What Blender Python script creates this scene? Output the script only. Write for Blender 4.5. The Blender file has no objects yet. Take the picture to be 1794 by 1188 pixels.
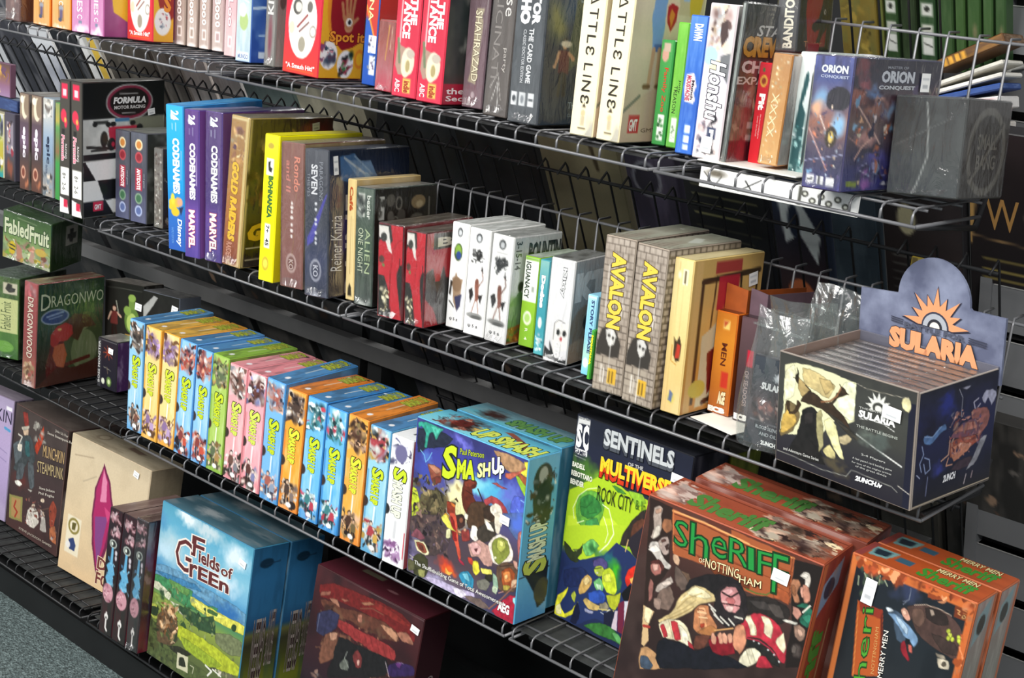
import bpy, math, random
import numpy as np
from mathutils import Matrix, Vector, Euler

# ------------------------------------------------------------------ camera, world, lights, exposure
SC = bpy.context.scene
COL = SC.collection
SC.view_settings.view_transform = 'Standard'
SC.view_settings.look = 'None'
SC.view_settings.gamma = 1.0
SC.view_settings.exposure = 0.06

cam_d = bpy.data.cameras.new('camera')
cam = bpy.data.objects.new('camera', cam_d)
COL.objects.link(cam)
cam_d.sensor_fit = 'HORIZONTAL'
cam_d.sensor_width = 36.0
cam_d.lens = 2285.29 / 1794 * 36.0
cam_d.clip_start = 0.05
RX = Vector((0.75064458, 0.65371816, 0.09583989))      # right axis of the view
RD = Vector((0.24070274, -0.13548789, -0.96109584))    # down axis
RF = Vector((-0.61530066, 0.74451031, -0.25905501))    # looking direction
cam.matrix_world = Matrix(((RX.x, -RD.x, -RF.x, 0.0), (RX.y, -RD.y, -RF.y, -1.2),
                           (RX.z, -RD.z, -RF.z, 0.0), (0, 0, 0, 1)))
SC.camera = cam

world = bpy.data.worlds.new('shop_air')
SC.world = world
world.use_nodes = True
bg = world.node_tree.nodes['Background']
bg.inputs['Color'].default_value = (0.93, 0.97, 1.0, 1)
bg.inputs['Strength'].default_value = 0.46

def ceiling_lamp(x, y, z, sx, sy, power):
    l = bpy.data.lights.new('ceiling_light', 'AREA')
    l.shape = 'RECTANGLE'; l.size = sx; l.size_y = sy; l.energy = power
    l.color = (1.0, 0.985, 0.95)
    o = bpy.data.objects.new('ceiling_light', l)
    o.location = (x, y, z); COL.objects.link(o)
    o.rotation_euler = (math.radians(28), 0, 0)
    return o
ceiling_lamp(-2.5, -2.1, 1.45, 1.2, 0.6, 46)
ceiling_lamp(-0.9, -2.1, 1.45, 1.2, 0.6, 50)
ceiling_lamp(0.7, -1.9, 1.45, 1.2, 0.6, 50)
ceiling_lamp(-1.4, -3.6, 1.45, 2.4, 0.6, 74)
ceiling_lamp(-1.6, 1.7, 1.35, 2.4, 0.6, 60).rotation_euler = (math.radians(-25), 0, 0)   # the next aisle

# ------------------------------------------------------------------ small helpers
def lin(c):
    c = np.asarray(c, float)
    return np.where(c <= .04045, c / 12.92, ((c + .055) / 1.055) ** 2.4)
def hx(s):
    if not isinstance(s, str): return np.array(s, float)
    s = s.lstrip('#')
    if len(s) == 3: s = ''.join(ch * 2 for ch in s)
    return np.array([int(s[i:i + 2], 16) / 255 for i in (0, 2, 4)])
def tag(o, label=None, cat=None, group=None, kind=None):
    if label: o['label'] = label
    if cat: o['category'] = cat
    if group: o['group'] = group
    if kind: o['kind'] = kind
    return o
def nodes_of(name):
    m = bpy.data.materials.new(name); m.use_nodes = True
    nt = m.node_tree
    return m, nt, nt.nodes['Principled BSDF']
def solid(name, col, rough=.5, metal=0.0, nscale=0, namt=.15, bump=0.0, coat=0.0):
    m, nt, b = nodes_of(name)
    c = lin(hx(col))
    b.inputs['Roughness'].default_value = rough
    b.inputs['Metallic'].default_value = metal
    b.inputs['Coat Weight'].default_value = coat
    tc = nt.nodes.new('ShaderNodeTexCoord')
    no = nt.nodes.new('ShaderNodeTexNoise'); no.inputs['Scale'].default_value = nscale or 20
    no.inputs['Detail'].default_value = 4
    nt.links.new(tc.outputs['Object'], no.inputs['Vector'])
    rp = nt.nodes.new('ShaderNodeValToRGB')
    rp.color_ramp.elements[0].color = (*(c * (1 - namt)), 1)
    rp.color_ramp.elements[1].color = (*np.minimum(c * (1 + namt), 1), 1)
    rp.color_ramp.elements[0].position = .3; rp.color_ramp.elements[1].position = .7
    nt.links.new(no.outputs['Fac'], rp.inputs['Fac'])
    nt.links.new(rp.outputs['Color'], b.inputs['Base Color'])
    if bump:
        bp = nt.nodes.new('ShaderNodeBump'); bp.inputs['Strength'].default_value = bump
        bp.inputs['Distance'].default_value = .002
        nt.links.new(no.outputs['Fac'], bp.inputs['Height'])
        nt.links.new(bp.outputs['Normal'], b.inputs['Normal'])
    return m
def print_mat(name, rough, coat, grain):
    m, nt, b = nodes_of(name)
    at = nt.nodes.new('ShaderNodeVertexColor'); at.layer_name = 'Col'
    tc = nt.nodes.new('ShaderNodeTexCoord')
    no = nt.nodes.new('ShaderNodeTexNoise'); no.inputs['Scale'].default_value = 260
    no.inputs['Detail'].default_value = 3
    nt.links.new(tc.outputs['Object'], no.inputs['Vector'])
    mr = nt.nodes.new('ShaderNodeMapRange')
    mr.inputs['To Min'].default_value = 1 - grain; mr.inputs['To Max'].default_value = 1 + grain
    nt.links.new(no.outputs['Fac'], mr.inputs['Value'])
    mx = nt.nodes.new('ShaderNodeVectorMath'); mx.operation = 'SCALE'
    nt.links.new(at.outputs['Color'], mx.inputs[0]); nt.links.new(mr.outputs['Result'], mx.inputs['Scale'])
    nt.links.new(mx.outputs['Vector'], b.inputs['Base Color'])
    b.inputs['Roughness'].default_value = rough
    b.inputs['Coat Weight'].default_value = coat
    b.inputs['Coat Roughness'].default_value = .22
    b.inputs['Specular IOR Level'].default_value = .35
    return m
M_PRINT = print_mat('printed_cardboard', .55, .12, .10)
M_GLOSS = print_mat('glossy_printed_cardboard', .38, .35, .06)
def film_mat(name, tint, wr, amount=.16, rough=.12, scale=60, milk=0):
    m = bpy.data.materials.new(name); m.use_nodes = True
    nt = m.node_tree; nt.nodes.clear()
    out = nt.nodes.new('ShaderNodeOutputMaterial')
    mix = nt.nodes.new('ShaderNodeMixShader'); tr = nt.nodes.new('ShaderNodeBsdfTransparent')
    gl = nt.nodes.new('ShaderNodeBsdfGlossy'); gl.inputs['Roughness'].default_value = rough
    tr.inputs['Color'].default_value = (*tint, 1)
    tc = nt.nodes.new('ShaderNodeTexCoord'); no = nt.nodes.new('ShaderNodeTexNoise')
    mp = nt.nodes.new('ShaderNodeMapping'); mp.inputs['Scale'].default_value = (1, 1, .35)
    no.inputs['Scale'].default_value = scale; no.inputs['Detail'].default_value = 5
    no.inputs['Distortion'].default_value = 1.5
    nt.links.new(tc.outputs['Object'], mp.inputs['Vector']); nt.links.new(mp.outputs['Vector'], no.inputs['Vector'])
    bp = nt.nodes.new('ShaderNodeBump'); bp.inputs['Strength'].default_value = wr
    bp.inputs['Distance'].default_value = .006
    nt.links.new(no.outputs['Fac'], bp.inputs['Height'])
    nt.links.new(bp.outputs['Normal'], gl.inputs['Normal'])
    lw = nt.nodes.new('ShaderNodeLayerWeight'); lw.inputs['Blend'].default_value = .35
    nt.links.new(bp.outputs['Normal'], lw.inputs['Normal'])
    mr = nt.nodes.new('ShaderNodeMapRange')
    mr.inputs['To Min'].default_value = amount * .5; mr.inputs['To Max'].default_value = min(1, amount * 3)
    if milk:
        df = nt.nodes.new('ShaderNodeBsdfDiffuse'); df.inputs['Color'].default_value = (.8, .84, .83, 1)
        m2 = nt.nodes.new('ShaderNodeMixShader'); m2.inputs['Fac'].default_value = milk
        nt.links.new(tr.outputs['BSDF'], m2.inputs[1]); nt.links.new(df.outputs['BSDF'], m2.inputs[2])
    nt.links.new(lw.outputs['Facing'], mr.inputs['Value'])
    nt.links.new(mr.outputs['Result'], mix.inputs['Fac'])
    nt.links.new((m2.outputs['Shader'] if milk else tr.outputs['BSDF']), mix.inputs[1]); nt.links.new(gl.outputs['BSDF'], mix.inputs[2])
    nt.links.new(mix.outputs['Shader'], out.inputs['Surface'])
    return m
M_WRAP = film_mat('shrink_wrap_film', (.97, .97, .97), .55)
M_BAG = film_mat('clear_bag_plastic', (.95, .97, .96), .9, .2, .14, 40, .03)
M_WIRE = solid('grey_coated_wire', '#77777a', .38, .35, 30, .12)
M_WIRE_B = solid('black_and_shaded_wire', '#2b2b2d', .45, .2, 30, .12)  # black fences, and a shaded copy of the grey wire for less lit shelves
M_STICK = print_mat('paper_sticker', .7, 0, .02)

def new_obj(name, verts, faces, mat, parent=None, loc=(0, 0, 0)):
    me = bpy.data.meshes.new(name)
    me.from_pydata([tuple(v) for v in verts], [], faces)
    me.materials.append(mat)
    o = bpy.data.objects.new(name, me); COL.objects.link(o)
    o.location = loc
    if parent: o.parent = parent
    return o
def empty(name, loc, parent=None):
    o = bpy.data.objects.new(name, None); COL.objects.link(o); o.location = loc
    o.empty_display_size = .02
    if parent: o.parent = parent
    return o

# ------------------------------------------------------------------ text as flat glyph polygons
_tc = {}
def glyphs(s, bold=0.0, res=2):
    bold = min(bold, .095)
    k = (s, bold)
    if k in _tc: return _tc[k]
    cu = bpy.data.curves.new('glyph', 'FONT'); cu.body = s; cu.offset = bold; cu.resolution_u = res
    cu.fill_mode = 'FRONT'
    ob = bpy.data.objects.new('glyph', cu); COL.objects.link(ob)
    bpy.context.view_layer.update()
    me = ob.to_mesh()
    v = np.array([tuple(p.co)[:2] for p in me.vertices]).reshape(-1, 2)
    f = [tuple(p.vertices) for p in me.polygons]
    ob.to_mesh_clear(); bpy.data.objects.remove(ob); bpy.data.curves.remove(cu)
    _tc[k] = (v, f)
    return _tc[k]

# ------------------------------------------------------------------ printed sheet: a fine grid whose vertices carry the ink colour
def vnoise(U, V, seed, n):
    r = np.random.RandomState(seed % 100000)
    g = r.rand(n + 2, n + 2)
    x = np.clip(U, 0, .9999) * n; y = np.clip(V, 0, .9999) * n
    i = x.astype(int); j = y.astype(int); fx = x - i; fy = y - j
    fx = fx * fx * (3 - 2 * fx); fy = fy * fy * (3 - 2 * fy)
    return (g[j, i] * (1 - fx) * (1 - fy) + g[j, i + 1] * fx * (1 - fy) + g[j + 1, i] * (1 - fx) * fy + g[j + 1, i + 1] * fx * fy)
def poly_sd(X, Y, pts):
    P = np.array(pts, float); n = len(P)
    d = np.full(X.shape, 1e9); ins = np.zeros(X.shape, bool)
    for i in range(n):
        ax, ay = P[i]; bx, by = P[(i + 1) % n]
        ex, ey = bx - ax, by - ay; L = ex * ex + ey * ey + 1e-12
        t = np.clip(((X - ax) * ex + (Y - ay) * ey) / L, 0, 1)
        d = np.minimum(d, np.hypot(X - ax - t * ex, Y - ay - t * ey))
        c = ((ay > Y) != (by > Y)) & (X < (bx - ax) * (Y - ay) / ((by - ay) if by != ay else 1e-12) + ax)
        ins ^= c
    return np.where(ins, -d, d)
def line_sd(X, Y, pts, w):
    d = np.full(X.shape, 1e9); P = np.array(pts, float)
    for i in range(len(P) - 1):
        ax, ay = P[i]; bx, by = P[i + 1]
        ex, ey = bx - ax, by - ay; L = ex * ex + ey * ey + 1e-12
        t = np.clip(((X - ax) * ex + (Y - ay) * ey) / L, 0, 1)
        d = np.minimum(d, np.hypot(X - ax - t * ex, Y - ay - t * ey))
    return d - w / 2
def paint(W, H, layers, cell):
    nx = max(2, int(W / cell)); ny = max(2, int(H / cell))
    U, V = np.meshgrid(np.linspace(0, 1, nx + 1), np.linspace(0, 1, ny + 1))
    X = U * W; Y = V * H
    C = np.zeros(U.shape + (3,)) + .5
    aa = cell * .8
    m0 = min(W, H); X0, Y0 = X, Y
    sd = int(W * 9e4 + H * 3e4) % 9973; kx = max(3, int(W / .012)); 
    wx = vnoise(U, V, sd, kx) - .5 + .5 * (vnoise(U, V, sd + 3, kx * 3) - .5); wy = vnoise(U, V, sd + 5, kx) - .5 + .5 * (vnoise(U, V, sd + 9, kx * 3) - .5)
    def warp(a):
        nonlocal X, Y
        X = X0 + wx * a; Y = Y0 + wy * a
    def mix(a, c):
        nonlocal C
        a = a[..., None]; C = C * (1 - a) + hx(c) * a
    ink = vnoise(U, V, sd + 21, max(4, int(m0 / .004))) * .7 + vnoise(U, V, sd + 23, max(8, int(m0 / .0016))) * .3
    def inked(D, c, e=.0009):
        # printed illustration: mottled ink and a darker drawn outline
        nonlocal C
        a = np.clip(.5 - D / aa, 0, 1)[..., None]; cc = hx(c) * (.80 + .42 * ink[..., None])
        cc = cc * (1 - .42 * np.clip(1 + D / e, 0, 1)[..., None]) if e else cc
        C = C * (1 - a) + np.clip(cc, 0, 1) * a
    def ell(cu, cv, ru, rv, c, rot=0, soft=0):
        x = X - cu * W; y = Y - cv * H
        if rot:
            a = math.radians(rot); x, y = x * math.cos(a) + y * math.sin(a), -x * math.sin(a) + y * math.cos(a)
        rx, ry = ru * W, rv * H
        q = np.hypot(x / rx, y / ry)
        if soft: mix(np.clip((1 - q) / soft, 0, 1), c)
        else: mix(np.clip(.5 - (q - 1) * min(rx, ry) / aa, 0, 1), c)
    def poly(pts, c): mix(np.clip(.5 - poly_sd(X, Y, [(u * W, v * H) for u, v in pts]) / aa, 0, 1), c)
    def line(pts, w, c): mix(np.clip(.5 - line_sd(X, Y, [(u * W, v * H) for u, v in pts], w * min(W, H)) / aa, 0, 1), c)
    T = []
    for L in layers:
        k = L[0]
        warp({'a': .010, 'b': .012, 'p': .0014, 'c': .0022, 'fig': .003, 'e': .0008}.get(k, 0) if m0 > .03 else 0)
        if k == 'g':
            cs = [hx(c) for c in L[1]]; vs = L[2] if len(L) > 2 and L[2] else np.linspace(0, 1, len(cs))
            Z = U if len(L) > 3 else V
            C = np.stack([np.interp(Z, vs, [c[i] for c in cs]) for i in range(3)], -1)
        elif k == 'n':
            _, seed, n, amp, c = L
            mix(np.clip((vnoise(U, V, seed, n) * .65 + vnoise(U, V, seed + 7, n * 3) * .35 - .42) * 3.2, 0, 1) * amp, c)
        elif k == 'r': _, a, b, c2, d, c = L; poly([(a, b), (c2, b), (c2, d), (a, d)], c)
        elif k == 'e': ell(*L[1:])
        elif k == 'o':
            _, cu, cv, ru, rv, c, th, c2 = L
            ell(cu, cv, ru, rv, c); ell(cu, cv, ru * (1 - th), rv * (1 - th), c2)
        elif k == 'b': _, cu, cv, ru, rv, c = L; ell(cu, cv, ru, rv, c, 0, .7)
        elif k == 'p': poly(L[1], L[2])
        elif k == 'l': line(L[1], L[2], L[3])
        elif k == 'c':        # smooth closed curve through the given points
            q = L[1]; n = len(q); pts = []
            for i in range(n):
                p0, p1, p2, p3 = (np.array(q[(i + j) % n]) for j in (-1, 0, 1, 2))
                for t in (0, .5): pts.append(tuple((p1 + (p2 - p1) * t) * .45 + .55 * .5 * (2 * p1 + (p2 - p0) * t + (2 * p0 - 5 * p1 + 4 * p2 - p3) * t * t + (3 * p1 - p0 - 3 * p2 + p3) * t ** 3)))
            inked(poly_sd(X, Y, [(u * W, v * H) for u, v in pts]), L[2])
        elif k == 'a':
            _, seed, a, b, c2, d, n, size, cols = L
            rr = random.Random(seed)
            n = int(n * 1.9)
            for _i in range(n):
                x = rr.uniform(a, c2); y = rr.uniform(b, d); s = size * .78 * rr.uniform(.35, 1.2) * m0
                su, sv = s / W, s / H; col = np.clip(hx(rr.choice(cols)) * rr.uniform(.72, 1.2), 0, 1)
                if rr.random() < .3: ell(x, y, su * 1.5, sv * 1.2, col, rr.uniform(-60, 60), .8)
                elif rr.random() < .35: line([(x, y), (x + su * rr.uniform(-1.6, 1.6), y + sv * rr.uniform(-1.6, 1.6))], s * .35 / m0, col)
                elif rr.random() < .5: ell(x, y, su * rr.uniform(.5, 1), sv * rr.uniform(.4, 1), col, rr.uniform(-60, 60))
                else:
                    a0 = rr.uniform(0, 6.28)
                    poly([(x + su * math.cos(a0 + q) * rr.uniform(.5, 1.2), y + sv * math.sin(a0 + q) * rr.uniform(.5, 1.2)) for q in (0, 1.6, 3.1, 4.6)], col)
        elif k == 'fig':     # a small plain figure: legs, tunic, arms, head, hair
            _, cu, cv, h, skin, cloth, hair = L
            s = h * H / W
            line([(cu - s * .07, cv), (cu - s * .05, cv - h * .45)], .09 * h * H / min(W, H), hair)
            line([(cu + s * .1, cv), (cu + s * .05, cv - h * .45)], .09 * h * H / min(W, H), hair)
            poly([(cu - s * .16, cv - h * .38), (cu - s * .15, cv - h * .78), (cu + s * .15, cv - h * .78), (cu + s * .17, cv - h * .38)], cloth)
            line([(cu - s * .15, cv - h * .74), (cu - s * .27, cv - h * .5)], .07 * h * H / min(W, H), skin)
            line([(cu + s * .15, cv - h * .74), (cu + s * .3, cv - h * .62)], .07 * h * H / min(W, H), skin)
            ell(cu, cv - h * .9, s * .1, h * .11, hair); ell(cu, cv - h * .87, s * .075, h * .08, skin)
        elif k == 'star':
            _, cu, cv, r1, r2, n, c = L
            pts = []
            for i in range(2 * n):
                a = math.pi * i / n; r = r1 if i % 2 == 0 else r2
                pts.append((cu + r * math.sin(a) * min(W, H) / W, cv - r * math.cos(a) * min(W, H) / H))
            poly(pts, c)
        elif k == 'brick':
            _, rows, cols, c, w, a, b, c2, d = L
            for i in range(rows + 1):
                y = b + (d - b) * i / rows; line([(a, y), (c2, y)], w, c)
                for j in range(cols):
                    x = a + (c2 - a) * (j + (.5 if i % 2 else .05)) / cols
                    if i < rows: line([(x, y), (x, y + (d - b) / rows)], w, c)
        elif k in 'tq': T.append(L)
    return U, V, nx, ny, C, T

class Sheets:
    """collects printed sheets of one box into one mesh, in local coordinates of the box"""
    def __init__(s): s.v = []; s.f = []; s.c = []; s.n = 0
    def add(s, P, F, Cc):
        s.v.append(P); s.c.append(Cc); s.f += [tuple(i + s.n for i in q) for q in F]; s.n += len(P)
    def sheet(s, o, eu, ev, W, H, layers, cell, lift=.0003):
        """o = top-left corner of the face, eu to the right, ev down (unit vectors)"""
        o, eu, ev = (np.array(q, float) for q in (o, eu, ev))
        nrm = np.cross(ev, eu); m = .0012
        U, V, nx, ny, C, T = paint(W, H, layers, cell)
        X = m + U * (W - 2 * m); Y = m + V * (H - 2 * m)
        P = o + X[..., None] * eu + Y[..., None] * ev + nrm * lift
        idx = np.arange((nx + 1) * (ny + 1)).reshape(ny + 1, nx + 1)
        a = idx[:-1, :-1].ravel(); b = idx[:-1, 1:].ravel(); c = idx[1:, 1:].ravel(); d = idx[1:, :-1].ravel()
        C = C * .93 + .07 * C.mean(-1, keepdims=True)
        s.add(P.reshape(-1, 3), list(zip(a.tolist(), d.tolist(), c.tolist(), b.tolist())), C.reshape(-1, 3))
        for i, L in enumerate(T):
            if L[0] == 'q': _, txt, u0, v0, u1, v1, u2, v2, col, bold, outl = L; dr = 9; shear = 0
            else:
                _, txt, u0, v0, u1, v1, col, dr = L[:8]
                bold = L[8] if len(L) > 8 else 0; outl = L[9] if len(L) > 9 else None; shear = L[10] if len(L) > 10 else 0
            passes = ([(outl, bold + .038)] if outl else []) + [(col, bold)]
            bb = None
            for pi, (cc, bo) in enumerate(passes):
                g, F = glyphs(txt, bo)
                if len(g) == 0: continue
                g = g.copy(); g[:, 0] += g[:, 1] * shear
                g0, _f = glyphs(txt, bold); g0 = g0.copy(); g0[:, 0] += g0[:, 1] * shear
                lo = g0.min(0); sz = g0.max(0) - lo
                q = (g - lo) / sz                       # 0..1, y up
                if dr == 9: uu = u0 + q[:, 0] * (u1 - u0) + (1 - q[:, 1]) * (u2 - u0); vv = v0 + q[:, 0] * (v1 - v0) + (1 - q[:, 1]) * (v2 - v0)
                elif dr == 0: uu = u0 + q[:, 0] * (u1 - u0); vv = v1 - q[:, 1] * (v1 - v0)
                elif dr == 1: uu = u0 + q[:, 1] * (u1 - u0); vv = v0 + q[:, 0] * (v1 - v0)
                elif dr == 2: uu = u1 - q[:, 1] * (u1 - u0); vv = v1 - q[:, 0] * (v1 - v0)
                else: uu = u1 - q[:, 0] * (u1 - u0); vv = v0 + q[:, 1] * (v1 - v0)
                PP = o + (uu * W)[:, None] * eu + (vv * H)[:, None] * ev + nrm * (lift + .00025 + .00006 * pi + .00009 * i)
                s.add(PP, F, np.tile(hx(cc), (len(PP), 1)))
    def build(s, name, mat, parent=None):
        V = np.concatenate(s.v); Cc = np.concatenate(s.c)
        me = bpy.data.meshes.new(name)
        me.from_pydata(V.tolist(), [], s.f)
        at = me.color_attributes.new('Col', 'FLOAT_COLOR', 'POINT')
        A = np.ones((len(V), 4)); A[:, :3] = lin(np.clip(Cc, 0, 1))
        at.data.foreach_set('color', A.ravel().astype(np.float32))
        me.materials.append(mat)
        o = bpy.data.objects.new(name, me); COL.objects.link(o)
        if parent: o.parent = parent
        return o
def body_verts(w, d, h, b=.0011):
    """a box with slightly rounded (chamfered) edges"""
    V = []; F = []
    for x in (0, w):
        for y in (0, d):
            for z in (0, h):
                sx, sy, sz = (1 if x == 0 else -1), (1 if y == 0 else -1), (1 if z == 0 else -1)
                V += [(x, y + sy * b, z + sz * b), (x + sx * b, y, z + sz * b), (x + sx * b, y + sy * b, z)]
    def c(i, j, k): return (i * 4 + j * 2 + k) * 3
    X = lambda i, j, k: c(i, j, k); Y = lambda i, j, k: c(i, j, k) + 1; Z = lambda i, j, k: c(i, j, k) + 2
    F += [(X(0, 0, 0), X(0, 0, 1), X(0, 1, 1), X(0, 1, 0)), (X(1, 0, 0), X(1, 1, 0), X(1, 1, 1), X(1, 0, 1)),
          (Y(0, 0, 0), Y(1, 0, 0), Y(1, 0, 1), Y(0, 0, 1)), (Y(0, 1, 0), Y(0, 1, 1), Y(1, 1, 1), Y(1, 1, 0)),
          (Z(0, 0, 0), Z(0, 1, 0), Z(1, 1, 0), Z(1, 0, 0)), (Z(0, 0, 1), Z(1, 0, 1), Z(1, 1, 1), Z(0, 1, 1))]
    for j in (0, 1):
        for k in (0, 1):
            F.append((Y(0, j, k), Y(1, j, k), Z(1, j, k), Z(0, j, k)))
            F.append((X(j, 0, k), X(j, 1, k), Z(j, 1, k), Z(j, 0, k)))
            F.append((X(j, k, 0), X(j, k, 1), Y(j, k, 1), Y(j, k, 0)))
    for i in (0, 1):
        for j in (0, 1):
            for k in (0, 1): F.append((X(i, j, k), Y(i, j, k), Z(i, j, k)))
    return np.array(V, float), F

def sticker_on(parent, face, w, d, h, u, v, su=.016, sv=.011, rot=0):
    """a small white price sticker with faint grey print, u,v = centre on the face"""
    o, eu, ev, W, H = FACES(face, w, d, h)
    o, eu, ev = (np.array(q, float) for q in (o, eu, ev))
    a = math.radians(rot); e1 = eu * math.cos(a) + ev * math.sin(a); e2 = -eu * math.sin(a) + ev * math.cos(a)
    tl = o + eu * u * W + ev * v * H - e1 * su / 2 - e2 * sv / 2
    n = np.cross(e2, e1)
    s = Sheets(); lay = [('g', ['#f4f4f2', '#f4f4f2']), ('r', .2, .62, .8, .8, '#b9bcc0'), ('r', .12, .25, .9, .36, '#c9cccf')]
    s.sheet(tl + n * .0024, e1, e2, su, sv, lay, .0015, 0)
    ob = s.build('price_sticker', M_STICK, parent)
    ob['label'] = 'small white price sticker'
    return ob
def FACES(face, w, d, h):
    if face == 'front': return (0, 0, h), (1, 0, 0), (0, 0, -1), w, h
    if face == 'right': return (w, 0, h), (0, 1, 0), (0, 0, -1), d, h
    if face == 'left': return (0, d, h), (0, -1, 0), (0, 0, -1), d, h
    if face == 'top': return (0, d, h), (1, 0, 0), (0, -1, 0), w, d
def wrap_on(parent, w, d, h, name='shrink_wrap'):
    e = .0011
    V, F = body_verts(w + 2 * e, d + 2 * e, h + e - .0002, .0022)
    V -= np.array([e, e, -.0002])
    # gathered, crinkled seam low on the front: a little tuft of folded film
    n0 = len(V); V = V.tolist()
    r = random.Random(int(w * 1e5)); k = 9
    for i in range(k + 1):
        t = i / k; V.append((w * (.12 + .76 * t), -e - .0004, h * .05 + r.uniform(0, .006)))
        V.append((w * (.2 + .6 * t), -e - .0035 - r.uniform(0, .003), .002 + r.uniform(0, .004)))
    for i in range(k): F.append((n0 + 2 * i, n0 + 2 * i + 1, n0 + 2 * i + 3, n0 + 2 * i + 2))
    ob = new_obj(name, V, F, M_WRAP, parent)
    ob['label'] = 'clear crinkled shrink wrap film'
    return ob
def game_box(key, label, side, front=None, right=None, top=None, left=None, stick=(), wrap=False, cell=.0016, gloss=True,
             group=None, cat='board game', name='game_box', place=None):
    row, x, y, z, rx, ry, rz, w, d, h = place or T[key]
    if key and ((row == 1 and x > -.82) or (row == 2 and x > -1.3)) and key not in ('horse', 'sularia'): d = min(d, .1565 - y)   # stays clear of the back fence
    V, F = body_verts(w, d, h)
    s = Sheets(); s.add(V, F, np.tile(hx(side), (len(V), 1)))
    for fc, lay in (('front', front), ('right', right), ('top', top), ('left', left)):  # many top prints are greyed, ceiling glare painted into their colour
        if lay is None: continue
        o, eu, ev, W, H = FACES(fc, w, d, h)
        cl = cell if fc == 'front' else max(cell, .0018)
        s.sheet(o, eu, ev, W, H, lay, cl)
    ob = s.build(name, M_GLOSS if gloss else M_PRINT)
    if row in RL and rx > -.3 and rx < .3 and abs(z - zdeck(row, x)) < .004:      # let the lowest corner rest on the wires
        M_ = Euler((rx, ry, rz)).to_matrix(); up = 0
        for cx in (0, w):
            for cy in (0, d):
                p = Vector((x, y, z)) + M_ @ Vector((cx, cy, 0)); up = max(up, zdeck(row, p.x, max(p.y, 0)) + .0003 - p.z)
        z += up
    ob.location = (x, y, z); ob.rotation_euler = (rx, ry, rz)
    tag(ob, label, cat, group)
    for st in stick: sticker_on(ob, st[0], w, d, h, *st[1:])
    if wrap: wrap_on(ob, w, d, h)
    return ob
S_ = 1.2; LIP = .0192
RL = {1: ((-1.86, -.131), (-.46, -.1532)), 2: ((-1.86, -.3805), (-.51, -.3893)), 3: ((-1.37, -.6700), (-.782, -.6742)), 4: ((-1.87, -.992), (-.5, -.999))}
PITCH = {1: 0.0, 2: 0.0, 3: -.022, 4: -.087}
def zrail(row, x):
    (a, b), (c, d) = RL[row]
    return S_ * (b + (d - b) * (x / S_ - a) / (c - a))
def zdeck(row, x, y=0): return zrail(row, x) + LIP + math.tan(PITCH[row]) * y
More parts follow.
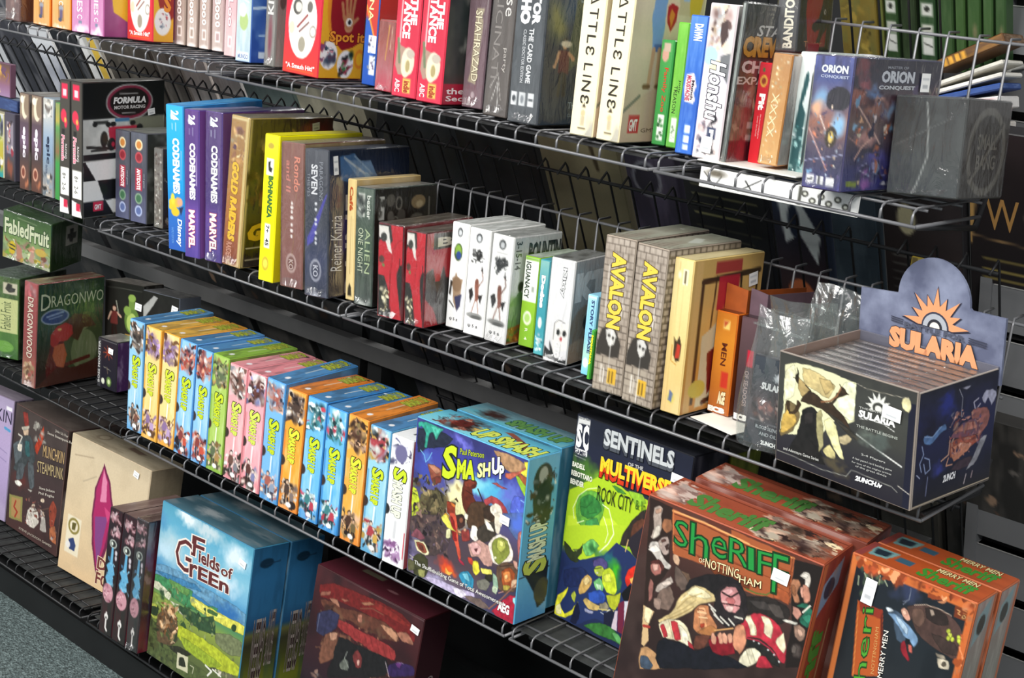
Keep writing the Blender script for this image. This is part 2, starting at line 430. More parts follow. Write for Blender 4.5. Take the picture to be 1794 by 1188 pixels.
# fitted sizes: shelf row, x, y, z, tilts, width, depth, height (metres)
T={'brown1':(1,-2.2021,-0.0054,-0.1385,-0.0031,0.0205,-0.0177,0.0500,0.0256,0.2350),
'orange1':(1,-2.1390,0.0112,-0.1395,0.0000,0.0177,-0.0186,0.0551,0.1400,0.2350),
'orange2':(1,-2.0786,0.0115,-0.1404,0.0000,-0.0020,0.0019,0.0572,0.1400,0.2350),
'pink1':(1,-2.0180,0.0123,-0.1414,0.0000,-0.0140,0.0093,0.0526,0.1400,0.2350),
'pink2':(1,-1.9629,0.0125,-0.1423,0.0000,-0.0148,0.0098,0.0390,0.1400,0.2350),
'spot1':(1,-1.9212,0.0552,-0.1428,-0.0025,-0.0228,0.0275,0.0695,0.0406,0.2000),
'beige1':(1,-1.8637,0.1061,-0.1438,0.0000,-0.0126,0.0081,0.0292,0.1400,0.1900),
'beige2':(1,-1.8318,0.1085,-0.1443,0.0000,-0.0166,0.0101,0.0260,0.1400,0.1900),
'beige3':(1,-1.8034,0.1119,-0.1448,0.0000,-0.0150,0.0094,0.0262,0.1400,0.1900),
'beige4':(1,-1.7745,0.1156,-0.1452,0.0000,-0.0211,0.0121,0.0300,0.1400,0.1900),
'pink3':(1,-1.7068,0.0887,-0.1463,0.0000,-0.0011,0.0008,0.0293,0.1400,0.1900),
'paleblue':(1,-1.6358,0.0568,-0.1475,0.0000,-0.0035,0.0028,0.0360,0.1400,0.2000),
'kitten':(1,-1.5789,0.0659,-0.1484,0.0002,0.0056,0.0120,0.0239,0.0223,0.2100),
'spot2':(1,-1.5073,0.0424,-0.1495,-0.0035,0.0209,-0.0040,0.0785,0.0827,0.2000),
'blueset':(1,-1.3782,0.0793,-0.1515,0.0000,0.0060,-0.0055,0.0264,0.1400,0.2000),
'faded':(1,-1.3151,0.0452,-0.1525,-0.0043,0.0186,-0.0040,0.0336,0.1400,0.0936),
'resist1':(1,-1.2652,0.0292,-0.1533,0.0000,0.0016,-0.0014,0.0453,0.1400,0.2000),
'resist2':(1,-1.2173,0.0277,-0.1541,0.0000,0.0069,-0.0065,0.0462,0.1400,0.2000),
'shah':(1,-1.1640,0.0583,-0.1549,0.0000,-0.0005,0.0004,0.0354,0.1400,0.2000),
'licin':(1,-1.0981,0.0269,-0.1560,0.0000,0.0112,-0.0110,0.0397,0.1400,0.2100),
'drwho':(1,-1.0429,0.0111,-0.1569,0.0000,-0.0114,0.0097,0.0467,0.1400,0.2000),
'bline1':(1,-0.9461,0.0117,-0.1584,0.0000,0.0014,-0.0014,0.0341,0.1400,0.2200),
'bline2':(1,-0.9096,0.0150,-0.1589,0.0000,0.0106,-0.0106,0.0332,0.1400,0.2200),
'green1':(1,-0.8655,0.0635,-0.1597,0.0024,-0.0158,-0.0009,0.0180,0.1400,0.1191),
'green2':(1,-0.8451,0.0632,-0.1600,0.0015,-0.0168,-0.0012,0.0153,0.1400,0.1405),
'bluecat':(1,-0.8119,0.0331,-0.1605,-0.0009,-0.0037,0.0085,0.0231,0.1400,0.1506),
'honshu':(1,-0.7846,0.0268,-0.1610,0.0045,-0.0012,-0.0177,0.0355,0.1400,0.1658),
'clear':(1,-0.7448,0.0233,-0.1616,0.0000,0.0073,-0.0037,0.0054,0.1400,0.1702),
'pit':(1,-0.7358,0.0635,-0.1617,-0.0003,-0.0105,0.0072,0.0170,0.0400,0.1098),
'tan':(1,-0.7049,0.0320,-0.1550,-0.0042,0.0070,0.0409,0.0229,0.1400,0.1160),
'tealw':(1,-0.6804,0.0540,-0.1626,0.0060,-0.0304,-0.0269,0.0197,0.1400,0.1273),
'orion':(1,-0.6206,-0.0234,-0.1636,0.0079,-0.0415,-0.1314,0.0463,0.1543,0.1296),
'blackr':(1,-0.5581,0.0372,-0.1645,-0.0280,-0.0814,-0.0699,0.0755,0.0958,0.0963),
'epic1':(2,-2.1974,0.0179,-0.4376,-0.0026,0.0007,0.0302,0.0304,0.1400,0.1735),
'epic2':(2,-2.1647,0.0222,-0.4378,-0.0041,-0.0013,0.0303,0.0332,0.1400,0.1734),
'epic3':(2,-2.1226,0.0199,-0.4381,-0.0066,-0.0012,0.0305,0.0331,0.1400,0.1739),
'greenthin':(2,-2.0873,0.0237,-0.4383,0.0003,0.0013,0.0299,0.0143,0.1400,0.1707),
'formula1':(2,-1.9842,-0.0284,-0.4390,0.0014,-0.0025,0.1300,0.0262,0.1400,0.2222),
'formula2':(2,-1.9459,-0.0290,-0.4393,0.0265,0.0154,0.1309,0.0279,0.1734,0.2251),
'anti1':(2,-1.9205,0.0382,-0.4394,0.0021,-0.0253,0.0504,0.0390,0.1400,0.1488),
'anti2':(2,-1.8759,0.0383,-0.4397,-0.0070,-0.0344,0.0516,0.0428,0.1400,0.1501),
'greyc':(2,-1.8244,0.0498,-0.4401,0.0069,-0.0303,0.0501,0.0218,0.1400,0.1326),
'code1':(2,-1.6787,-0.0226,-0.4410,0.0451,-0.0192,0.1234,0.0378,0.1659,0.2232),
'code2':(2,-1.6253,-0.0304,-0.4414,0.0073,-0.0427,0.1199,0.0314,0.1400,0.2221),
'code3':(2,-1.5925,-0.0181,-0.4415,0.0141,-0.0251,0.1210,0.0348,0.1737,0.2246),
'gold':(2,-1.5555,-0.0146,-0.4418,-0.0107,0.0311,0.0955,0.0380,0.1747,0.2228),
'bohn':(2,-1.4588,-0.0229,-0.4424,-0.0038,0.0021,0.0870,0.0293,0.1708,0.2112),
'lotus':(2,-1.4181,-0.0157,-0.4427,0.0021,-0.0498,0.1072,0.0436,0.1730,0.2056),
'gem':(2,-1.3581,-0.0210,-0.4431,-0.0041,-0.0702,0.1082,0.0435,0.1729,0.2040),
'gnome':(2,-1.3154,0.0171,-0.4434,-0.0015,-0.0577,0.0455,0.0162,0.1320,0.1694),
'onenight':(2,-1.2917,0.0117,-0.4435,-0.0003,-0.0548,0.0526,0.0338,0.1280,0.1629),
'bes1':(2,-1.2289,-0.0031,-0.4439,0.0191,-0.0513,0.0394,0.0457,0.1400,0.1277),
'bes2':(2,-1.1808,0.0001,-0.4442,0.0112,-0.0429,0.0399,0.0349,0.1400,0.1269),
'white1':(2,-1.1451,0.0430,-0.4444,-0.0021,-0.0135,0.0403,0.0299,0.1400,0.1423),
'white2':(2,-1.1108,0.0407,-0.4447,0.0035,-0.0125,0.0399,0.0350,0.1400,0.1423),
'white3':(2,-1.0734,0.0412,-0.4449,-0.0027,-0.0032,0.0322,0.0357,0.1001,0.1415),
'guac':(2,-1.0330,0.0624,-0.4452,-0.0033,-0.0171,0.0555,0.0239,0.1400,0.1185),
'dodo':(2,-0.9966,0.0495,-0.4455,0.0005,-0.0206,0.0518,0.0157,0.1400,0.1230),
'kitten2':(2,-0.9724,0.0398,-0.4456,0.0037,-0.0088,0.1193,0.0353,0.0835,0.1323),
'story':(2,-0.9082,0.0354,-0.4460,0.0040,-0.0124,-0.0412,0.0158,0.1400,0.1005),
'avalon1':(2,-0.8630,-0.0007,-0.4463,-0.0009,-0.0209,0.0234,0.0426,0.1600,0.1847),
'avalon2':(2,-0.8176,-0.0029,-0.4466,0.0119,-0.0074,-0.0723,0.0446,0.1366,0.1855),
'bang':(2,-0.7683,0.0048,-0.4469,0.0024,-0.0325,-0.0592,0.0272,0.1368,0.1780),
'orangeb':(2,-0.7359,0.0531,-0.4472,-0.0010,-0.0400,-0.0591,0.0292,0.1400,0.1192),
'purpb':(2,-0.7007,0.0511,-0.4474,0.0041,-0.0513,-0.0603,0.0223,0.1400,0.1208),
'sularia':(2,-0.6033,-0.0204,-0.4480,0.1035,-0.0469,-0.2267,0.1705,0.1245,0.1191),
'dragon':(3,-2.1142,-0.0253,-0.7814,-0.0214,0.0201,0.1349,0.0370,0.1476,0.1945),
'boss':(3,-2.0405,0.0830,-0.7820,-0.0282,-0.0152,0.0711,0.0563,0.0500,0.0942),
'sm1':(3,-1.8206,0.0025,-0.7835,-0.0127,0.0031,0.0539,0.0383,0.1453,0.1937),
'sm2':(3,-1.7729,-0.0010,-0.7839,-0.0278,0.0030,0.0309,0.0409,0.1400,0.1930),
'sm3':(3,-1.7297,0.0012,-0.7842,-0.0332,0.0110,0.0308,0.0417,0.1400,0.1924),
'sm4':(3,-1.6850,0.0014,-0.7845,-0.0314,0.0158,0.0291,0.0410,0.1400,0.1924),
'sm5':(3,-1.6378,0.0013,-0.7848,-0.0287,0.0111,0.0292,0.0378,0.1400,0.1909),
'sm6':(3,-1.5971,0.0010,-0.7851,-0.0312,0.0116,0.0301,0.0386,0.1400,0.1916),
'sm7':(3,-1.5551,0.0030,-0.7854,-0.0250,0.0102,0.0287,0.0410,0.1400,0.1879),
'sm8':(3,-1.5076,-0.0001,-0.7858,-0.0281,0.0085,0.0298,0.0428,0.1400,0.1887),
'sm9':(3,-1.4557,-0.0039,-0.7861,0.0141,0.0471,0.0640,0.0392,0.1526,0.1956),
'sm10':(3,-1.4128,-0.0028,-0.7865,-0.0328,0.0110,0.0313,0.0417,0.1400,0.1882),
'sm11':(3,-1.3669,-0.0022,-0.7868,-0.0296,0.0145,0.0295,0.0400,0.1400,0.1889),
'sm12':(3,-1.3203,-0.0034,-0.7871,-0.0244,0.0053,0.0299,0.0405,0.1400,0.1885),
'sm13':(3,-1.2745,-0.0023,-0.7874,-0.0022,0.0172,0.0410,0.0391,0.1446,0.1911),
'sm14':(3,-1.2288,-0.0038,-0.7878,-0.0219,0.0001,0.0301,0.0403,0.1400,0.1881),
'sm15':(3,-1.1849,-0.0033,-0.7881,-0.0203,-0.0076,0.0312,0.0405,0.1400,0.1874),
'smbig':(3,-1.1412,0.0025,-0.7884,-0.0090,-0.0222,-0.0472,0.2053,0.0603,0.2240),
'sent':(3,-0.9296,0.0669,-0.7899,-0.0223,-0.0138,-0.0812,0.1878,0.0700,0.2797),
'sheriff':(3,-0.7299,-0.0834,-0.7913,-0.0091,0.0611,0.0901,0.2043,0.0773,0.2699),
'merry':(3,-0.5094,-0.0221,-0.7929,-0.0192,0.0216,-0.0306,0.1337,0.0476,0.2728),
'lilac':(4,-2.5663,0.0603,-1.1696,-0.0948,-0.0024,0.0828,0.2001,0.0457,0.2613),
'munch':(4,-2.3620,0.0762,-1.1706,-0.0810,0.0290,0.0167,0.1897,0.1400,0.2637),
'dice':(4,-2.1274,0.0561,-1.1718,-0.0998,0.0263,0.0687,0.2367,0.0763,0.2748),
'skull1':(4,-1.8570,-0.0226,-1.1732,-0.0917,-0.0029,0.0316,0.0372,0.1400,0.2325),
'skull2':(4,-1.8174,-0.0216,-1.1734,-0.0882,0.0036,0.0296,0.0381,0.1400,0.2352),
'skull3':(4,-1.7743,-0.0212,-1.1736,-0.0940,-0.0240,0.0324,0.0319,0.1400,0.2386),
'fields':(4,-1.7407,-0.0012,-1.1737,-0.0955,-0.0091,-0.0064,0.2492,0.0720,0.2797),
'desc':(4,-1.4200,0.0595,-1.1754,-0.0845,0.0431,0.0650,0.2255,0.0633,0.2713),
'pot1':(3,-2.1008,0.1360,-0.7815,-0.0556,-0.0701,0.1404,0.1043,0.0500,0.1799),
'pot2':(3,-1.9855,0.1373,-0.7824,-0.0588,-0.0527,0.0621,0.1037,0.0490,0.1872),
'fabled':(3,-2.2933,0.0352,-0.5850,0.0994,0.1213,0.3575,0.1120,0.0885,0.0953),
'fabled2':(3,-2.3120,0.0034,-0.7800,-0.0334,-0.0024,0.3948,0.0831,0.1400,0.1592),
'horse':(1,-0.7376,0.0913,-0.0400,0.0225,-0.0607,0.1510,0.0244,0.1356,0.2000),
}
ART = {
'sheriff': [('g',['#5a2c20','#3c2420','#2c1e1c','#2a1c1c','#3a2622']),('n',6,7,.45,'#4a3834'),('p',[(.004,.006),(.147,.014),(.194,.272),(.095,.475)],'#2a1c18'),('c',[(.229,.26),(.315,.251),(.346,.315),(.26,.325)],'#5c4638'),('c',[(.113,.075),(.155,.066),(.166,.104),(.14,.126),(.107,.109)],'#8c5a3c'),('c',[(.045,.086),(.041,.046),(.067,.026),(.093,.035),(.093,.071),(.106,.095),(.106,.141),(.076,.174),(.056,.171),(.063,.127)],'#a8968a'),('c',[(.068,.121),(.095,.103),(.104,.142),(.07,.176)],'#d8ccbc'),('c',[(.049,.052),(.082,.033),(.088,.055),(.06,.068)],'#b08a74'),('c',[(.055,.213),(.073,.184),(.104,.179),(.128,.218),(.173,.241),(.201,.251),(.194,.272),(.142,.27),(.088,.24)],'#b8b0a8'),('c',[(.054,.225),(.088,.193),(.123,.21),(.092,.23)],'#d8cec4'),('c',[(.1,.176),(.115,.152),(.151,.141),(.171,.167),(.174,.208),(.141,.219),(.112,.2)],'#a8938a'),('c',[(.112,.163),(.135,.153),(.147,.161),(.121,.174)],'#5c3c34'),('c',[(.144,.185),(.165,.169),(.173,.19),(.158,.199)],'#3a2622'),('c',[(.106,.178),(.117,.17),(.127,.181),(.117,.189)],'#c9b4a4'),('c',[(.088,.287),(.115,.265),(.148,.268),(.152,.304),(.124,.323),(.099,.312)],'#a8665c'),('c',[(.099,.284),(.127,.271),(.136,.295),(.114,.309)],'#c99a8c'),('c',[(.081,.275),(.123,.25),(.16,.264),(.159,.293),(.131,.269),(.093,.281)],'#4a2420'),('c',[(.097,.341),(.12,.353),(.127,.426),(.112,.441),(.095,.38)],'#8a5850'),('c',[(.142,.364),(.173,.335),(.214,.298),(.238,.314),(.213,.34),(.173,.382),(.142,.388)],'#a89a90'),('c',[(.168,.341),(.212,.313),(.229,.326),(.19,.348)],'#c4b4a8'),('c',[(.171,.373),(.225,.337),(.263,.38),(.243,.444),(.179,.447),(.157,.416)],'#6c584e'),('c',[(.139,.422),(.188,.41),(.193,.452),(.155,.455)],'#8c7468'),('c',[(.224,.243),(.28,.262),(.33,.302),(.288,.334),(.241,.303)],'#5c4c44'),('c',[(.201,.204),(.228,.191),(.247,.213),(.236,.24),(.209,.234)],'#c09a7c'),('p',[(.09,.467),(.16,.472),(.141,.546),(.158,.608),(.141,.643),(.124,.64)],'#c9a878'),('c',[(.1,.469),(.153,.473),(.141,.537),(.113,.532)],'#e0cba0'),('l',[(.117,.555),(.148,.549)],.0163,'#a03028'),('c',[(.125,.659),(.165,.635),(.249,.653),(.299,.689),(.143,.747)],'#b88a5c'),('c',[(.138,.689),(.178,.679),(.218,.704),(.205,.728),(.148,.739)],'#3c4a5c'),('p',[(.146,.019),(.615,.028),(.668,.208),(.596,.205),(.385,.191),(.199,.2)],'#a0522c'),('p',[(.493,.005),(.848,.013),(.88,.196),(.79,.204),(.674,.224),(.559,.228)],'#a0522c'),('l',[(.498,.078),(.855,.075)],.0038,'#7c3418'),('l',[(.515,.135),(.863,.127)],.0038,'#7c3418'),('l',[(.536,.035),(.675,.035),(.849,.016)],.0052,'#e09458'),('l',[(.842,.018),(.852,.112),(.875,.191)],.0037,'#5c2818'),('l',[(.15,.025),(.336,.021),(.6,.033)],.01,'#e8a060'),('l',[(.153,.035),(.339,.031),(.603,.045)],.0056,'#5c2414'),('l',[(.182,.118),(.629,.131)],.0045,'#6c2c18'),('l',[(.194,.16),(.641,.172)],.0045,'#6c2c18'),('l',[(.153,.026),(.198,.187)],.0067,'#c4703c'),('c',[(.341,.169),(.491,.176),(.643,.18),(.653,.213),(.478,.216)],'#6a3218'),('l',[(.638,.214),(.696,.214),(.75,.203),(.775,.181),(.787,.153)],.006,'#3c6c2c'),('c',[(.772,.157),(.864,.158),(.876,.209),(.83,.2),(.79,.201)],'#a8522c'),('c',[(.641,.251),(.751,.208),(.865,.213),(.899,.245),(.859,.296),(.779,.299),(.667,.312)],'#26201e'),('c',[(.667,.255),(.742,.23),(.812,.25),(.73,.272)],'#3c3634'),('c',[(.76,.236),(.836,.223),(.874,.266),(.819,.272)],'#4a423e'),('p',[(.85,.019),(1.005,.008),(1.085,.4),(.932,.457),(.915,.377),(.916,.276),(.885,.188)],'#1e1614'),('c',[(.897,.078),(.912,.057),(.941,.05),(.956,.066),(.96,.11),(.936,.109),(.928,.082)],'#c9c0b4'),('c',[(.902,.075),(.921,.059),(.944,.059),(.934,.076)],'#e0d8cc'),('c',[(.863,.115),(.873,.096),(.896,.092),(.917,.11),(.907,.143),(.932,.172),(.905,.187),(.875,.154)],'#a06a4c'),('c',[(.869,.119),(.892,.118),(.9,.158),(.879,.153)],'#8a5638'),('c',[(.916,.119),(.944,.11),(.969,.126),(.964,.149),(.934,.153)],'#c48c78'),('c',[(.924,.107),(.96,.11),(.982,.155),(.955,.17)],'#b47a64'),('c',[(.916,.196),(.948,.173),(.978,.168),(1.016,.192),(1.021,.233),(.991,.262),(.95,.255),(.956,.225),(.969,.19)],'#1f5c48'),('c',[(.958,.231),(.988,.202),(1.009,.219),(.986,.246)],'#2c7a60'),('l',[(.955,.21),(.983,.173)],.0088,'#d8d4c4'),('c',[(.899,.207),(.933,.202),(.954,.22),(.941,.252),(.908,.235)],'#b88070'),('c',[(.86,.274),(.898,.267),(.943,.26),(.932,.274),(.879,.283)],'#c8c4b8'),('c',[(.925,.279),(.952,.264),(.991,.275),(.994,.311),(.972,.328),(.941,.317)],'#8a6c5c'),('c',[(.943,.285),(.965,.278),(.985,.293),(.968,.314)],'#b08c78'),('b',.962,.372,.044,.035,'#4a403c'),('c',[(1.02,.383),(1.049,.372),(1.078,.403),(1.039,.417)],'#c4b8a4'),('c',[(.941,.355),(.966,.359),(.965,.384),(.942,.386)],'#5c524c'),('c',[(.65,.407),(.655,.354),(.692,.31),(.742,.286),(.799,.286),(.853,.304),(.898,.345),(.92,.394),(.92,.445),(.895,.441),(.842,.403),(.773,.389),(.71,.399),(.668,.427)],'#b02838'),('c',[(.664,.329),(.692,.313),(.726,.342),(.746,.38),(.715,.388),(.692,.354)],'#d8ccaa'),('c',[(.749,.296),(.788,.288),(.82,.316),(.827,.364),(.776,.357),(.773,.32)],'#d8ccaa'),('c',[(.856,.354),(.883,.322),(.912,.378),(.908,.405),(.881,.395),(.854,.373)],'#d8ccaa'),('c',[(.643,.397),(.661,.39),(.691,.419),(.662,.435)],'#d8ccaa'),('l',[(.691,.313),(.721,.338),(.743,.378)],.003,'#9c8c6c'),('l',[(.8,.295),(.824,.321),(.826,.361)],.003,'#9c8c6c'),('c',[(.683,.421),(.721,.408),(.771,.409),(.831,.419),(.878,.441),(.903,.467),(.861,.466),(.807,.447),(.739,.44),(.698,.442)],'#20201e'),('l',[(.697,.41),(.767,.398),(.828,.408),(.869,.425)],.0069,'#a8243c'),('c',[(.751,.405),(.75,.408),(.747,.411),(.742,.411),(.739,.409),(.74,.406),(.744,.403),(.749,.403)],'#d8d8d8'),('c',[(.781,.409),(.78,.412),(.777,.415),(.772,.415),(.769,.413),(.77,.409),(.774,.407),(.779,.406)],'#d8d8d8'),('c',[(.828,.414),(.827,.418),(.823,.42),(.819,.421),(.816,.419),(.817,.415),(.821,.412),(.825,.412)],'#d8d8d8'),('c',[(.868,.425),(.867,.429),(.863,.431),(.859,.432),(.856,.43),(.857,.426),(.861,.423),(.865,.423)],'#d8d8d8'),('c',[(.898,.443),(.897,.447),(.893,.449),(.889,.45),(.886,.447),(.887,.444),(.891,.441),(.895,.441)],'#d8d8d8'),('c',[(.687,.491),(.709,.451),(.754,.435),(.79,.447),(.786,.487),(.732,.53),(.692,.534)],'#d4cdb0'),('l',[(.71,.457),(.75,.507)],.0031,'#8a846c'),('l',[(.736,.444),(.775,.491)],.0031,'#8a846c'),('c',[(.786,.461),(.823,.448),(.866,.481),(.785,.511)],'#a82434'),('c',[(.322,.276),(.473,.199),(.593,.196),(.635,.255),(.447,.319),(.311,.327)],'#1e1a1c'),('c',[(.479,.28),(.508,.234),(.573,.208),(.633,.229),(.677,.296),(.664,.355),(.582,.402),(.502,.383)],'#241e20'),('c',[(.273,.415),(.281,.374),(.313,.331),(.364,.291),(.423,.28),(.477,.295),(.49,.318),(.452,.335),(.397,.363),(.37,.4),(.329,.433),(.265,.479),(.203,.51),(.193,.499),(.247,.461)],'#c9b27c'),('c',[(.32,.333),(.365,.295),(.42,.29),(.468,.307),(.424,.326),(.365,.337)],'#e4d6a8'),('l',[(.287,.419),(.333,.357),(.407,.309)],.0046,'#9c8450'),('l',[(.238,.474),(.322,.408),(.381,.35)],.0046,'#a08a58'),('l',[(.3,.377),(.348,.324),(.403,.296)],.0045,'#ece0b8'),('l',[(.23,.491),(.316,.433),(.377,.379)],.0046,'#8c7444'),('c',[(.385,.386),(.409,.359),(.455,.348),(.478,.382),(.532,.419),(.523,.455),(.457,.483),(.402,.465)],'#b07048'),('c',[(.4,.372),(.441,.362),(.461,.388),(.43,.413)],'#d09468'),('c',[(.423,.41),(.457,.399),(.475,.439),(.437,.457)],'#c88a5c'),('c',[(.433,.435),(.456,.427),(.458,.445),(.442,.453)],'#a83c24'),('l',[(.406,.393),(.453,.383)],.0068,'#e8c090'),('l',[(.418,.412),(.464,.401)],.0068,'#e8c090'),('c',[(.429,.474),(.49,.425),(.535,.432),(.492,.475)],'#9c6438'),('l',[(.4,.383),(.438,.375)],.0045,'#5c3020'),('c',[(.198,.517),(.241,.483),(.311,.459),(.367,.477),(.416,.536),(.364,.554),(.299,.553),(.238,.565)],'#d8cca8'),('c',[(.21,.522),(.228,.506),(.266,.55),(.244,.563)],'#b02c34'),('c',[(.266,.482),(.302,.473),(.341,.543),(.305,.551)],'#b02c34'),('c',[(.31,.478),(.366,.496),(.406,.548),(.357,.552)],'#ddd6bc'),('l',[(.254,.483),(.298,.549)],.0034,'#8a7c58'),('c',[(.382,.529),(.416,.536),(.443,.564),(.406,.558)],'#a02830'),('c',[(.507,.271),(.532,.235),(.578,.224),(.616,.252),(.631,.302),(.608,.328),(.562,.335),(.524,.311)],'#c08080'),('c',[(.515,.259),(.545,.238),(.57,.24),(.555,.269),(.527,.278)],'#d8a0a0'),('l',[(.516,.27),(.562,.273)],.0088,'#1a1212'),('l',[(.601,.244),(.57,.272)],.0088,'#1a1212'),('c',[(.547,.285),(.574,.271),(.596,.287),(.579,.311),(.553,.306)],'#a85c5c'),('l',[(.529,.305),(.552,.301)],.0077,'#d8b0a8'),('c',[(.551,.32),(.59,.307),(.591,.33),(.569,.337)],'#e0b8b0'),('l',[(.526,.315),(.571,.304),(.628,.294)],.0066,'#2c1818'),('c',[(.6,.34),(.645,.288),(.67,.334),(.623,.378),(.566,.389)],'#2c2628'),('l',[(.46,.342),(.501,.356)],.01,'#c4c0b4'),('l',[(.476,.355),(.527,.384)],.01,'#c4c0b4'),('l',[(.5,.375),(.554,.393)],.01,'#c4c0b4'),('l',[(.536,.372),(.59,.39)],.01,'#c4c0b4'),('l',[(.583,.365),(.618,.38)],.01,'#c4c0b4'),('l',[(.613,.345),(.654,.34)],.0099,'#c4c0b4'),('c',[(.213,.617),(.251,.565),(.364,.554),(.44,.555),(.503,.514),(.592,.52),(.746,.525),(.263,.702)],'#16161e'),('c',[(.496,.488),(.547,.451),(.632,.449),(.658,.496),(.594,.528),(.533,.531)],'#7c1420'),('c',[(.423,.495),(.502,.467),(.483,.53),(.426,.551)],'#5c3428'),('c',[(.505,.461),(.519,.447),(.539,.459),(.544,.49),(.523,.496)],'#d09478'),('c',[(.544,.448),(.557,.434),(.577,.445),(.581,.477),(.561,.482)],'#d09478'),('c',[(.566,.44),(.579,.426),(.599,.438),(.604,.469),(.583,.474)],'#d09478'),('c',[(.595,.43),(.608,.416),(.628,.427),(.632,.458),(.612,.464)],'#d09478'),('c',[(.626,.387),(.667,.363),(.706,.414),(.68,.488),(.637,.466)],'#c08060'),('l',[(.519,.438),(.616,.395)],.0067,'#d8a060'),('a',9,.12,.82,.62,.98,26,.006,['#d8d8e0','#8a8aa0']),('q','S',.178,.057,.253,.057,.2,.158,'#20883a',-.01,'#123418'),('q','h',.271,.045,.372,.041,.298,.169,'#20883a',-.01,'#123418'),('q','e',.397,.062,.48,.057,.415,.141,'#20883a',-.01,'#123418'),('q','R',.494,.041,.6,.037,.516,.136,'#20883a',-.01,'#123418'),('q','OF',.352,.171,.384,.169,.356,.19,'#e8d8b0',.0,None),('q','NOTTING',.389,.161,.58,.151,.395,.199,'#ecd8a8',.0,'#3c2010'),('q','I',.601,.049,.631,.047,.627,.134,'#20883a',.0,'#123418'),('q','F',.656,.046,.732,.038,.68,.135,'#20883a',-.01,'#123418'),('q','F',.738,.032,.816,.026,.772,.182,'#20883a',-.01,'#123418'),('q','HAM',.588,.171,.708,.16,.594,.201,'#ecd8a8',.0,'#3c2010')],
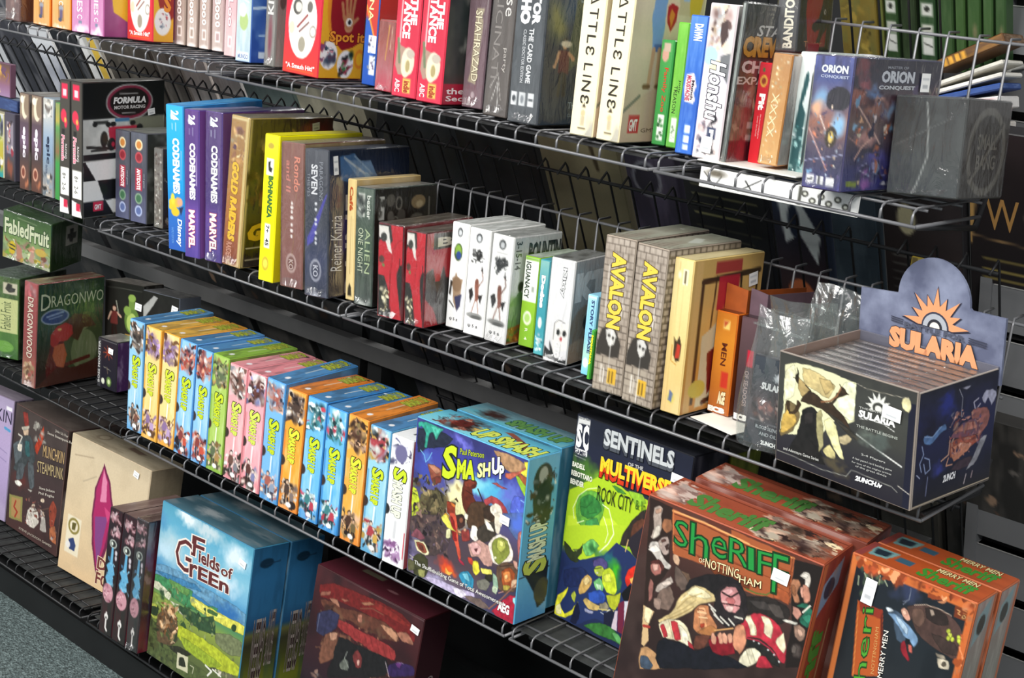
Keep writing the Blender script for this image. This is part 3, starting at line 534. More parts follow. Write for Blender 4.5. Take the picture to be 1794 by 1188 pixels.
'merry': [('g',['#1a1f28','#1c2228','#24262a','#2a2422','#241e1c']),('n',5,5,.5,'#12161c'),('b',.081,.047,.039,.023,'#4c5c44'),('b',.158,.055,.039,.023,'#4c5c44'),('b',.238,.045,.038,.023,'#4c5c44'),('b',.128,.126,.039,.023,'#4c5c44'),('b',.294,.062,.038,.022,'#4c5c44'),('b',.159,.085,.039,.023,'#4c5c44'),('l',[(.122,.057),(.156,.079)],.0111,'#8a9478'),('l',[(.18,.051),(.205,.081)],.011,'#8a9478'),('l',[(.249,.042),(.252,.077)],.011,'#8a9478'),('l',[(.289,.052),(.32,.069)],.0109,'#8a9478'),('l',[(.082,.077),(.09,.111)],.0111,'#8a9478'),('l',[(.163,.095),(.151,.122)],.0111,'#8a9478'),('b',.486,.069,.117,.049,'#2c3450'),('l',[(.503,.042),(.509,.082),(.47,.113)],.0054,'#6c7484'),('l',[(.466,.102),(.506,.088)],.0054,'#5c6478'),('c',[(.348,.157),(.415,.148),(.49,.156),(.555,.223),(.538,.263),(.474,.253),(.424,.193)],'#3a4a5c'),('c',[(.379,.174),(.428,.163),(.484,.169),(.56,.181),(.629,.207),(.649,.226),(.627,.254),(.573,.237),(.523,.23),(.477,.205)],'#6c8cae'),('c',[(.43,.168),(.486,.174),(.554,.194),(.553,.218),(.493,.202)],'#9cb4c8'),('c',[(.352,.153),(.397,.146),(.418,.154),(.377,.168)],'#c9d4dc'),('c',[(.464,.138),(.487,.124),(.525,.13),(.553,.153),(.535,.166),(.491,.158)],'#c08c78'),('c',[(.476,.138),(.501,.13),(.519,.143),(.494,.152)],'#d8a890'),('c',[(.502,.118),(.555,.095),(.64,.077),(.74,.072),(.844,.079),(.923,.107),(.972,.141),(.996,.216),(.938,.235),(.799,.227),(.702,.214),(.624,.196),(.558,.152)],'#4a3530'),('c',[(.644,.087),(.732,.08),(.813,.085),(.838,.114),(.758,.137),(.674,.127)],'#2c2220'),('c',[(.541,.115),(.626,.097),(.668,.14),(.638,.175),(.574,.161)],'#5c443a'),('l',[(.557,.097),(.64,.078),(.751,.073),(.844,.079)],.0076,'#a08c7c'),('c',[(.68,.091),(.707,.088),(.726,.104),(.701,.112)],'#a89484'),('c',[(.729,.173),(.912,.178),(.971,.21),(.845,.228)],'#3a2c28'),('c',[(.514,.262),(.542,.247),(.569,.279),(.615,.304),(.609,.317),(.557,.306),(.518,.285)],'#8a1c28'),('c',[(.57,.255),(.609,.252),(.626,.278),(.592,.28)],'#b8584c'),('c',[(.549,.236),(.582,.232),(.58,.253),(.551,.254)],'#14181c'),('a',7,.38,.52,.95,.98,60,.07,['#24381f','#34502c','#1a2818','#5c5c48','#2a221c','#8a8470']),('c',[(.811,.253),(.899,.247),(.907,.277),(.881,.283),(.838,.287)],'#b8ad98'),('c',[(.792,.237),(.86,.236),(.877,.249),(.81,.25)],'#8a8070'),('c',[(.886,.262),(.884,.269),(.872,.275),(.858,.276),(.849,.27),(.852,.262),(.863,.256),(.878,.256)],'#4c4438'),('c',[(.865,.137),(.863,.144),(.854,.15),(.842,.149),(.834,.144),(.836,.136),(.845,.131),(.857,.131)],'#b8c43c'),('c',[(.882,.15),(.881,.158),(.871,.163),(.859,.163),(.852,.157),(.853,.149),(.863,.144),(.875,.144)],'#b8c43c'),('c',[(.872,.164),(.87,.172),(.861,.177),(.849,.176),(.841,.171),(.843,.163),(.852,.158),(.864,.158)],'#b8c43c'),('c',[(.904,.162),(.903,.17),(.894,.175),(.882,.175),(.874,.169),(.875,.161),(.885,.156),(.897,.157)],'#b8c43c'),('c',[(.947,.147),(.946,.154),(.936,.16),(.925,.159),(.917,.154),(.918,.146),(.928,.141),(.94,.141)],'#b8c43c'),('c',[(.964,.16),(.963,.168),(.954,.173),(.942,.173),(.934,.167),(.936,.159),(.945,.154),(.957,.155)],'#b8c43c'),('c',[(.984,.179),(.983,.186),(.973,.191),(.961,.191),(.954,.185),(.955,.178),(.965,.173),(.976,.173)],'#b8c43c'),('c',[(.952,.157),(.951,.165),(.941,.17),(.929,.17),(.922,.164),(.923,.156),(.933,.151),(.945,.152)],'#b8c43c'),('c',[(.868,.148),(.867,.153),(.862,.156),(.856,.155),(.851,.151),(.852,.146),(.857,.143),(.863,.144)],'#dce060'),('c',[(.98,.174),(.979,.179),(.974,.182),(.968,.181),(.964,.178),(.964,.173),(.969,.169),(.975,.17)],'#dce060'),('p',[(.852,.037),(.956,.034),(.966,.08),(.861,.08)],'#6c3018'),('l',[(.875,.049),(.897,.05),(.885,.061),(.903,.063)],.0063,'#e0a868'),('c',[(.949,.066),(.947,.073),(.937,.077),(.925,.078),(.917,.073),(.919,.066),(.93,.061),(.942,.061)],'#d8a868'),('c',[(.941,.068),(.94,.071),(.935,.073),(.929,.073),(.925,.071),(.926,.068),(.932,.065),(.938,.065)],'#6c3018'),('l',[(.915,.041),(.948,.042)],.0052,'#c07840'),('l',[(.919,.051),(.947,.051)],.0052,'#c07840'),('p',[(.11,.169),(.33,.167),(.345,.199),(.4,.424),(.193,.472)],'#b0501f'),('p',[(.122,.169),(.33,.167),(.347,.204),(.151,.205)],'#8a2c1c'),('l',[(.134,.209),(.205,.47)],.0056,'#d88840'),('p',[(.33,.167),(.417,.42),(.397,.424),(.326,.203)],'#5c2014'),('q','Sheri',.238,.575,.171,.195,.325,.56,'#4a9a30',-.01,'#24401c'),('q','NOTTINGHAM',.341,.428,.304,.243,.368,.425,'#c89458',.0,None),('q','MERRY MEN',.399,.429,.371,.241,.438,.426,'#e8e4da',.0,'#141414'),('r',0,0,1,.035,'#c4642c'),('r',0,0,.045,1,'#c86c34'),('r',.95,0,1,1,'#c4622c'),('a',9,.0,.0,1,.045,34,.05,['#a84824','#e09060','#8c3c1c']),('a',19,.955,.0,1,1,30,.05,['#b85424','#d88050'])],
'smbig': [('g',['#3c3c84','#3c40a0','#50508c','#4a3c48','#4c3c44','#6a5c70']),('n',5,5,.55,'#262650'),('c',[(.011,.07),(.225,.03),(.346,.053),(.272,.121),(.12,.162),(.028,.219)],'#23283a'),('c',[(.007,.031),(.078,.013),(.247,.009),(.226,.038),(.185,.096),(.156,.056),(.122,.073),(.108,.165),(.083,.164),(.086,.083),(.045,.045),(.017,.069)],'#2f9a84'),('c',[(.128,.024),(.223,.015),(.183,.081),(.155,.049)],'#48b49c'),('b',.088,.316,.131,.127,'#3c48a8'),('b',.126,.216,.072,.048,'#4c6cc0'),('l',[(.05,.197),(.089,.218),(.106,.258)],.0068,'#6cb0dc'),('l',[(.159,.183),(.133,.23),(.106,.258)],.0059,'#6cb0dc'),('b',.427,.047,.101,.039,'#6c6cd0'),('b',.426,.426,.169,.202,'#f0e6a0'),('b',.43,.361,.102,.093,'#f4ecb0'),('b',.672,.274,.214,.083,'#6cc4d8'),('b',.783,.272,.189,.098,'#4aa8d4'),('b',.592,.266,.088,.046,'#7ccce0'),('b',.888,.241,.125,.104,'#5c6cc8'),('c',[(.701,.016),(.826,.009),(.999,.028),(.972,.065),(.893,.111),(.827,.106),(.756,.058)],'#a8805c'),('c',[(.83,.128),(.913,.097),(.961,.061),(1.0,.035),(.955,.093),(.877,.153),(.828,.152)],'#b85c48'),('c',[(.966,.015),(1.07,.008),(1.073,.111),(1.02,.104),(.944,.089),(.992,.052)],'#e8dc3c'),('c',[(.916,.119),(1.001,.117),(1.069,.157),(1.068,.225),(.992,.21),(.931,.153)],'#8cb830'),('c',[(.945,.096),(1.02,.104),(1.071,.134),(1.05,.171),(.983,.145),(.931,.115)],'#a0522c'),('c',[(.71,.221),(.758,.203),(.786,.21),(.852,.214),(.81,.226),(.754,.219)],'#a04848'),('c',[(.909,.235),(.994,.225),(1.075,.276),(1.078,.378),(.934,.423),(.889,.332)],'#4c5cc0'),('l',[(.97,.247),(1.008,.251),(1.037,.272)],.0048,'#8cc4f0'),('l',[(.928,.336),(.966,.34),(1.011,.356),(1.031,.388)],.0048,'#a4d4f4'),('l',[(.946,.308),(.975,.329)],.004,'#a4d4f4'),('l',[(1.032,.274),(1.033,.319),(1.065,.362)],.0048,'#8cc4f0'),('c',[(.125,.265),(.178,.25),(.265,.266),(.262,.346),(.205,.379),(.165,.342)],'#8a4a38'),('c',[(.132,.267),(.191,.25),(.254,.277),(.209,.305)],'#b87c60'),('c',[(.176,.339),(.246,.311),(.262,.346),(.205,.379)],'#6c3028'),('c',[(-.008,.458),(.041,.451),(.071,.5),(.103,.556),(.072,.615),(.011,.634)],'#b4c42c'),('l',[(.0,.48),(.051,.489)],.0044,'#22240c'),('l',[(.008,.61),(.066,.567)],.0044,'#22240c'),('l',[(.002,.492),(.038,.485)],.0044,'#22240c'),('b',.002,.438,.049,.033,'#7a8430'),('c',[(.082,.48),(.15,.428),(.244,.4),(.331,.423),(.319,.523),(.294,.624),(.019,.711),(.072,.615)],'#5c5438'),('a',31,.03,.34,.42,.62,60,.03,['#6c5c3c','#8a7c58','#3c3424','#a08c60','#4a3828','#2c2418']),('c',[(.466,.272),(.532,.245),(.578,.247),(.587,.276),(.55,.302),(.567,.344),(.607,.387),(.579,.443),(.537,.472),(.486,.44),(.46,.368)],'#5c2418'),('c',[(.472,.278),(.532,.249),(.574,.26),(.527,.297),(.481,.299)],'#7c3424'),('l',[(.496,.326),(.566,.337)],.005,'#2c1410'),('l',[(.6,.287),(.659,.356)],.0107,'#26201c'),('c',[(.55,.389),(.637,.355),(.716,.354),(.776,.39),(.773,.454),(.689,.5),(.546,.545),(.514,.479)],'#4a3424'),('c',[(.663,.386),(.726,.351),(.777,.398),(.729,.46),(.671,.446)],'#3a2a20'),('c',[(.658,.341),(.719,.295),(.796,.291),(.856,.327),(.898,.399),(.881,.44),(.853,.39),(.792,.347),(.724,.336),(.683,.364)],'#a03c40'),('c',[(.717,.362),(.767,.323),(.813,.333),(.843,.393),(.829,.456),(.775,.473),(.785,.419),(.732,.396)],'#ddd2c0'),('c',[(.677,.452),(.739,.449),(.775,.473),(.7,.497)],'#c4b49c'),('c',[(.289,.58),(.33,.519),(.381,.544),(.41,.588),(.306,.621)],'#c8902c'),('c',[(.333,.438),(.392,.436),(.432,.472),(.401,.514),(.342,.516)],'#8a3420'),('c',[(.368,.435),(.416,.445),(.407,.464),(.376,.457)],'#c86a2c'),('c',[(.415,.429),(.448,.411),(.466,.47),(.437,.519),(.416,.493)],'#e4dca0'),('c',[(.424,.507),(.479,.478),(.51,.496),(.5,.555),(.444,.577)],'#2a1c18'),('c',[(.492,.509),(.488,.522),(.474,.531),(.459,.531),(.452,.522),(.456,.509),(.47,.5),(.485,.5)],'#a06048'),('c',[(.501,.467),(.536,.464),(.528,.498),(.505,.498)],'#e8e0cc'),('c',[(-.012,.645),(.276,.547),(.388,.64),(.374,.73),(.257,.82),(.117,.849),(.031,.789)],'#4a3c3c'),('a',33,.03,.55,.4,.8,56,.028,['#6c5450','#2c2226','#8a6c60','#4a3438','#5c4c5c','#3c3038']),('b',.073,.811,.077,.094,'#6c6484'),('b',.086,.929,.09,.069,'#8a7cae'),('b',.274,.971,.136,.043,'#9c94b8'),('c',[(.015,.764),(.073,.697),(.157,.74),(.068,.768)],'#7c4450'),('c',[(.05,.783),(.146,.761),(.204,.811),(.175,.843),(.089,.84)],'#d8cfa4'),('c',[(.07,.789),(.134,.773),(.185,.813),(.155,.836),(.101,.828)],'#8a4430'),('c',[(.091,.796),(.136,.79),(.153,.82),(.114,.824)],'#5c2c24'),('c',[(.361,.513),(.409,.498),(.438,.54),(.464,.65),(.5,.748),(.479,.772),(.428,.661),(.394,.587)],'#c44a34'),('c',[(.375,.526),(.414,.547),(.453,.662),(.415,.657)],'#8c1c1c'),('c',[(.29,.56),(.337,.529),(.393,.579),(.447,.613),(.485,.618),(.421,.604),(.346,.602)],'#d8d050'),('c',[(.437,.582),(.495,.598),(.459,.609)],'#c89068'),('c',[(.348,.619),(.383,.599),(.396,.655),(.355,.676)],'#d8d4a0'),('c',[(.422,.503),(.494,.489),(.512,.542),(.456,.585)],'#3a2420'),('c',[(.492,.515),(.488,.529),(.475,.538),(.461,.537),(.454,.526),(.458,.512),(.471,.503),(.485,.504)],'#8a5038'),('c',[(.481,.585),(.551,.555),(.57,.616),(.501,.646)],'#8a3430'),('c',[(.532,.565),(.529,.575),(.517,.583),(.505,.583),(.499,.575),(.503,.564),(.514,.557),(.526,.557)],'#c48c70'),('c',[(.571,.523),(.619,.517),(.65,.573),(.618,.609),(.574,.598)],'#ece4d8'),('c',[(.63,.513),(.774,.435),(.794,.502),(.754,.556),(.654,.605),(.624,.565)],'#3c342c'),('c',[(.683,.455),(.743,.469),(.771,.502),(.712,.504)],'#e4dccc'),('c',[(.768,.388),(.824,.371),(.818,.503),(.782,.498)],'#d8cdb8'),('c',[(.835,.367),(1.042,.304),(1.061,.442),(.965,.488),(.865,.423)],'#4c6090'),('b',.972,.366,.087,.094,'#4c6cd0'),('c',[(.971,.446),(1.001,.417),(1.042,.432),(1.066,.528),(1.055,.653),(1.01,.652),(.979,.549)],'#a85c58'),('c',[(.983,.45),(1.02,.431),(1.039,.489),(1.009,.515)],'#c8938a'),('c',[(1.052,.461),(1.078,.532),(1.077,.646),(1.052,.589)],'#5c4c80'),('l',[(.999,.526),(1.051,.541)],.0034,'#3a2c38'),('c',[(.55,.647),(.652,.589),(.736,.595),(.779,.656),(.775,.715),(.705,.73),(.653,.697),(.594,.709)],'#b88c80'),('c',[(.561,.644),(.618,.609),(.668,.626),(.663,.678),(.604,.697)],'#d8a4a0'),('c',[(.606,.658),(.64,.643),(.632,.675)],'#5c2c30'),('c',[(.735,.587),(.763,.533),(.829,.5),(.893,.504),(.941,.561),(.942,.618),(.852,.681),(.783,.688),(.753,.639)],'#e0d4c4'),('c',[(.762,.57),(.787,.537),(.842,.512),(.895,.519),(.92,.576),(.893,.634),(.829,.684),(.784,.654)],'#7c8434'),('c',[(.811,.538),(.867,.524),(.884,.564),(.842,.602),(.805,.581)],'#b4b850'),('c',[(.828,.537),(.862,.534),(.86,.563),(.832,.564)],'#d8d878'),('c',[(.813,.646),(.81,.654),(.801,.66),(.791,.661),(.786,.655),(.789,.647),(.798,.641),(.808,.641)],'#dcdcb0'),('c',[(.82,.7),(.873,.658),(.95,.636),(1.0,.664),(1.02,.731),(.983,.801),(.896,.84),(.823,.816)],'#5c4434'),('c',[(.869,.717),(.932,.67),(.981,.695),(.969,.781),(.893,.816)],'#9c4820'),('c',[(.881,.721),(.935,.694),(.952,.738),(.905,.771)],'#d07c3c'),('c',[(.894,.733),(.921,.719),(.924,.739),(.902,.751)],'#e8b070'),('c',[(.89,.792),(.946,.777),(.938,.808),(.894,.824)],'#a8943c'),('l',[(.848,.691),(.952,.647)],.0069,'#3a2820'),('c',[(.948,.616),(.988,.619),(1.0,.664),(.964,.652)],'#c89484'),('c',[(.953,.745),(.996,.722),(1.002,.77),(.958,.785)],'#c4a080'),('c',[(.56,.728),(.595,.717),(.622,.741),(.67,.734),(.625,.766),(.575,.757)],'#b83c2c'),('c',[(.609,.737),(.656,.726),(.681,.78),(.644,.818),(.616,.794)],'#d8cc34'),('c',[(.684,.754),(.778,.739),(.782,.771),(.7,.782)],'#e0d45c'),('c',[(.735,.779),(.793,.767),(.787,.811),(.728,.815)],'#2c2820'),('c',[(.659,.847),(.727,.807),(.776,.823),(.748,.883),(.677,.891)],'#6c6a60'),('c',[(.791,.751),(.828,.764),(.847,.824),(.802,.839)],'#8aa890'),('c',[(.8,.823),(.842,.826),(.835,.87),(.799,.865)],'#b8c8a8'),('b',.375,.85,.121,.067,'#c83c28'),('b',.396,.869,.073,.042,'#e85c20'),('c',[(.369,.852),(.397,.877),(.44,.867),(.406,.9),(.368,.895)],'#f0a040'),('c',[(.489,.863),(.534,.822),(.582,.814),(.635,.847),(.63,.908),(.571,.92),(.518,.896)],'#2c84a8'),('c',[(.524,.842),(.572,.826),(.601,.867),(.553,.875)],'#6cb8cc'),('c',[(.465,.764),(.527,.765),(.542,.785),(.493,.785)],'#a82840'),('c',[(.056,.895),(.129,.845),(.197,.866),(.206,.942),(.172,.989),(.069,1.015)],'#3c3c24'),('c',[(.103,.959),(.18,.942),(.172,.989),(.12,.997)],'#8c8c50'),('l',[(.015,.891),(.056,.895),(.018,.921)],.0056,'#a8a498'),('c',[(.005,.921),(.059,.921),(.077,.968),(.013,.998)],'#5c5a3c'),('c',[(.184,.976),(.323,.954),(.5,.953),(.645,.928),(.637,.965),(.457,1.012),(.266,1.017)],'#b4a8c8'),('c',[(.451,.962),(.537,.949),(.577,.969),(.495,1.011)],'#d8d0e0'),('c',[(.809,.988),(.954,.836),(1.032,.825),(1.077,.907),(1.054,.99),(.941,1.007)],'#a81c34'),('c',[(.553,.978),(.696,.944),(.796,.976),(.704,1.009)],'#6c5a54'),('l',[(.784,.98),(.879,.888),(1.058,.677)],.0079,'#8c5c48'),('c',[(.978,.844),(1.074,.794),(1.079,.874),(.994,.88)],'#94dce4'),('c',[(1.001,.844),(1.033,.833),(1.026,.86)],'#3c8ca0'),('c',[(1.038,.823),(1.065,.813),(1.06,.864)],'#dcecec'),('l',[(.998,.648),(1.046,.673),(1.089,.739)],.0068,'#7cc4b8'),('l',[(.857,.854),(.895,.832)],.0052,'#c08878'),('t','AEG',.855,.895,.955,.955,'#f4eaea',0,.05,'#5c1018'),('q','The Shufflebuilding Game of Total Awesomeness!',.076,.902,.902,.888,.076,.937,'#f6f4ee',.0,'#2c2420'),('q','Paul Peterson',.418,.09,.628,.057,.419,.126,'#c4d62c',.0,'#2a3414'),('q','S',.271,.113,.396,.079,.271,.32,'#c6d828',.04,'#20281a'),('q','MA',.402,.16,.561,.126,.406,.279,'#c6d828',.05,'#20281a'),('q','SH',.581,.137,.691,.097,.587,.225,'#dfe69c',.04,'#20281a'),('q','U',.7,.07,.765,.048,.709,.171,'#f0f0ec',.05,'#20281a'),('q','P',.769,.096,.808,.085,.776,.176,'#f0f0ec',.04,'#20281a')],
'sent': [('g',['#1b1f33','#1c2036','#1c2236','#34502c','#8cb81c','#8cb81c','#1c2c5c','#182448'],[0,.2,.27,.33,.4,.6,.68,1]),('n',5,5,.2,'#0e1224'),('b',.133,.243,.198,.064,'#3f6a24'),('b',.29,.26,.155,.049,'#6c9c24'),('p',[(.006,.368),(.108,.315),(.272,.242),(.393,.237),(.506,.262),(.689,.263),(.706,.33),(.617,.394),(.489,.524),(.011,.643)],'#a8cc1c'),('p',[(.02,.492),(.226,.458),(.409,.415),(.511,.448),(.476,.527),(.018,.641)],'#c0dc28'),('c',[(.078,.433),(.106,.367),(.195,.325),(.279,.328),(.331,.375),(.318,.436),(.279,.505),(.186,.527),(.108,.501)],'#5ca034'),('c',[(.112,.395),(.186,.349),(.272,.359),(.31,.401),(.239,.455),(.142,.463)],'#2f7c34'),('c',[(.187,.475),(.279,.446),(.318,.495),(.249,.557),(.186,.527)],'#3c9048'),('l',[(.119,.424),(.174,.418),(.221,.378)],.0053,'#1f5c24'),('l',[(.208,.44),(.272,.418)],.0052,'#1f5c24'),('l',[(.078,.493),(.056,.446),(.094,.377),(.167,.328),(.246,.306)],.0053,'#e8f4c0'),('l',[(.316,.371),(.373,.379),(.422,.441),(.428,.498),(.386,.55)],.0062,'#f0f8d8'),('l',[(.336,.425),(.382,.473),(.377,.54)],.0052,'#f0f8d8'),('l',[(.11,.508),(.168,.483)],.0064,'#dff0b0'),('c',[(.372,.263),(.452,.26),(.509,.276),(.432,.286)],'#3c7c2c'),('c',[(.519,.259),(.634,.247),(.68,.279),(.597,.313)],'#88b828'),('c',[(.699,.303),(.607,.353),(.546,.426),(.502,.521),(.738,.462)],'#2c2420'),('c',[(.592,.4),(.66,.355),(.716,.37),(.738,.462),(.59,.499)],'#5c3424'),('p',[(.011,.544),(.542,.416),(.486,.506),(.401,.584),(.304,.627),(.18,.676),(.024,.657)],'#b0d020'),('c',[(.176,.598),(.273,.552),(.33,.566),(.289,.62),(.227,.643)],'#68b45c'),('l',[(.42,.445),(.442,.482),(.403,.541),(.337,.597)],.0069,'#f0f8d8'),('l',[(.37,.457),(.392,.494),(.377,.541)],.005,'#e8f4c8'),('c',[(.016,.623),(.075,.637),(.106,.651),(.166,.615),(.181,.589),(.185,.639),(.151,.669),(.171,.693),(.089,.699),(.033,.67)],'#2a341c'),('c',[(.09,.644),(.142,.631),(.132,.645)],'#6c7c3c'),('b',.299,.603,.076,.028,'#2c6c34'),('p',[(.038,.749),(.18,.676),(.378,.601),(.476,.516),(.594,.528),(.731,.57),(.781,.773),(.75,.853),(.557,.908),(.372,.916),(.187,1.005),(.005,1.012),(-.0,.863)],'#1c2c5c'),('b',.432,.605,.111,.041,'#1c5c6c'),('b',.485,.662,.086,.088,'#3cb01c'),('c',[(.047,.762),(.188,.71),(.273,.725),(.209,.8),(.065,.838)],'#182450'),('c',[(.283,.65),(.37,.621),(.413,.638),(.341,.671)],'#34254c'),('c',[(.296,.675),(.296,.647),(.355,.617),(.416,.623),(.418,.658),(.354,.668)],'#4a4078'),('c',[(.305,.687),(.327,.667),(.378,.654),(.407,.668),(.388,.698),(.352,.715),(.316,.706)],'#a8b838'),('l',[(.311,.686),(.373,.664)],.0051,'#1c2810'),('c',[(.322,.701),(.353,.69),(.343,.706)],'#dce4b0'),('c',[(.313,.75),(.365,.715),(.409,.732),(.405,.769),(.354,.783)],'#68b068'),('c',[(.334,.752),(.386,.746),(.391,.769),(.359,.774)],'#b4dcb0'),('c',[(.384,.681),(.441,.645),(.5,.672),(.527,.729),(.509,.763),(.444,.766),(.397,.735)],'#b8cc24'),('c',[(.4,.692),(.448,.672),(.47,.709),(.42,.722)],'#d0dc48'),('c',[(.447,.78),(.509,.763),(.561,.735),(.566,.783),(.538,.83),(.485,.827)],'#a8b020'),('c',[(.193,.819),(.214,.762),(.261,.729),(.301,.739),(.297,.769),(.254,.817),(.211,.836)],'#c09850'),('c',[(.222,.767),(.263,.738),(.287,.754),(.253,.781)],'#dcc080'),('c',[(.28,.81),(.378,.769),(.435,.783),(.432,.827),(.317,.851)],'#2448a0'),('c',[(.251,.862),(.273,.841),(.342,.844),(.404,.849),(.39,.875),(.298,.886)],'#b89c58'),('c',[(.395,.841),(.455,.813),(.486,.834),(.429,.871)],'#8c8468'),('l',[(.387,.865),(.527,.837)],.0091,'#c4b468'),('c',[(.273,.896),(.352,.885),(.342,.903),(.283,.912)],'#8a8ca8'),('l',[(.416,.875),(.45,.876),(.488,.84)],.0051,'#dcdcd8'),('c',[(.008,.898),(.058,.87),(.098,.829),(.093,.868),(.044,.933),(.096,.971),(.168,.921),(.206,.874),(.197,.928),(.107,.991),(.002,.997)],'#e4e02c'),('c',[(.007,.958),(.044,.933),(.069,.979),(.022,.992)],'#f0e8a0'),('c',[(.136,.871),(.162,.834),(.186,.85),(.175,.89)],'#b4c038'),('c',[(.199,.876),(.238,.924),(.212,.991),(.156,.992)],'#0e1430'),('p',[(.443,.874),(.513,.833),(.544,.854),(.532,.915),(.456,.929)],'#141830'),('c',[(.278,.979),(.415,.926),(.534,.921),(.646,.954),(.652,.981),(.573,.975),(.43,.988)],'#2f6c2c'),('c',[(.538,.942),(.589,.934),(.651,.974),(.585,.972)],'#58a058'),('c',[(.587,.657),(.602,.611),(.658,.582),(.722,.586),(.755,.668),(.708,.681),(.671,.635),(.622,.697),(.596,.683)],'#d82818'),('c',[(.625,.654),(.681,.622),(.72,.629),(.706,.674),(.655,.674)],'#e0a850'),('p',[(.568,.74),(.631,.68),(.746,.685),(.746,.734),(.601,.766)],'#0c0c10'),('p',[(.608,.768),(.732,.73),(.764,.806),(.75,.853),(.767,.976),(.704,.98),(.62,.847)],'#c8c8d0'),('l',[(.686,.8),(.684,.871),(.74,.97)],.0059,'#8c8c98'),('p',[(.555,.793),(.607,.765),(.62,.847),(.626,.924),(.58,.923)],'#6c1c38'),('p',[(.539,.833),(.561,.827),(.574,.924),(.527,.923)],'#c8b8c4'),('p',[(.559,.488),(.685,.382),(.731,.57),(.622,.536)],'#26202a'),('l',[(.57,.479),(.558,.538)],.0078,'#d8b070'),('p',[(.008,.007),(.117,.006),(.123,.185),(.014,.186)],'#dcdcdc'),('p',[(.024,.039),(.115,.035),(.122,.158),(.019,.161)],'#1c2036'),('q','S',.01,.046,.062,.045,.021,.157,'#f0f0f0',.05,None),('q','C',.066,.041,.12,.039,.083,.162,'#f0f0f0',.05,None),('q','GREATER THAN',.015,.012,.115,.008,.016,.023,'#1c2036',.0,None),('q','GAMES',.017,.166,.118,.166,.018,.187,'#1c2036',.02,None),('l',[(.017,.198),(.116,.199)],.0042,'#a8a8ac'),('q','BADELL',.012,.229,.129,.226,.012,.253,'#e0e0d0',.04,None),('q','REBOTTARO',.012,.269,.203,.265,.013,.295,'#e0e0d0',.04,None),('q','BENDER',.013,.31,.137,.306,.014,.336,'#e0e0d0',.04,None),('q','SENTINELS',.253,.034,.85,.021,.26,.116,'#4c5058',.04,'#0c0e18'),('q','SENTINELS',.258,.02,.851,.008,.263,.099,'#ccd0d2',.04,None),('q','OF THE',.488,.132,.617,.127,.49,.15,'#b8b8b8',.02,None),('q','MULTIVERSE',.258,.165,.852,.153,.26,.252,'#c83410',.05,'#180c08'),('q','MULTIVERSE',.258,.152,.855,.14,.262,.224,'#f0c828',.05,None),('q','ROOK CITY',.263,.29,.571,.283,.263,.361,'#1a220c',.0,None),('q','& In',.59,.282,.673,.277,.598,.327,'#3c6418',.0,None)],
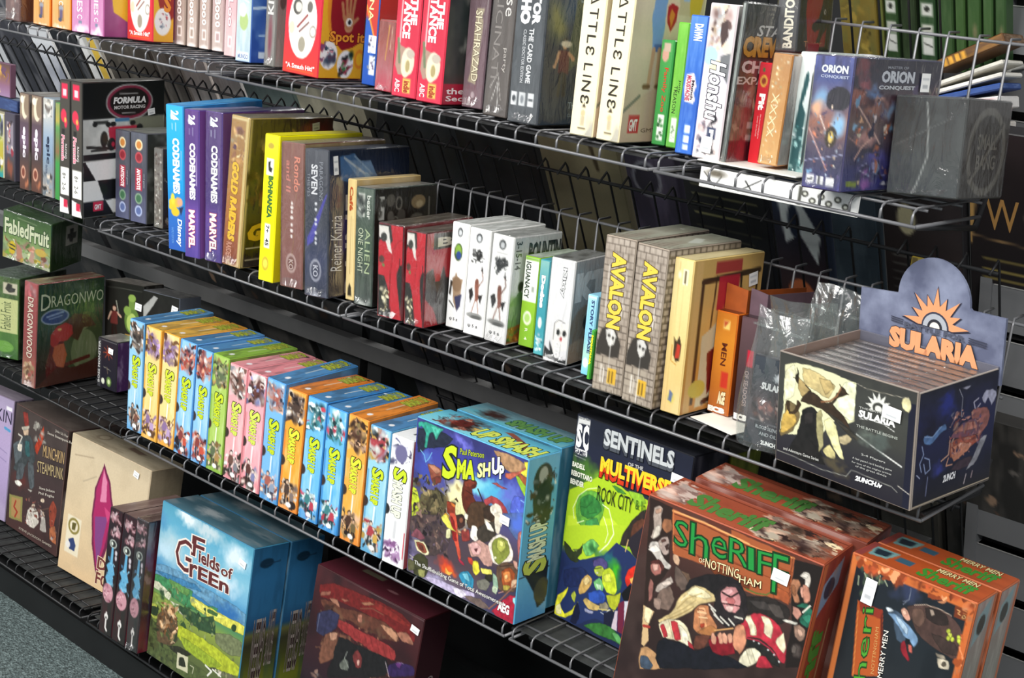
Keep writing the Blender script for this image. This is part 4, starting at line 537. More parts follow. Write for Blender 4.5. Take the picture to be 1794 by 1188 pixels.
'fields': [('g',['#4c98b4','#58a4c4','#7cb8d0','#68a8cc','#3c84b8','#3474a8','#3c7c5c','#8a9c3c','#5c6a38','#4c5430'],[0,.1,.24,.34,.42,.47,.52,.62,.8,1]),('b',.141,.255,.2,.15,'#a8c8d4'),('b',.281,.016,.174,.062,'#d8e4e8'),('b',.516,.048,.229,.061,'#b8ccd4'),('b',.834,.1,.18,.107,'#d0e0e8'),('b',.721,.288,.244,.085,'#c8dce8'),('b',.075,.289,.136,.076,'#b4d4e4'),('b',-.031,.122,.138,.076,'#4c90bc'),('c',[(-.022,.413),(.235,.37),(.516,.382),(.784,.382),(1.024,.4),(1.017,.466),(.714,.47),(.416,.455),(-.007,.489)],'#5c8cac'),('c',[(-.026,.455),(.22,.415),(.473,.396),(.523,.419),(.252,.457)],'#3874a0'),('b',.798,.453,.222,.061,'#2c68a8'),('c',[(-.009,.476),(.18,.454),(.437,.447),(.426,.504),(.711,.458),(.656,.516),(.414,.56),(.2,.554),(-.023,.535)],'#3c8050'),('c',[(.155,.449),(.392,.45),(.377,.494),(.213,.497)],'#5c8c48'),('c',[(-.035,.532),(.047,.512),(.198,.542),(.183,.587),(.082,.567),(-.029,.564)],'#c4c4a8'),('c',[(.41,.483),(.536,.479),(.76,.48),(1.038,.465),(1.029,.524),(.816,.537),(.616,.542),(.432,.535)],'#ccc84c'),('c',[(.434,.488),(.605,.488),(.806,.489),(.723,.518),(.5,.531)],'#e0dc64'),('c',[(.607,.494),(.717,.488),(.711,.51),(.612,.518)],'#3c6034'),('c',[(.926,.504),(.921,.522),(.902,.535),(.881,.536),(.87,.524),(.875,.506),(.894,.493),(.915,.492)],'#2c4828'),('c',[(-.036,.593),(.135,.589),(.326,.591),(.29,.643),(.127,.673),(-.035,.661)],'#7c9040'),('c',[(-.047,.665),(.102,.668),(.094,.752),(-.029,.754)],'#9ca444'),('c',[(.194,.583),(.37,.575),(.51,.58),(.61,.623),(.52,.628),(.334,.628)],'#b8bca0'),('c',[(.278,.587),(.392,.568),(.553,.565),(.679,.52),(.722,.622),(.57,.65),(.383,.637)],'#2f4a30'),('a',5,.05,.5,.7,.7,50,.025,['#34502c','#4c6838','#28402a','#6c7c44','#8a9460']),('c',[(.72,.61),(.866,.57),(.996,.574),(.994,.664),(.847,.692),(.732,.67)],'#6c7450'),('a',9,.66,.72,.96,.84,34,.03,['#c4bca8','#5c5a48','#8a8468','#3c4030']),('c',[(.313,.702),(.532,.69),(.76,.699),(1.006,.723),(.997,.785),(.785,.819),(.509,.804),(.317,.78)],'#a8b428'),('c',[(.361,.764),(.593,.76),(.821,.78),(.699,.838),(.42,.823)],'#8ca028'),('c',[(-.042,.69),(.079,.676),(.066,.734),(-.031,.741)],'#2c3c28'),('c',[(-.045,.801),(.099,.777),(.147,.896),(.384,.876),(.617,.882),(.69,.902),(.002,1.164)],'#4c5830'),('c',[(.075,.718),(.15,.665),(.292,.656),(.322,.805),(.26,.855),(.096,.887)],'#5a4630'),('a',12,.1,.6,.3,.82,44,.035,['#c4986c','#8a5c34','#3c2c1c','#d8b890','#6c4424']),('c',[(.215,.871),(.374,.827),(.493,.836),(.386,.889)],'#2c2c20'),('p',[(.34,.872),(.463,.861),(.476,.962),(.35,.969)],'#c4c0a0'),('c',[(.364,.897),(.42,.883),(.453,.931),(.374,.947)],'#2a2c20'),('l',[(.494,.902),(.534,.901),(.526,.943)],.0056,'#c9c8a8'),('l',[(.655,.842),(.725,.855),(.688,.895)],.0137,'#dcdcd0'),('l',[(.733,.839),(.825,.851)],.0109,'#dcdcd0'),('a',6,.0,.78,.3,1,30,.03,['#3c4428','#5c6438','#2c3420']),('q','F',.365,.11,.504,.1,.371,.234,'#5c2828',.02,'#e6dcd4'),('q','ields',.451,.173,.679,.169,.458,.252,'#5c2828',.03,'#e6dcd4'),('q','of',.696,.188,.818,.18,.701,.254,'#5c2828',.02,'#e6dcd4'),('q','G',.194,.166,.374,.156,.215,.363,'#5c2828',.0,'#e6dcd4'),('q','r',.37,.287,.46,.274,.382,.368,'#5c2828',.02,'#e6dcd4'),('q','EEn',.464,.272,.795,.257,.472,.355,'#5c2828',.03,'#e6dcd4')],
'munch': [('g',['#4c403c','#443836','#403030','#402c2c','#4a302e']),('n',5,5,.4,'#2a2020'),('b',.207,.586,.21,.087,'#5c2c28'),('c',[(.137,.038),(.225,.026),(.265,.121),(.196,.137)],'#8a3028'),('c',[(.164,.159),(.269,.135),(.266,.202),(.195,.212)],'#c4a88c'),('c',[(.138,.158),(.276,.118),(.272,.149),(.159,.183)],'#a8a090'),('c',[(.163,.234),(.316,.183),(.408,.266),(.448,.36),(.386,.405),(.311,.394),(.286,.445),(.156,.523),(.043,.521),(.129,.408),(.166,.324)],'#3c4244'),('c',[(.224,.257),(.304,.238),(.339,.357),(.266,.36)],'#2f5a5c'),('c',[(.0,.333),(.133,.264),(.194,.287),(.182,.395),(.072,.483),(.028,.372)],'#50585c'),('l',[(.088,.229),(.163,.234),(.095,.341)],.0179,'#c9c4b8'),('c',[(.089,.312),(.176,.291),(.172,.352),(.1,.362)],'#d8d0c0'),('c',[(.139,.451),(.265,.435),(.239,.563),(.116,.594)],'#4a5054'),('c',[(.314,.408),(.421,.397),(.478,.563),(.395,.599)],'#50565a'),('c',[(.094,.615),(.153,.592),(.249,.606),(.2,.634),(.126,.637)],'#e0dcd0'),('c',[(.362,.615),(.45,.6),(.419,.623)],'#c9c4b8'),('c',[(.422,.247),(.555,.053),(.565,.169),(.473,.31)],'#a8341c'),('c',[(.355,.115),(.447,.049),(.457,.091),(.392,.121)],'#d8d0c0'),('a',4,.36,.06,.6,.2,8,.04,['#c9c4b8','#8a847c']),('p',[(.018,.742),(.279,.705),(.31,.903),(.054,.934)],'#8a8448'),('p',[(.066,.753),(.248,.728),(.27,.891),(.093,.908)],'#a88450'),('l',[(.156,.768),(.13,.821),(.201,.848),(.166,.896)],.0242,'#a03020'),('c',[(.4,.78),(.497,.724),(.592,.744),(.629,.825),(.537,.895),(.389,.89)],'#c8c0b4'),('c',[(.538,.713),(.531,.728),(.508,.739),(.482,.741),(.47,.731),(.477,.716),(.5,.705),(.525,.704)],'#c8b49c'),('c',[(.7,.622),(.692,.637),(.667,.649),(.64,.651),(.626,.642),(.634,.627),(.659,.615),(.687,.613)],'#c8b49c'),('c',[(.67,.768),(.738,.75),(.781,.859),(.66,.877)],'#a8a098'),('c',[(.66,.726),(.728,.708),(.721,.755)],'#a89080'),('l',[(.507,.767),(.805,.658)],.0119,'#5c4438'),('c',[(.788,.662),(.858,.584),(.94,.637),(.927,.729),(.898,.827),(.835,.784)],'#8a3a28'),('c',[(.841,.812),(.937,.771),(.987,.907),(.861,.897)],'#a8603c'),('a',8,.3,.66,.98,.9,26,.03,['#d8ccc4','#8a4a3c','#3c2c2c','#6c4c44']),('q','MUNCHKIN',.58,.202,.97,.168,.588,.296,'#c0a070',.0,'#2a1c18'),('q','STEAMPUNK',.5,.348,.98,.293,.513,.437,'#b8a478',.0,'#2a1c18'),('q','Join Us For',.768,.033,1.008,.027,.771,.059,'#c9c0b4',.01,None),('q','Some Steampunk Fun',.633,.082,1.11,.056,.636,.108,'#c9c0b4',.01,None),('q','Steve Jackson',.58,.537,.865,.496,.582,.563,'#c9c0b4',.01,None),('q','Phil Foglio',.579,.579,.868,.537,.581,.604,'#c9c0b4',.01,None),('q','STEVE JACKSON GAMES',.272,.949,.911,.928,.27,.973,'#a89c90',.02,None)],
'desc': [('g',['#4a2226','#40181c','#321a20','#261a24','#241a22']),('n',5,5,.5,'#1c1418'),('c',[(.049,.108),(.182,.054),(.388,.043),(.611,.023),(.81,.028),(.932,.075),(.951,.149),(.769,.15),(.591,.139),(.426,.139),(.232,.147),(.067,.179)],'#6a1c1c'),('c',[(.398,.081),(.565,.04),(.765,.044),(.895,.072),(.85,.087),(.652,.084)],'#7c2420'),('c',[(.072,.143),(.159,.117),(.151,.141),(.065,.171)],'#8a5444'),('c',[(.155,.157),(.23,.139),(.269,.186),(.216,.187)],'#9c6a54'),('c',[(.253,.123),(.341,.11),(.295,.134)],'#8a5040'),('c',[(.445,.09),(.519,.056),(.569,.055),(.477,.091)],'#a06a50'),('l',[(.447,.123),(.552,.086),(.654,.091)],.0074,'#7c4838'),('c',[(.071,.195),(.172,.168),(.267,.178),(.428,.147),(.639,.13),(.791,.142),(.83,.194),(.713,.22),(.54,.233),(.359,.23),(.281,.233),(.12,.229)],'#5c3428'),('a',14,.1,.18,.8,.5,80,.035,['#6c4434','#4a2c24','#8a5c44','#3c2420','#5c4030']),('c',[(.645,.153),(.742,.143),(.808,.16),(.807,.202),(.716,.186)],'#a8785c'),('c',[(.432,.162),(.468,.153),(.473,.198),(.436,.203)],'#a86c58'),('c',[(.793,.149),(.871,.121),(.938,.146),(.944,.168),(.852,.186)],'#94604c'),('c',[(.236,.266),(.337,.247),(.493,.25),(.694,.244),(.802,.254),(.813,.317),(.691,.329),(.513,.327),(.355,.317),(.273,.304)],'#8a2c2c'),('l',[(.26,.43),(.34,.5)],.01,'#6c1c20'),('l',[(.291,.272),(.321,.312)],.0047,'#6c1c20'),('l',[(.349,.27),(.379,.311)],.0047,'#6c1c20'),('l',[(.407,.268),(.438,.31)],.0047,'#6c1c20'),('l',[(.465,.266),(.495,.309)],.0047,'#6c1c20'),('l',[(.522,.265),(.553,.307)],.0046,'#6c1c20'),('l',[(.579,.263),(.61,.306)],.0046,'#6c1c20'),('l',[(.636,.261),(.666,.305)],.0046,'#6c1c20'),('l',[(.692,.259),(.722,.304)],.0046,'#6c1c20'),('l',[(.747,.258),(.778,.303)],.0046,'#6c1c20'),('c',[(.069,.291),(.174,.228),(.267,.229),(.262,.316),(.163,.396),(.082,.399)],'#2c2c48'),('l',[(.087,.284),(.089,.396)],.0038,'#6c7490'),('l',[(.141,.552),(.258,.456),(.283,.343)],.0048,'#7c4c3c'),('c',[(.173,.383),(.281,.335),(.287,.411),(.27,.503),(.168,.577),(.144,.533)],'#6c4434'),('c',[(.208,.362),(.288,.337),(.273,.381),(.226,.407)],'#a87c64'),('c',[(.299,.355),(.466,.345),(.741,.327),(.757,.436),(.249,.63),(.27,.503)],'#1c1a1c'),('c',[(.339,.512),(.379,.463),(.421,.473),(.421,.524),(.359,.539)],'#5c6058'),('l',[(.393,.415),(.379,.463),(.429,.504)],.0057,'#8a9088'),('c',[(.447,.42),(.486,.371),(.533,.405),(.535,.464),(.488,.482)],'#6c2c2c'),('c',[(.49,.438),(.512,.422),(.52,.453),(.504,.467)],'#c4988a'),('a',15,.1,.62,.7,.98,60,.03,['#5c5450','#3a2c2c','#8a6c60','#241c1e','#4a3c3c']),('c',[(.764,.369),(.837,.316),(.976,.288),(1.002,.341),(.791,.422)],'#2c1c48'),('l',[(.741,.352),(.77,.392),(.791,.422)],.0055,'#b8a8b0'),('c',[(.817,.332),(.882,.299),(.869,.346)],'#5c2c6c'),('l',[(.837,.316),(.895,.303)],.0046,'#7c6c84'),('l',[(.007,-.005),(1.003,.004)],.0038,'#8a7478'),('t','6',.85,.455,.925,.56,'#ece4e0',0,.02)],
'disp': [('g',['#3c3c38','#3f403c','#3c3c38','#2c2a30','#221e28']),('n',5,6,.3,'#26262a'),('p',[(.042,.102),(.132,.055),(.296,.045),(.585,.071),(.583,.401),(.527,.455),(.473,.414),(.35,.624),(.047,.751),(.017,.731),(.044,.506)],'#dedcb0'),('c',[(.188,.083),(.298,.091),(.366,.113),(.434,.165),(.387,.276),(.278,.255),(.194,.207)],'#c4b078'),('c',[(.151,.175),(.222,.228),(.266,.291),(.201,.364),(.156,.285)],'#a8905c'),('c',[(.045,.166),(.119,.076),(.139,.227),(.117,.364),(.056,.436)],'#ece8c0'),('c',[(.496,.096),(.585,.078),(.576,.396),(.511,.399),(.417,.358),(.401,.302),(.464,.231)],'#eef0c8'),('c',[(.313,.132),(.393,.119),(.422,.185),(.359,.256)],'#b8a068'),('c',[(.057,.468),(.091,.423),(.149,.449),(.18,.533),(.13,.683),(.034,.773),(.017,.714),(.057,.648)],'#6c5c3c'),('c',[(.046,.554),(.094,.502),(.153,.544),(.142,.629),(.061,.729),(.024,.728)],'#c4a04c'),('c',[(.064,.449),(.091,.423),(.102,.516),(.135,.47),(.146,.385),(.182,.419),(.137,.518),(.089,.537)],'#3a2c1c'),('c',[(.14,.084),(.157,.157),(.154,.238),(.124,.201),(.143,.147)],'#2c241c'),('l',[(.11,.198),(.152,.191)],.0079,'#2c241c'),('l',[(.209,.233),(.251,.265),(.241,.333)],.0094,'#2c241c'),('c',[(.238,.27),(.307,.291),(.362,.317),(.414,.297),(.486,.146),(.527,.192),(.465,.247),(.429,.323),(.511,.399),(.582,.51),(.557,.536),(.476,.476),(.38,.42),(.325,.395),(.202,.395),(.174,.39)],'#3a2c20'),('l',[(.336,.335),(.401,.302),(.451,.236),(.479,.148)],.0139,'#8a5c3c'),('l',[(.463,.216),(.533,.192)],.0091,'#2c2018'),('l',[(.465,.13),(.494,.174)],.0091,'#2c2018'),('c',[(.191,.464),(.258,.406),(.307,.434),(.321,.603),(.357,.781),(.389,.895),(.224,.905),(.096,.895),(.147,.742),(.183,.596)],'#1e1c1c'),('c',[(.206,.49),(.273,.447),(.278,.557),(.225,.595)],'#2c2828'),('c',[(.38,.405),(.447,.425),(.542,.48),(.634,.534),(.61,.56),(.504,.511)],'#3c3830'),('c',[(.301,.452),(.333,.408),(.358,.509),(.367,.712),(.344,.787),(.318,.669)],'#9c9468'),('c',[(.37,.488),(.408,.448),(.451,.502),(.482,.599),(.524,.771),(.491,.77),(.433,.683),(.381,.578)],'#e0daa0'),('c',[(.369,.759),(.42,.689),(.463,.75),(.453,.81),(.399,.803)],'#c8bc80'),('c',[(.481,.584),(.532,.539),(.572,.561),(.549,.633),(.497,.64)],'#b8a880'),('b',.468,.859,.104,.095,'#4c4434'),('l',[(.601,.51),(.737,.575),(.932,.656)],.0137,'#d4d4d0'),('l',[(.475,.461),(.601,.51)],.0138,'#2c2a28'),('b',.709,.503,.11,.076,'#5c645c'),('b',.785,.531,.096,.091,'#4c5450'),('r',.955,.1,1,1,'#1a1a2c'),('c',[(.91,.083),(.95,.06),(.971,.125),(.957,.182),(.915,.169)],'#d8cf9c'),('l',[(.591,.076),(.661,.095),(.832,.083),(.95,.067)],.0045,'#a8a090'),('l',[(.01,.917),(.154,.919),(.364,.939),(.551,.917),(.586,.845),(.625,.843),(.877,.858),(.915,.886)],.0066,'#8c8c84'),('l',[(.918,.83),(1.023,.879)],.0075,'#c4bcb0'),('c',[(.686,.207),(.717,.21),(.713,.242),(.688,.236)],'#dcdcd4'),('star',.749,.22,.13,.07,12,'#dcdcd4'),('e',.749,.23,.04,.05,'#3c3c38'),('e',.75,.236,.024,.03,'#dcdcd4'),('p',[(.615,.288),(.745,.259),(.89,.253),(.888,.307),(.619,.356)],'#3c3d3a'),('q','THE BATTLE FOR',.614,.266,.888,.247,.614,.284,'#a8a8a4',.02,None),('q','SULARIA',.615,.293,.871,.284,.612,.358,'#f0f0ec',.05,None),('l',[(.626,.368),(.7,.346),(.799,.351),(.868,.382)],.006,'#e0e0dc'),('q','THE BATTLE BEGINS',.603,.424,.89,.418,.603,.447,'#a8aca4',.02,None),('q','2-4 Players',.65,.657,.819,.654,.65,.68,'#b8b8b4',.01,None),('q','A fast paced card battling game',.59,.713,.868,.701,.59,.735,'#b0b0ac',.01,None),('q','for two of the mighty armies',.588,.75,.866,.737,.588,.77,'#b0b0ac',.01,None),('q','of the great divide',.615,.774,.835,.766,.615,.796,'#b0b0ac',.01,None),('q','and Adventure Game Series',.068,.85,.346,.837,.068,.878,'#c4c4c0',.01,None),('q','2UNCH.iv',.626,.863,.815,.848,.619,.909,'#f0f0f0',.06,None)],
'dispr': [('g',['#1e2030','#1c2048','#1a1e44','#181c38','#1e1c22']),('n',5,6,.5,'#0e1020'),('b',.362,.175,.127,.13,'#222c7c'),('b',.287,.733,.127,.089,'#2c3480'),('b',.141,.331,.124,.187,'#14142c'),('c',[(.802,.218),(.856,.145),(.944,.157),(.998,.233),(.943,.307),(.889,.223),(.852,.272)],'#9c9cb4'),('l',[(.758,.201),(.698,.223),(.729,.301),(.787,.257)],.0132,'#a8a4b8'),('c',[(.666,.301),(.747,.277),(.879,.307),(.934,.391),(.903,.485),(.805,.548),(.735,.502)],'#8a5450'),('c',[(.42,.483),(.513,.406),(.676,.374),(.783,.385),(.823,.524),(.526,.509)],'#6c4454'),('c',[(.457,.449),(.595,.397),(.743,.404),(.773,.468),(.561,.46)],'#a86c60'),('c',[(.425,.527),(.589,.51),(.759,.523),(.791,.603),(.606,.643),(.441,.659)],'#9c4c3c'),('c',[(.431,.57),(.594,.554),(.729,.616),(.609,.673),(.49,.714)],'#b8755c'),('l',[(.422,.497),(.417,.624),(.329,.658)],.0131,'#c4947c'),('l',[(.42,.653),(.397,.719),(.474,.725)],.0133,'#c08a70'),('l',[(.555,.573),(.559,.689)],.0118,'#b87c68'),('l',[(.598,.584),(.62,.676)],.0119,'#b87c68'),('c',[(.552,.716),(.74,.706),(.71,.801),(.458,.792)],'#3a2c38'),('a',4,.42,.25,.85,.62,50,.03,['#b87c6c','#7c3c3c','#c89888','#4a3c5c','#5c4c64']),('c',[(.078,.385),(.125,.369),(.188,.398),(.262,.346),(.341,.337),(.367,.385),(.27,.418),(.177,.479),(.094,.444)],'#4c6c9c'),('l',[(.088,.387),(.19,.412),(.301,.342)],.0071,'#8ca4cc'),('l',[(.067,.465),(.095,.542),(.054,.615),(.082,.693)],.01,'#8c9cc4'),('l',[(.109,.573),(.172,.604),(.192,.694),(.135,.721),(.105,.628)],.0101,'#8c9cc4'),('l',[(.025,.706),(.068,.745)],.0087,'#a8b0cc'),('l',[(.169,.758),(.158,.926)],.0088,'#7c84ac'),('c',[(.831,.584),(.916,.576),(.847,.704),(.775,.803),(.672,.834),(.744,.737)],'#8a8a94'),('l',[(.676,.865),(.655,.947)],.0121,'#b0a4a8'),('l',[(.76,.858),(.746,.913)],.0122,'#a08c90'),('l',[(.491,.065),(.542,.146),(.543,.314)],.0071,'#9c9ca8'),('c',[(.531,.06),(.657,.073),(.597,.095)],'#8c8ca0'),('c',[(.393,.266),(.453,.251),(.418,.299)],'#5c5c78'),('t','2UNCH',.37,.79,.53,.855,'#e4e4e8',0,.05,None,.2),('l',[(.0,.99),(1,.985)],.012,'#b8a890')],
'orionr': [('g',['#2c2a3c','#332e44','#6c4a50','#78605c','#54485c','#3a3a78','#3a3c84']),('n',8,6,.5,'#262338'),('b',.097,.066,.128,.097,'#8a4850'),('b',.138,.186,.092,.074,'#a0505c'),('b',.068,.296,.146,.074,'#a8685c'),('b',.24,.245,.113,.062,'#6c8cc0'),('b',.308,.305,.095,.063,'#e8b4a0'),('b',.25,.392,.151,.075,'#b07868'),('b',.213,.59,.151,.076,'#c89490'),('b',.435,.379,.078,.076,'#88a0c0'),('b',.342,.781,.174,.078,'#5c58b0'),('b',.274,.918,.115,.065,'#9c5cb0'),('l',[(.056,.332),(.188,.454),(.372,.642)],.0133,'#f0c8b8'),('l',[(.038,.332),(.149,.246)],.0085,'#d8a090'),('l',[(.106,.756),(.172,.664),(.27,.597)],.0162,'#e8b8a8'),('l',[(.013,.588),(.152,.658)],.0074,'#c89890'),('c',[(.266,.429),(.301,.417),(.304,.479),(.278,.491)],'#e0d0d0'),('c',[(.393,.504),(.429,.492),(.441,.555),(.405,.567)],'#e8dcd0'),('c',[(.156,.571),(.15,.585),(.131,.591),(.109,.585),(.098,.57),(.104,.557),(.123,.551),(.145,.557)],'#ece0c8'),('l',[(.069,.503),(.119,.478)],.0061,'#8c84a0'),('l',[(.167,.839),(.307,.894)],.0076,'#b8b8d0'),('l',[(.181,.814),(.25,.791)],.0076,'#a8a8d0'),('c',[(.297,.792),(.381,.788),(.412,.846),(.34,.87)],'#9898c8'),('c',[(.434,.963),(.476,.932),(.503,.972)],'#dcdcec'),('l',[(.36,.877),(.477,.887)],.0077,'#b8b8d8'),('p',[(.037,.928),(.156,.933),(.163,.971),(.044,.966)],'#8ca038'),('c',[(.148,.939),(.184,.915),(.186,.965)],'#d8c098'),('a',15,.05,.3,.7,.9,44,.035,['#e7b48a','#d97f5a','#7fb0d8','#2c2f55','#5a4a7c','#3a2f3a']),('c',[(.865,.17),(.913,.247),(.859,.235)],'#8c8478'),('c',[(.955,.207),(.995,.2),(.987,.258)],'#b8a890'),('c',[(.671,.2),(.748,.185),(.744,.262),(.682,.25)],'#5c4c74'),('t','MASTER OF',.36,.055,.6,.075,'#a8acb8',0,.02),('t','ORION',.3,.09,.68,.18,'#dfe3ec',0,.05,'#3a3f5c'),('t','CONQUEST',.28,.2,.7,.235,'#dfe3ea',0,.04)],
}
# ------------------------------------------------------------------ top shelf of boxes
def plain(c, seed=1, amt=.25, c2='#ffffff', n=6): return [('g', [c, c]), ('n', seed, n, amt, c2)]
G1 = 'game boxes standing on the top shelf'
game_box('brown1', 'dull brown wrapped box at the far left of the top shelf', '#6b4a45',
         plain('#7a5650', 3, .5, '#5b3b38') + [('a', 5, .1, .8, .9, .97, 8, .14, ['#cfc6c0', '#8c6a62', '#e8e2dd'])],
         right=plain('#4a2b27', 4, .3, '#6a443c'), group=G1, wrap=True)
for k, who in (('orange1', 'left'), ('orange2', 'right')):
    game_box(k, 'bright orange game box on the top shelf, the %s one of the pair' % who, '#ef8a2c',
             [('g', ['#f08a30', '#f59a3c', '#f7a95a', '#f3a05e'])] +
             [('r', .33, .83, .66, .95, '#a5763c'), ('e', .5, .86, .13, .02, '#8a8fa0'), ('r', .42, .87, .58, .93, '#5b4f76'), ('e', .45, .94, .1, .015, '#3c4a6a'),
              ('t', 'C', .38, .805, .62, .835, '#e9e6dc', 1, .01), ('n', 4, 5, .22, '#ffd9b0'), ('b', .5, 1.0, .5, .03, '#ffe9d6')],
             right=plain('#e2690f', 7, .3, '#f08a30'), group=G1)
for k, tx, who in (('pink1', 'TIES', 'beside the orange boxes'), ('pink2', 'TIES', 'with a yellow corner flash on its side')):
    game_box(k, 'mauve pink game box with white capitals, ' + who, '#b05a92',
             [('g', ['#b8568d', '#bf6aa0', '#c987b4']), ('n', 8, 5, .35, '#d7a3c6'), ('t', tx, .3, .7, .62, .86, '#e9dbe8', 1, .02),
              ('t', 'C', .32, .875, .62, .905, '#e9dbe8', 1, .02), ('r', .38, .92, .58, .945, '#77809a'), ('b', .5, .99, .6, .04, '#f2dfe9')],
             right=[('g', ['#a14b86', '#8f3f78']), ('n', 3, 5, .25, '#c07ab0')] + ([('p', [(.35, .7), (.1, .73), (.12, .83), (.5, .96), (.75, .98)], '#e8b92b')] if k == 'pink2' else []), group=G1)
def spot_front(big):
    sv = .64 if big else .70
    return [('g', ['#d21f3c', '#c9203f', '#d8283a', '#d63a30']), ('e', .5, sv, .40, .25 if big else .24, '#f3efe6'),
            ('e', .33, sv - .11, .13, .055, '#55524f'), ('e', .36, sv - .11, .09, .035, '#d8d2c5'), ('e', .68, sv - .12, .08, .04, '#6d6a66'),
            ('e', .2, sv + .04, .08, .045, '#d9cdb4'), ('e', .8, sv + .05, .1, .045, '#a49d94'), ('e', .8, sv + .05, .07, .03, '#ece7dd'),
            ('e', .5, sv + .15, .1, .055, '#9c9583'), ('l', [(.36, sv + .03), (.62, sv - .06)], .045, '#8e3a3c'), ('l', [(.42, sv + .06), (.66, sv - .01)], .04, '#7b5654'),
            ('t', '"A Smash Hit!"', .1, .925 - .0, .9, .96, '#fbeeea', 0, .03), ('l', [(.12, .975), (.88, .98)], .022, '#e8622a'),
            ('t', 'Over 1 Million Sold!', .1, .365 if big else .40, .95, .40 if big else .43, '#fff2e8', 0, .02)]
game_box('spot1', 'small red game box with a large white picture disc, next to the pink boxes', '#cf2440', spot_front(0),
         right=[('g', ['#e7b21f', '#f0bb1e', '#eda61f']), ('e', .75, .55, .6, .28, '#9c1f1c'), ('t', 'S', .5, .62, .85, .76, '#e8902c', 0, .05),
                ('e', .45, .84, .42, .11, '#efeceb'), ('a', 3, .2, .77, .7, .9, 9, .09, ['#c22a3e', '#4b5a74', '#7d8894', '#b04058'])], group=G1)
game_box('spot2', 'larger red and yellow box with a hand emblem in a dark oval', '#cf2440', spot_front(1),
         right=[('g', ['#efb31c', '#f1b51a', '#f0ac1d']), ('e', .62, .48, .52, .36, '#e8901a'), ('e', .64, .5, .46, .34, '#96191a'),
                ('e', .62, .63, .1, .045, '#c98a5a'), ('e', .62, .595, .12, .06, '#bf7f4f'),
                ('l', [(.5, .58), (.44, .47)], .06, '#bf7f4f'), ('l', [(.57, .56), (.53, .43)], .06, '#bf7f4f'), ('l', [(.63, .56), (.63, .42)], .06, '#bf7f4f'), ('l', [(.69, .56), (.73, .44)], .06, '#bf7f4f'), ('l', [(.71, .61), (.82, .57)], .06, '#bf7f4f'),
                ('e', .62, .60, .075, .03, '#f6efe0'), ('e', .63, .60, .035, .018, '#1c1a1a'),
                ('t', 'Spot it', .2, .665, 1.0, .76, '#ec9a2e', 0, .03, '#7a1210'), ('p', [(0, .93), (.1, .8), (.3, .74), (.5, .8), (.75, .78), (1, .72), (1, 1), (0, 1)], '#efae22'),
                ('e', .2, .84, .2, .1, '#f4f2f0'), ('e', .6, .9, .19, .1, '#f4f2f0'), ('a', 6, .08, .78, .32, .9, 10, .08, ['#b8243e', '#3f4f63', '#6e4a6a']),
                ('a', 9, .48, .84, .72, .96, 10, .08, ['#2f7a3a', '#1d3f2a', '#b8243e', '#2b2b2b']), ('o', .93, .86, .12, .07, '#e9871c', .35, '#f1b51a')], group=G1)
for i, (k, c) in enumerate((('beige1', '#a18d80'), ('beige2', '#a59186'), ('beige3', '#b39c94'), ('beige4', '#b89a9a'))):
    game_box(k, ['greyish beige slim game box next to the small red disc box, first of four alike', 'second of the four beige slim boxes from the left',
                 'third of the four beige slim boxes, slightly pinker', 'fourth beige slim box, the one nearest the pale pink slim box'][i], c,
             [('g', ['#8f7d72', c, '#b8a69e']), ('n', 20 + i, 6, .4, '#d8cac2'), ('t', '\u0299oo', .25, .56, .72, .74, '#f6efea', 1, .03, '#a08a80'),
              ('t', 'o', .28, .75, .72, .80, '#f0e6e0', 1, .03), ('r', .28, .84, .72, .93, '#efe7e2'), ('r', .36, .855, .64, .915, c), ('b', .5, 1, .6, .04, '#f7f0ec')],
             right=plain('#9b857a', 30 + i, .4, '#d0bdb4'), top=plain('#a8958b', 2, .3), group='beige slim boxes on the top shelf')
game_box('pink3', 'pale pink slim game box between the beige boxes and the icy blue box', '#c99aa0',
         [('g', ['#c58d98', '#d8a9ae', '#dcb9b8']), ('n', 5, 5, .5, '#f0dcdc'), ('t', 'Loo', .3, .54, .68, .76, '#f7ecec', 1, .02, '#b07d88'), ('r', .32, .84, .66, .93, '#f1e6e4'), ('r', .4, .855, .6, .915, '#d3a5aa')],
         right=plain('#6d4b52', 9, .4, '#a47c84'), group=G1)
game_box('paleblue', 'icy pale blue game box with a deep blue side, left of the grey wrapped box', '#3e63a6',
         [('g', ['#7f97b4', '#9eb7c0', '#b5c9c4', '#a9bfd0']), ('n', 6, 5, .5, '#d8e6ea'), ('e', .5, .7, .3, .07, '#a9c07a'), ('e', .4, .62, .25, .05, '#e7efee'), ('l', [(.1, .52), (.8, .56)], .05, '#e8f0f4'),
          ('r', .12, .93, .9, .985, '#e6ebf3'), ('t', 'MUNGO', .18, .94, .85, .975, '#7c90b4', 0, .02)],
         right=[('g', ['#2c4f97', '#2f5aa8', '#2549a0']), ('n', 8, 5, .5, '#6b93cf'), ('l', [(.0, .6), (.7, .56)], .03, '#b9d2ec'), ('l', [(.1, .8), (.8, .78)], .02, '#9fc0e8'), ('r', .1, .92, .6, .97, '#c8d7ea')], group=G1)
game_box('kitten', 'grey crinkle wrapped box left of the big red disc box', '#77756f',
         [('g', ['#6d6c6c', '#7a7570', '#8c8a84']), ('n', 3, 5, .5, '#a8a59e'), ('t', 'KITTE', .2, .35, .75, .64, '#e9e8e4', 2, .03), ('b', .5, .8, .3, .2, '#8a3a48')],
         right=[('g', ['#8c8a86', '#94928c', '#a6a49c']), ('n', 4, 6, .4, '#c2c0ba'), ('e', .5, .54, .3, .06, '#5c5a56')], wrap=True, group=G1)
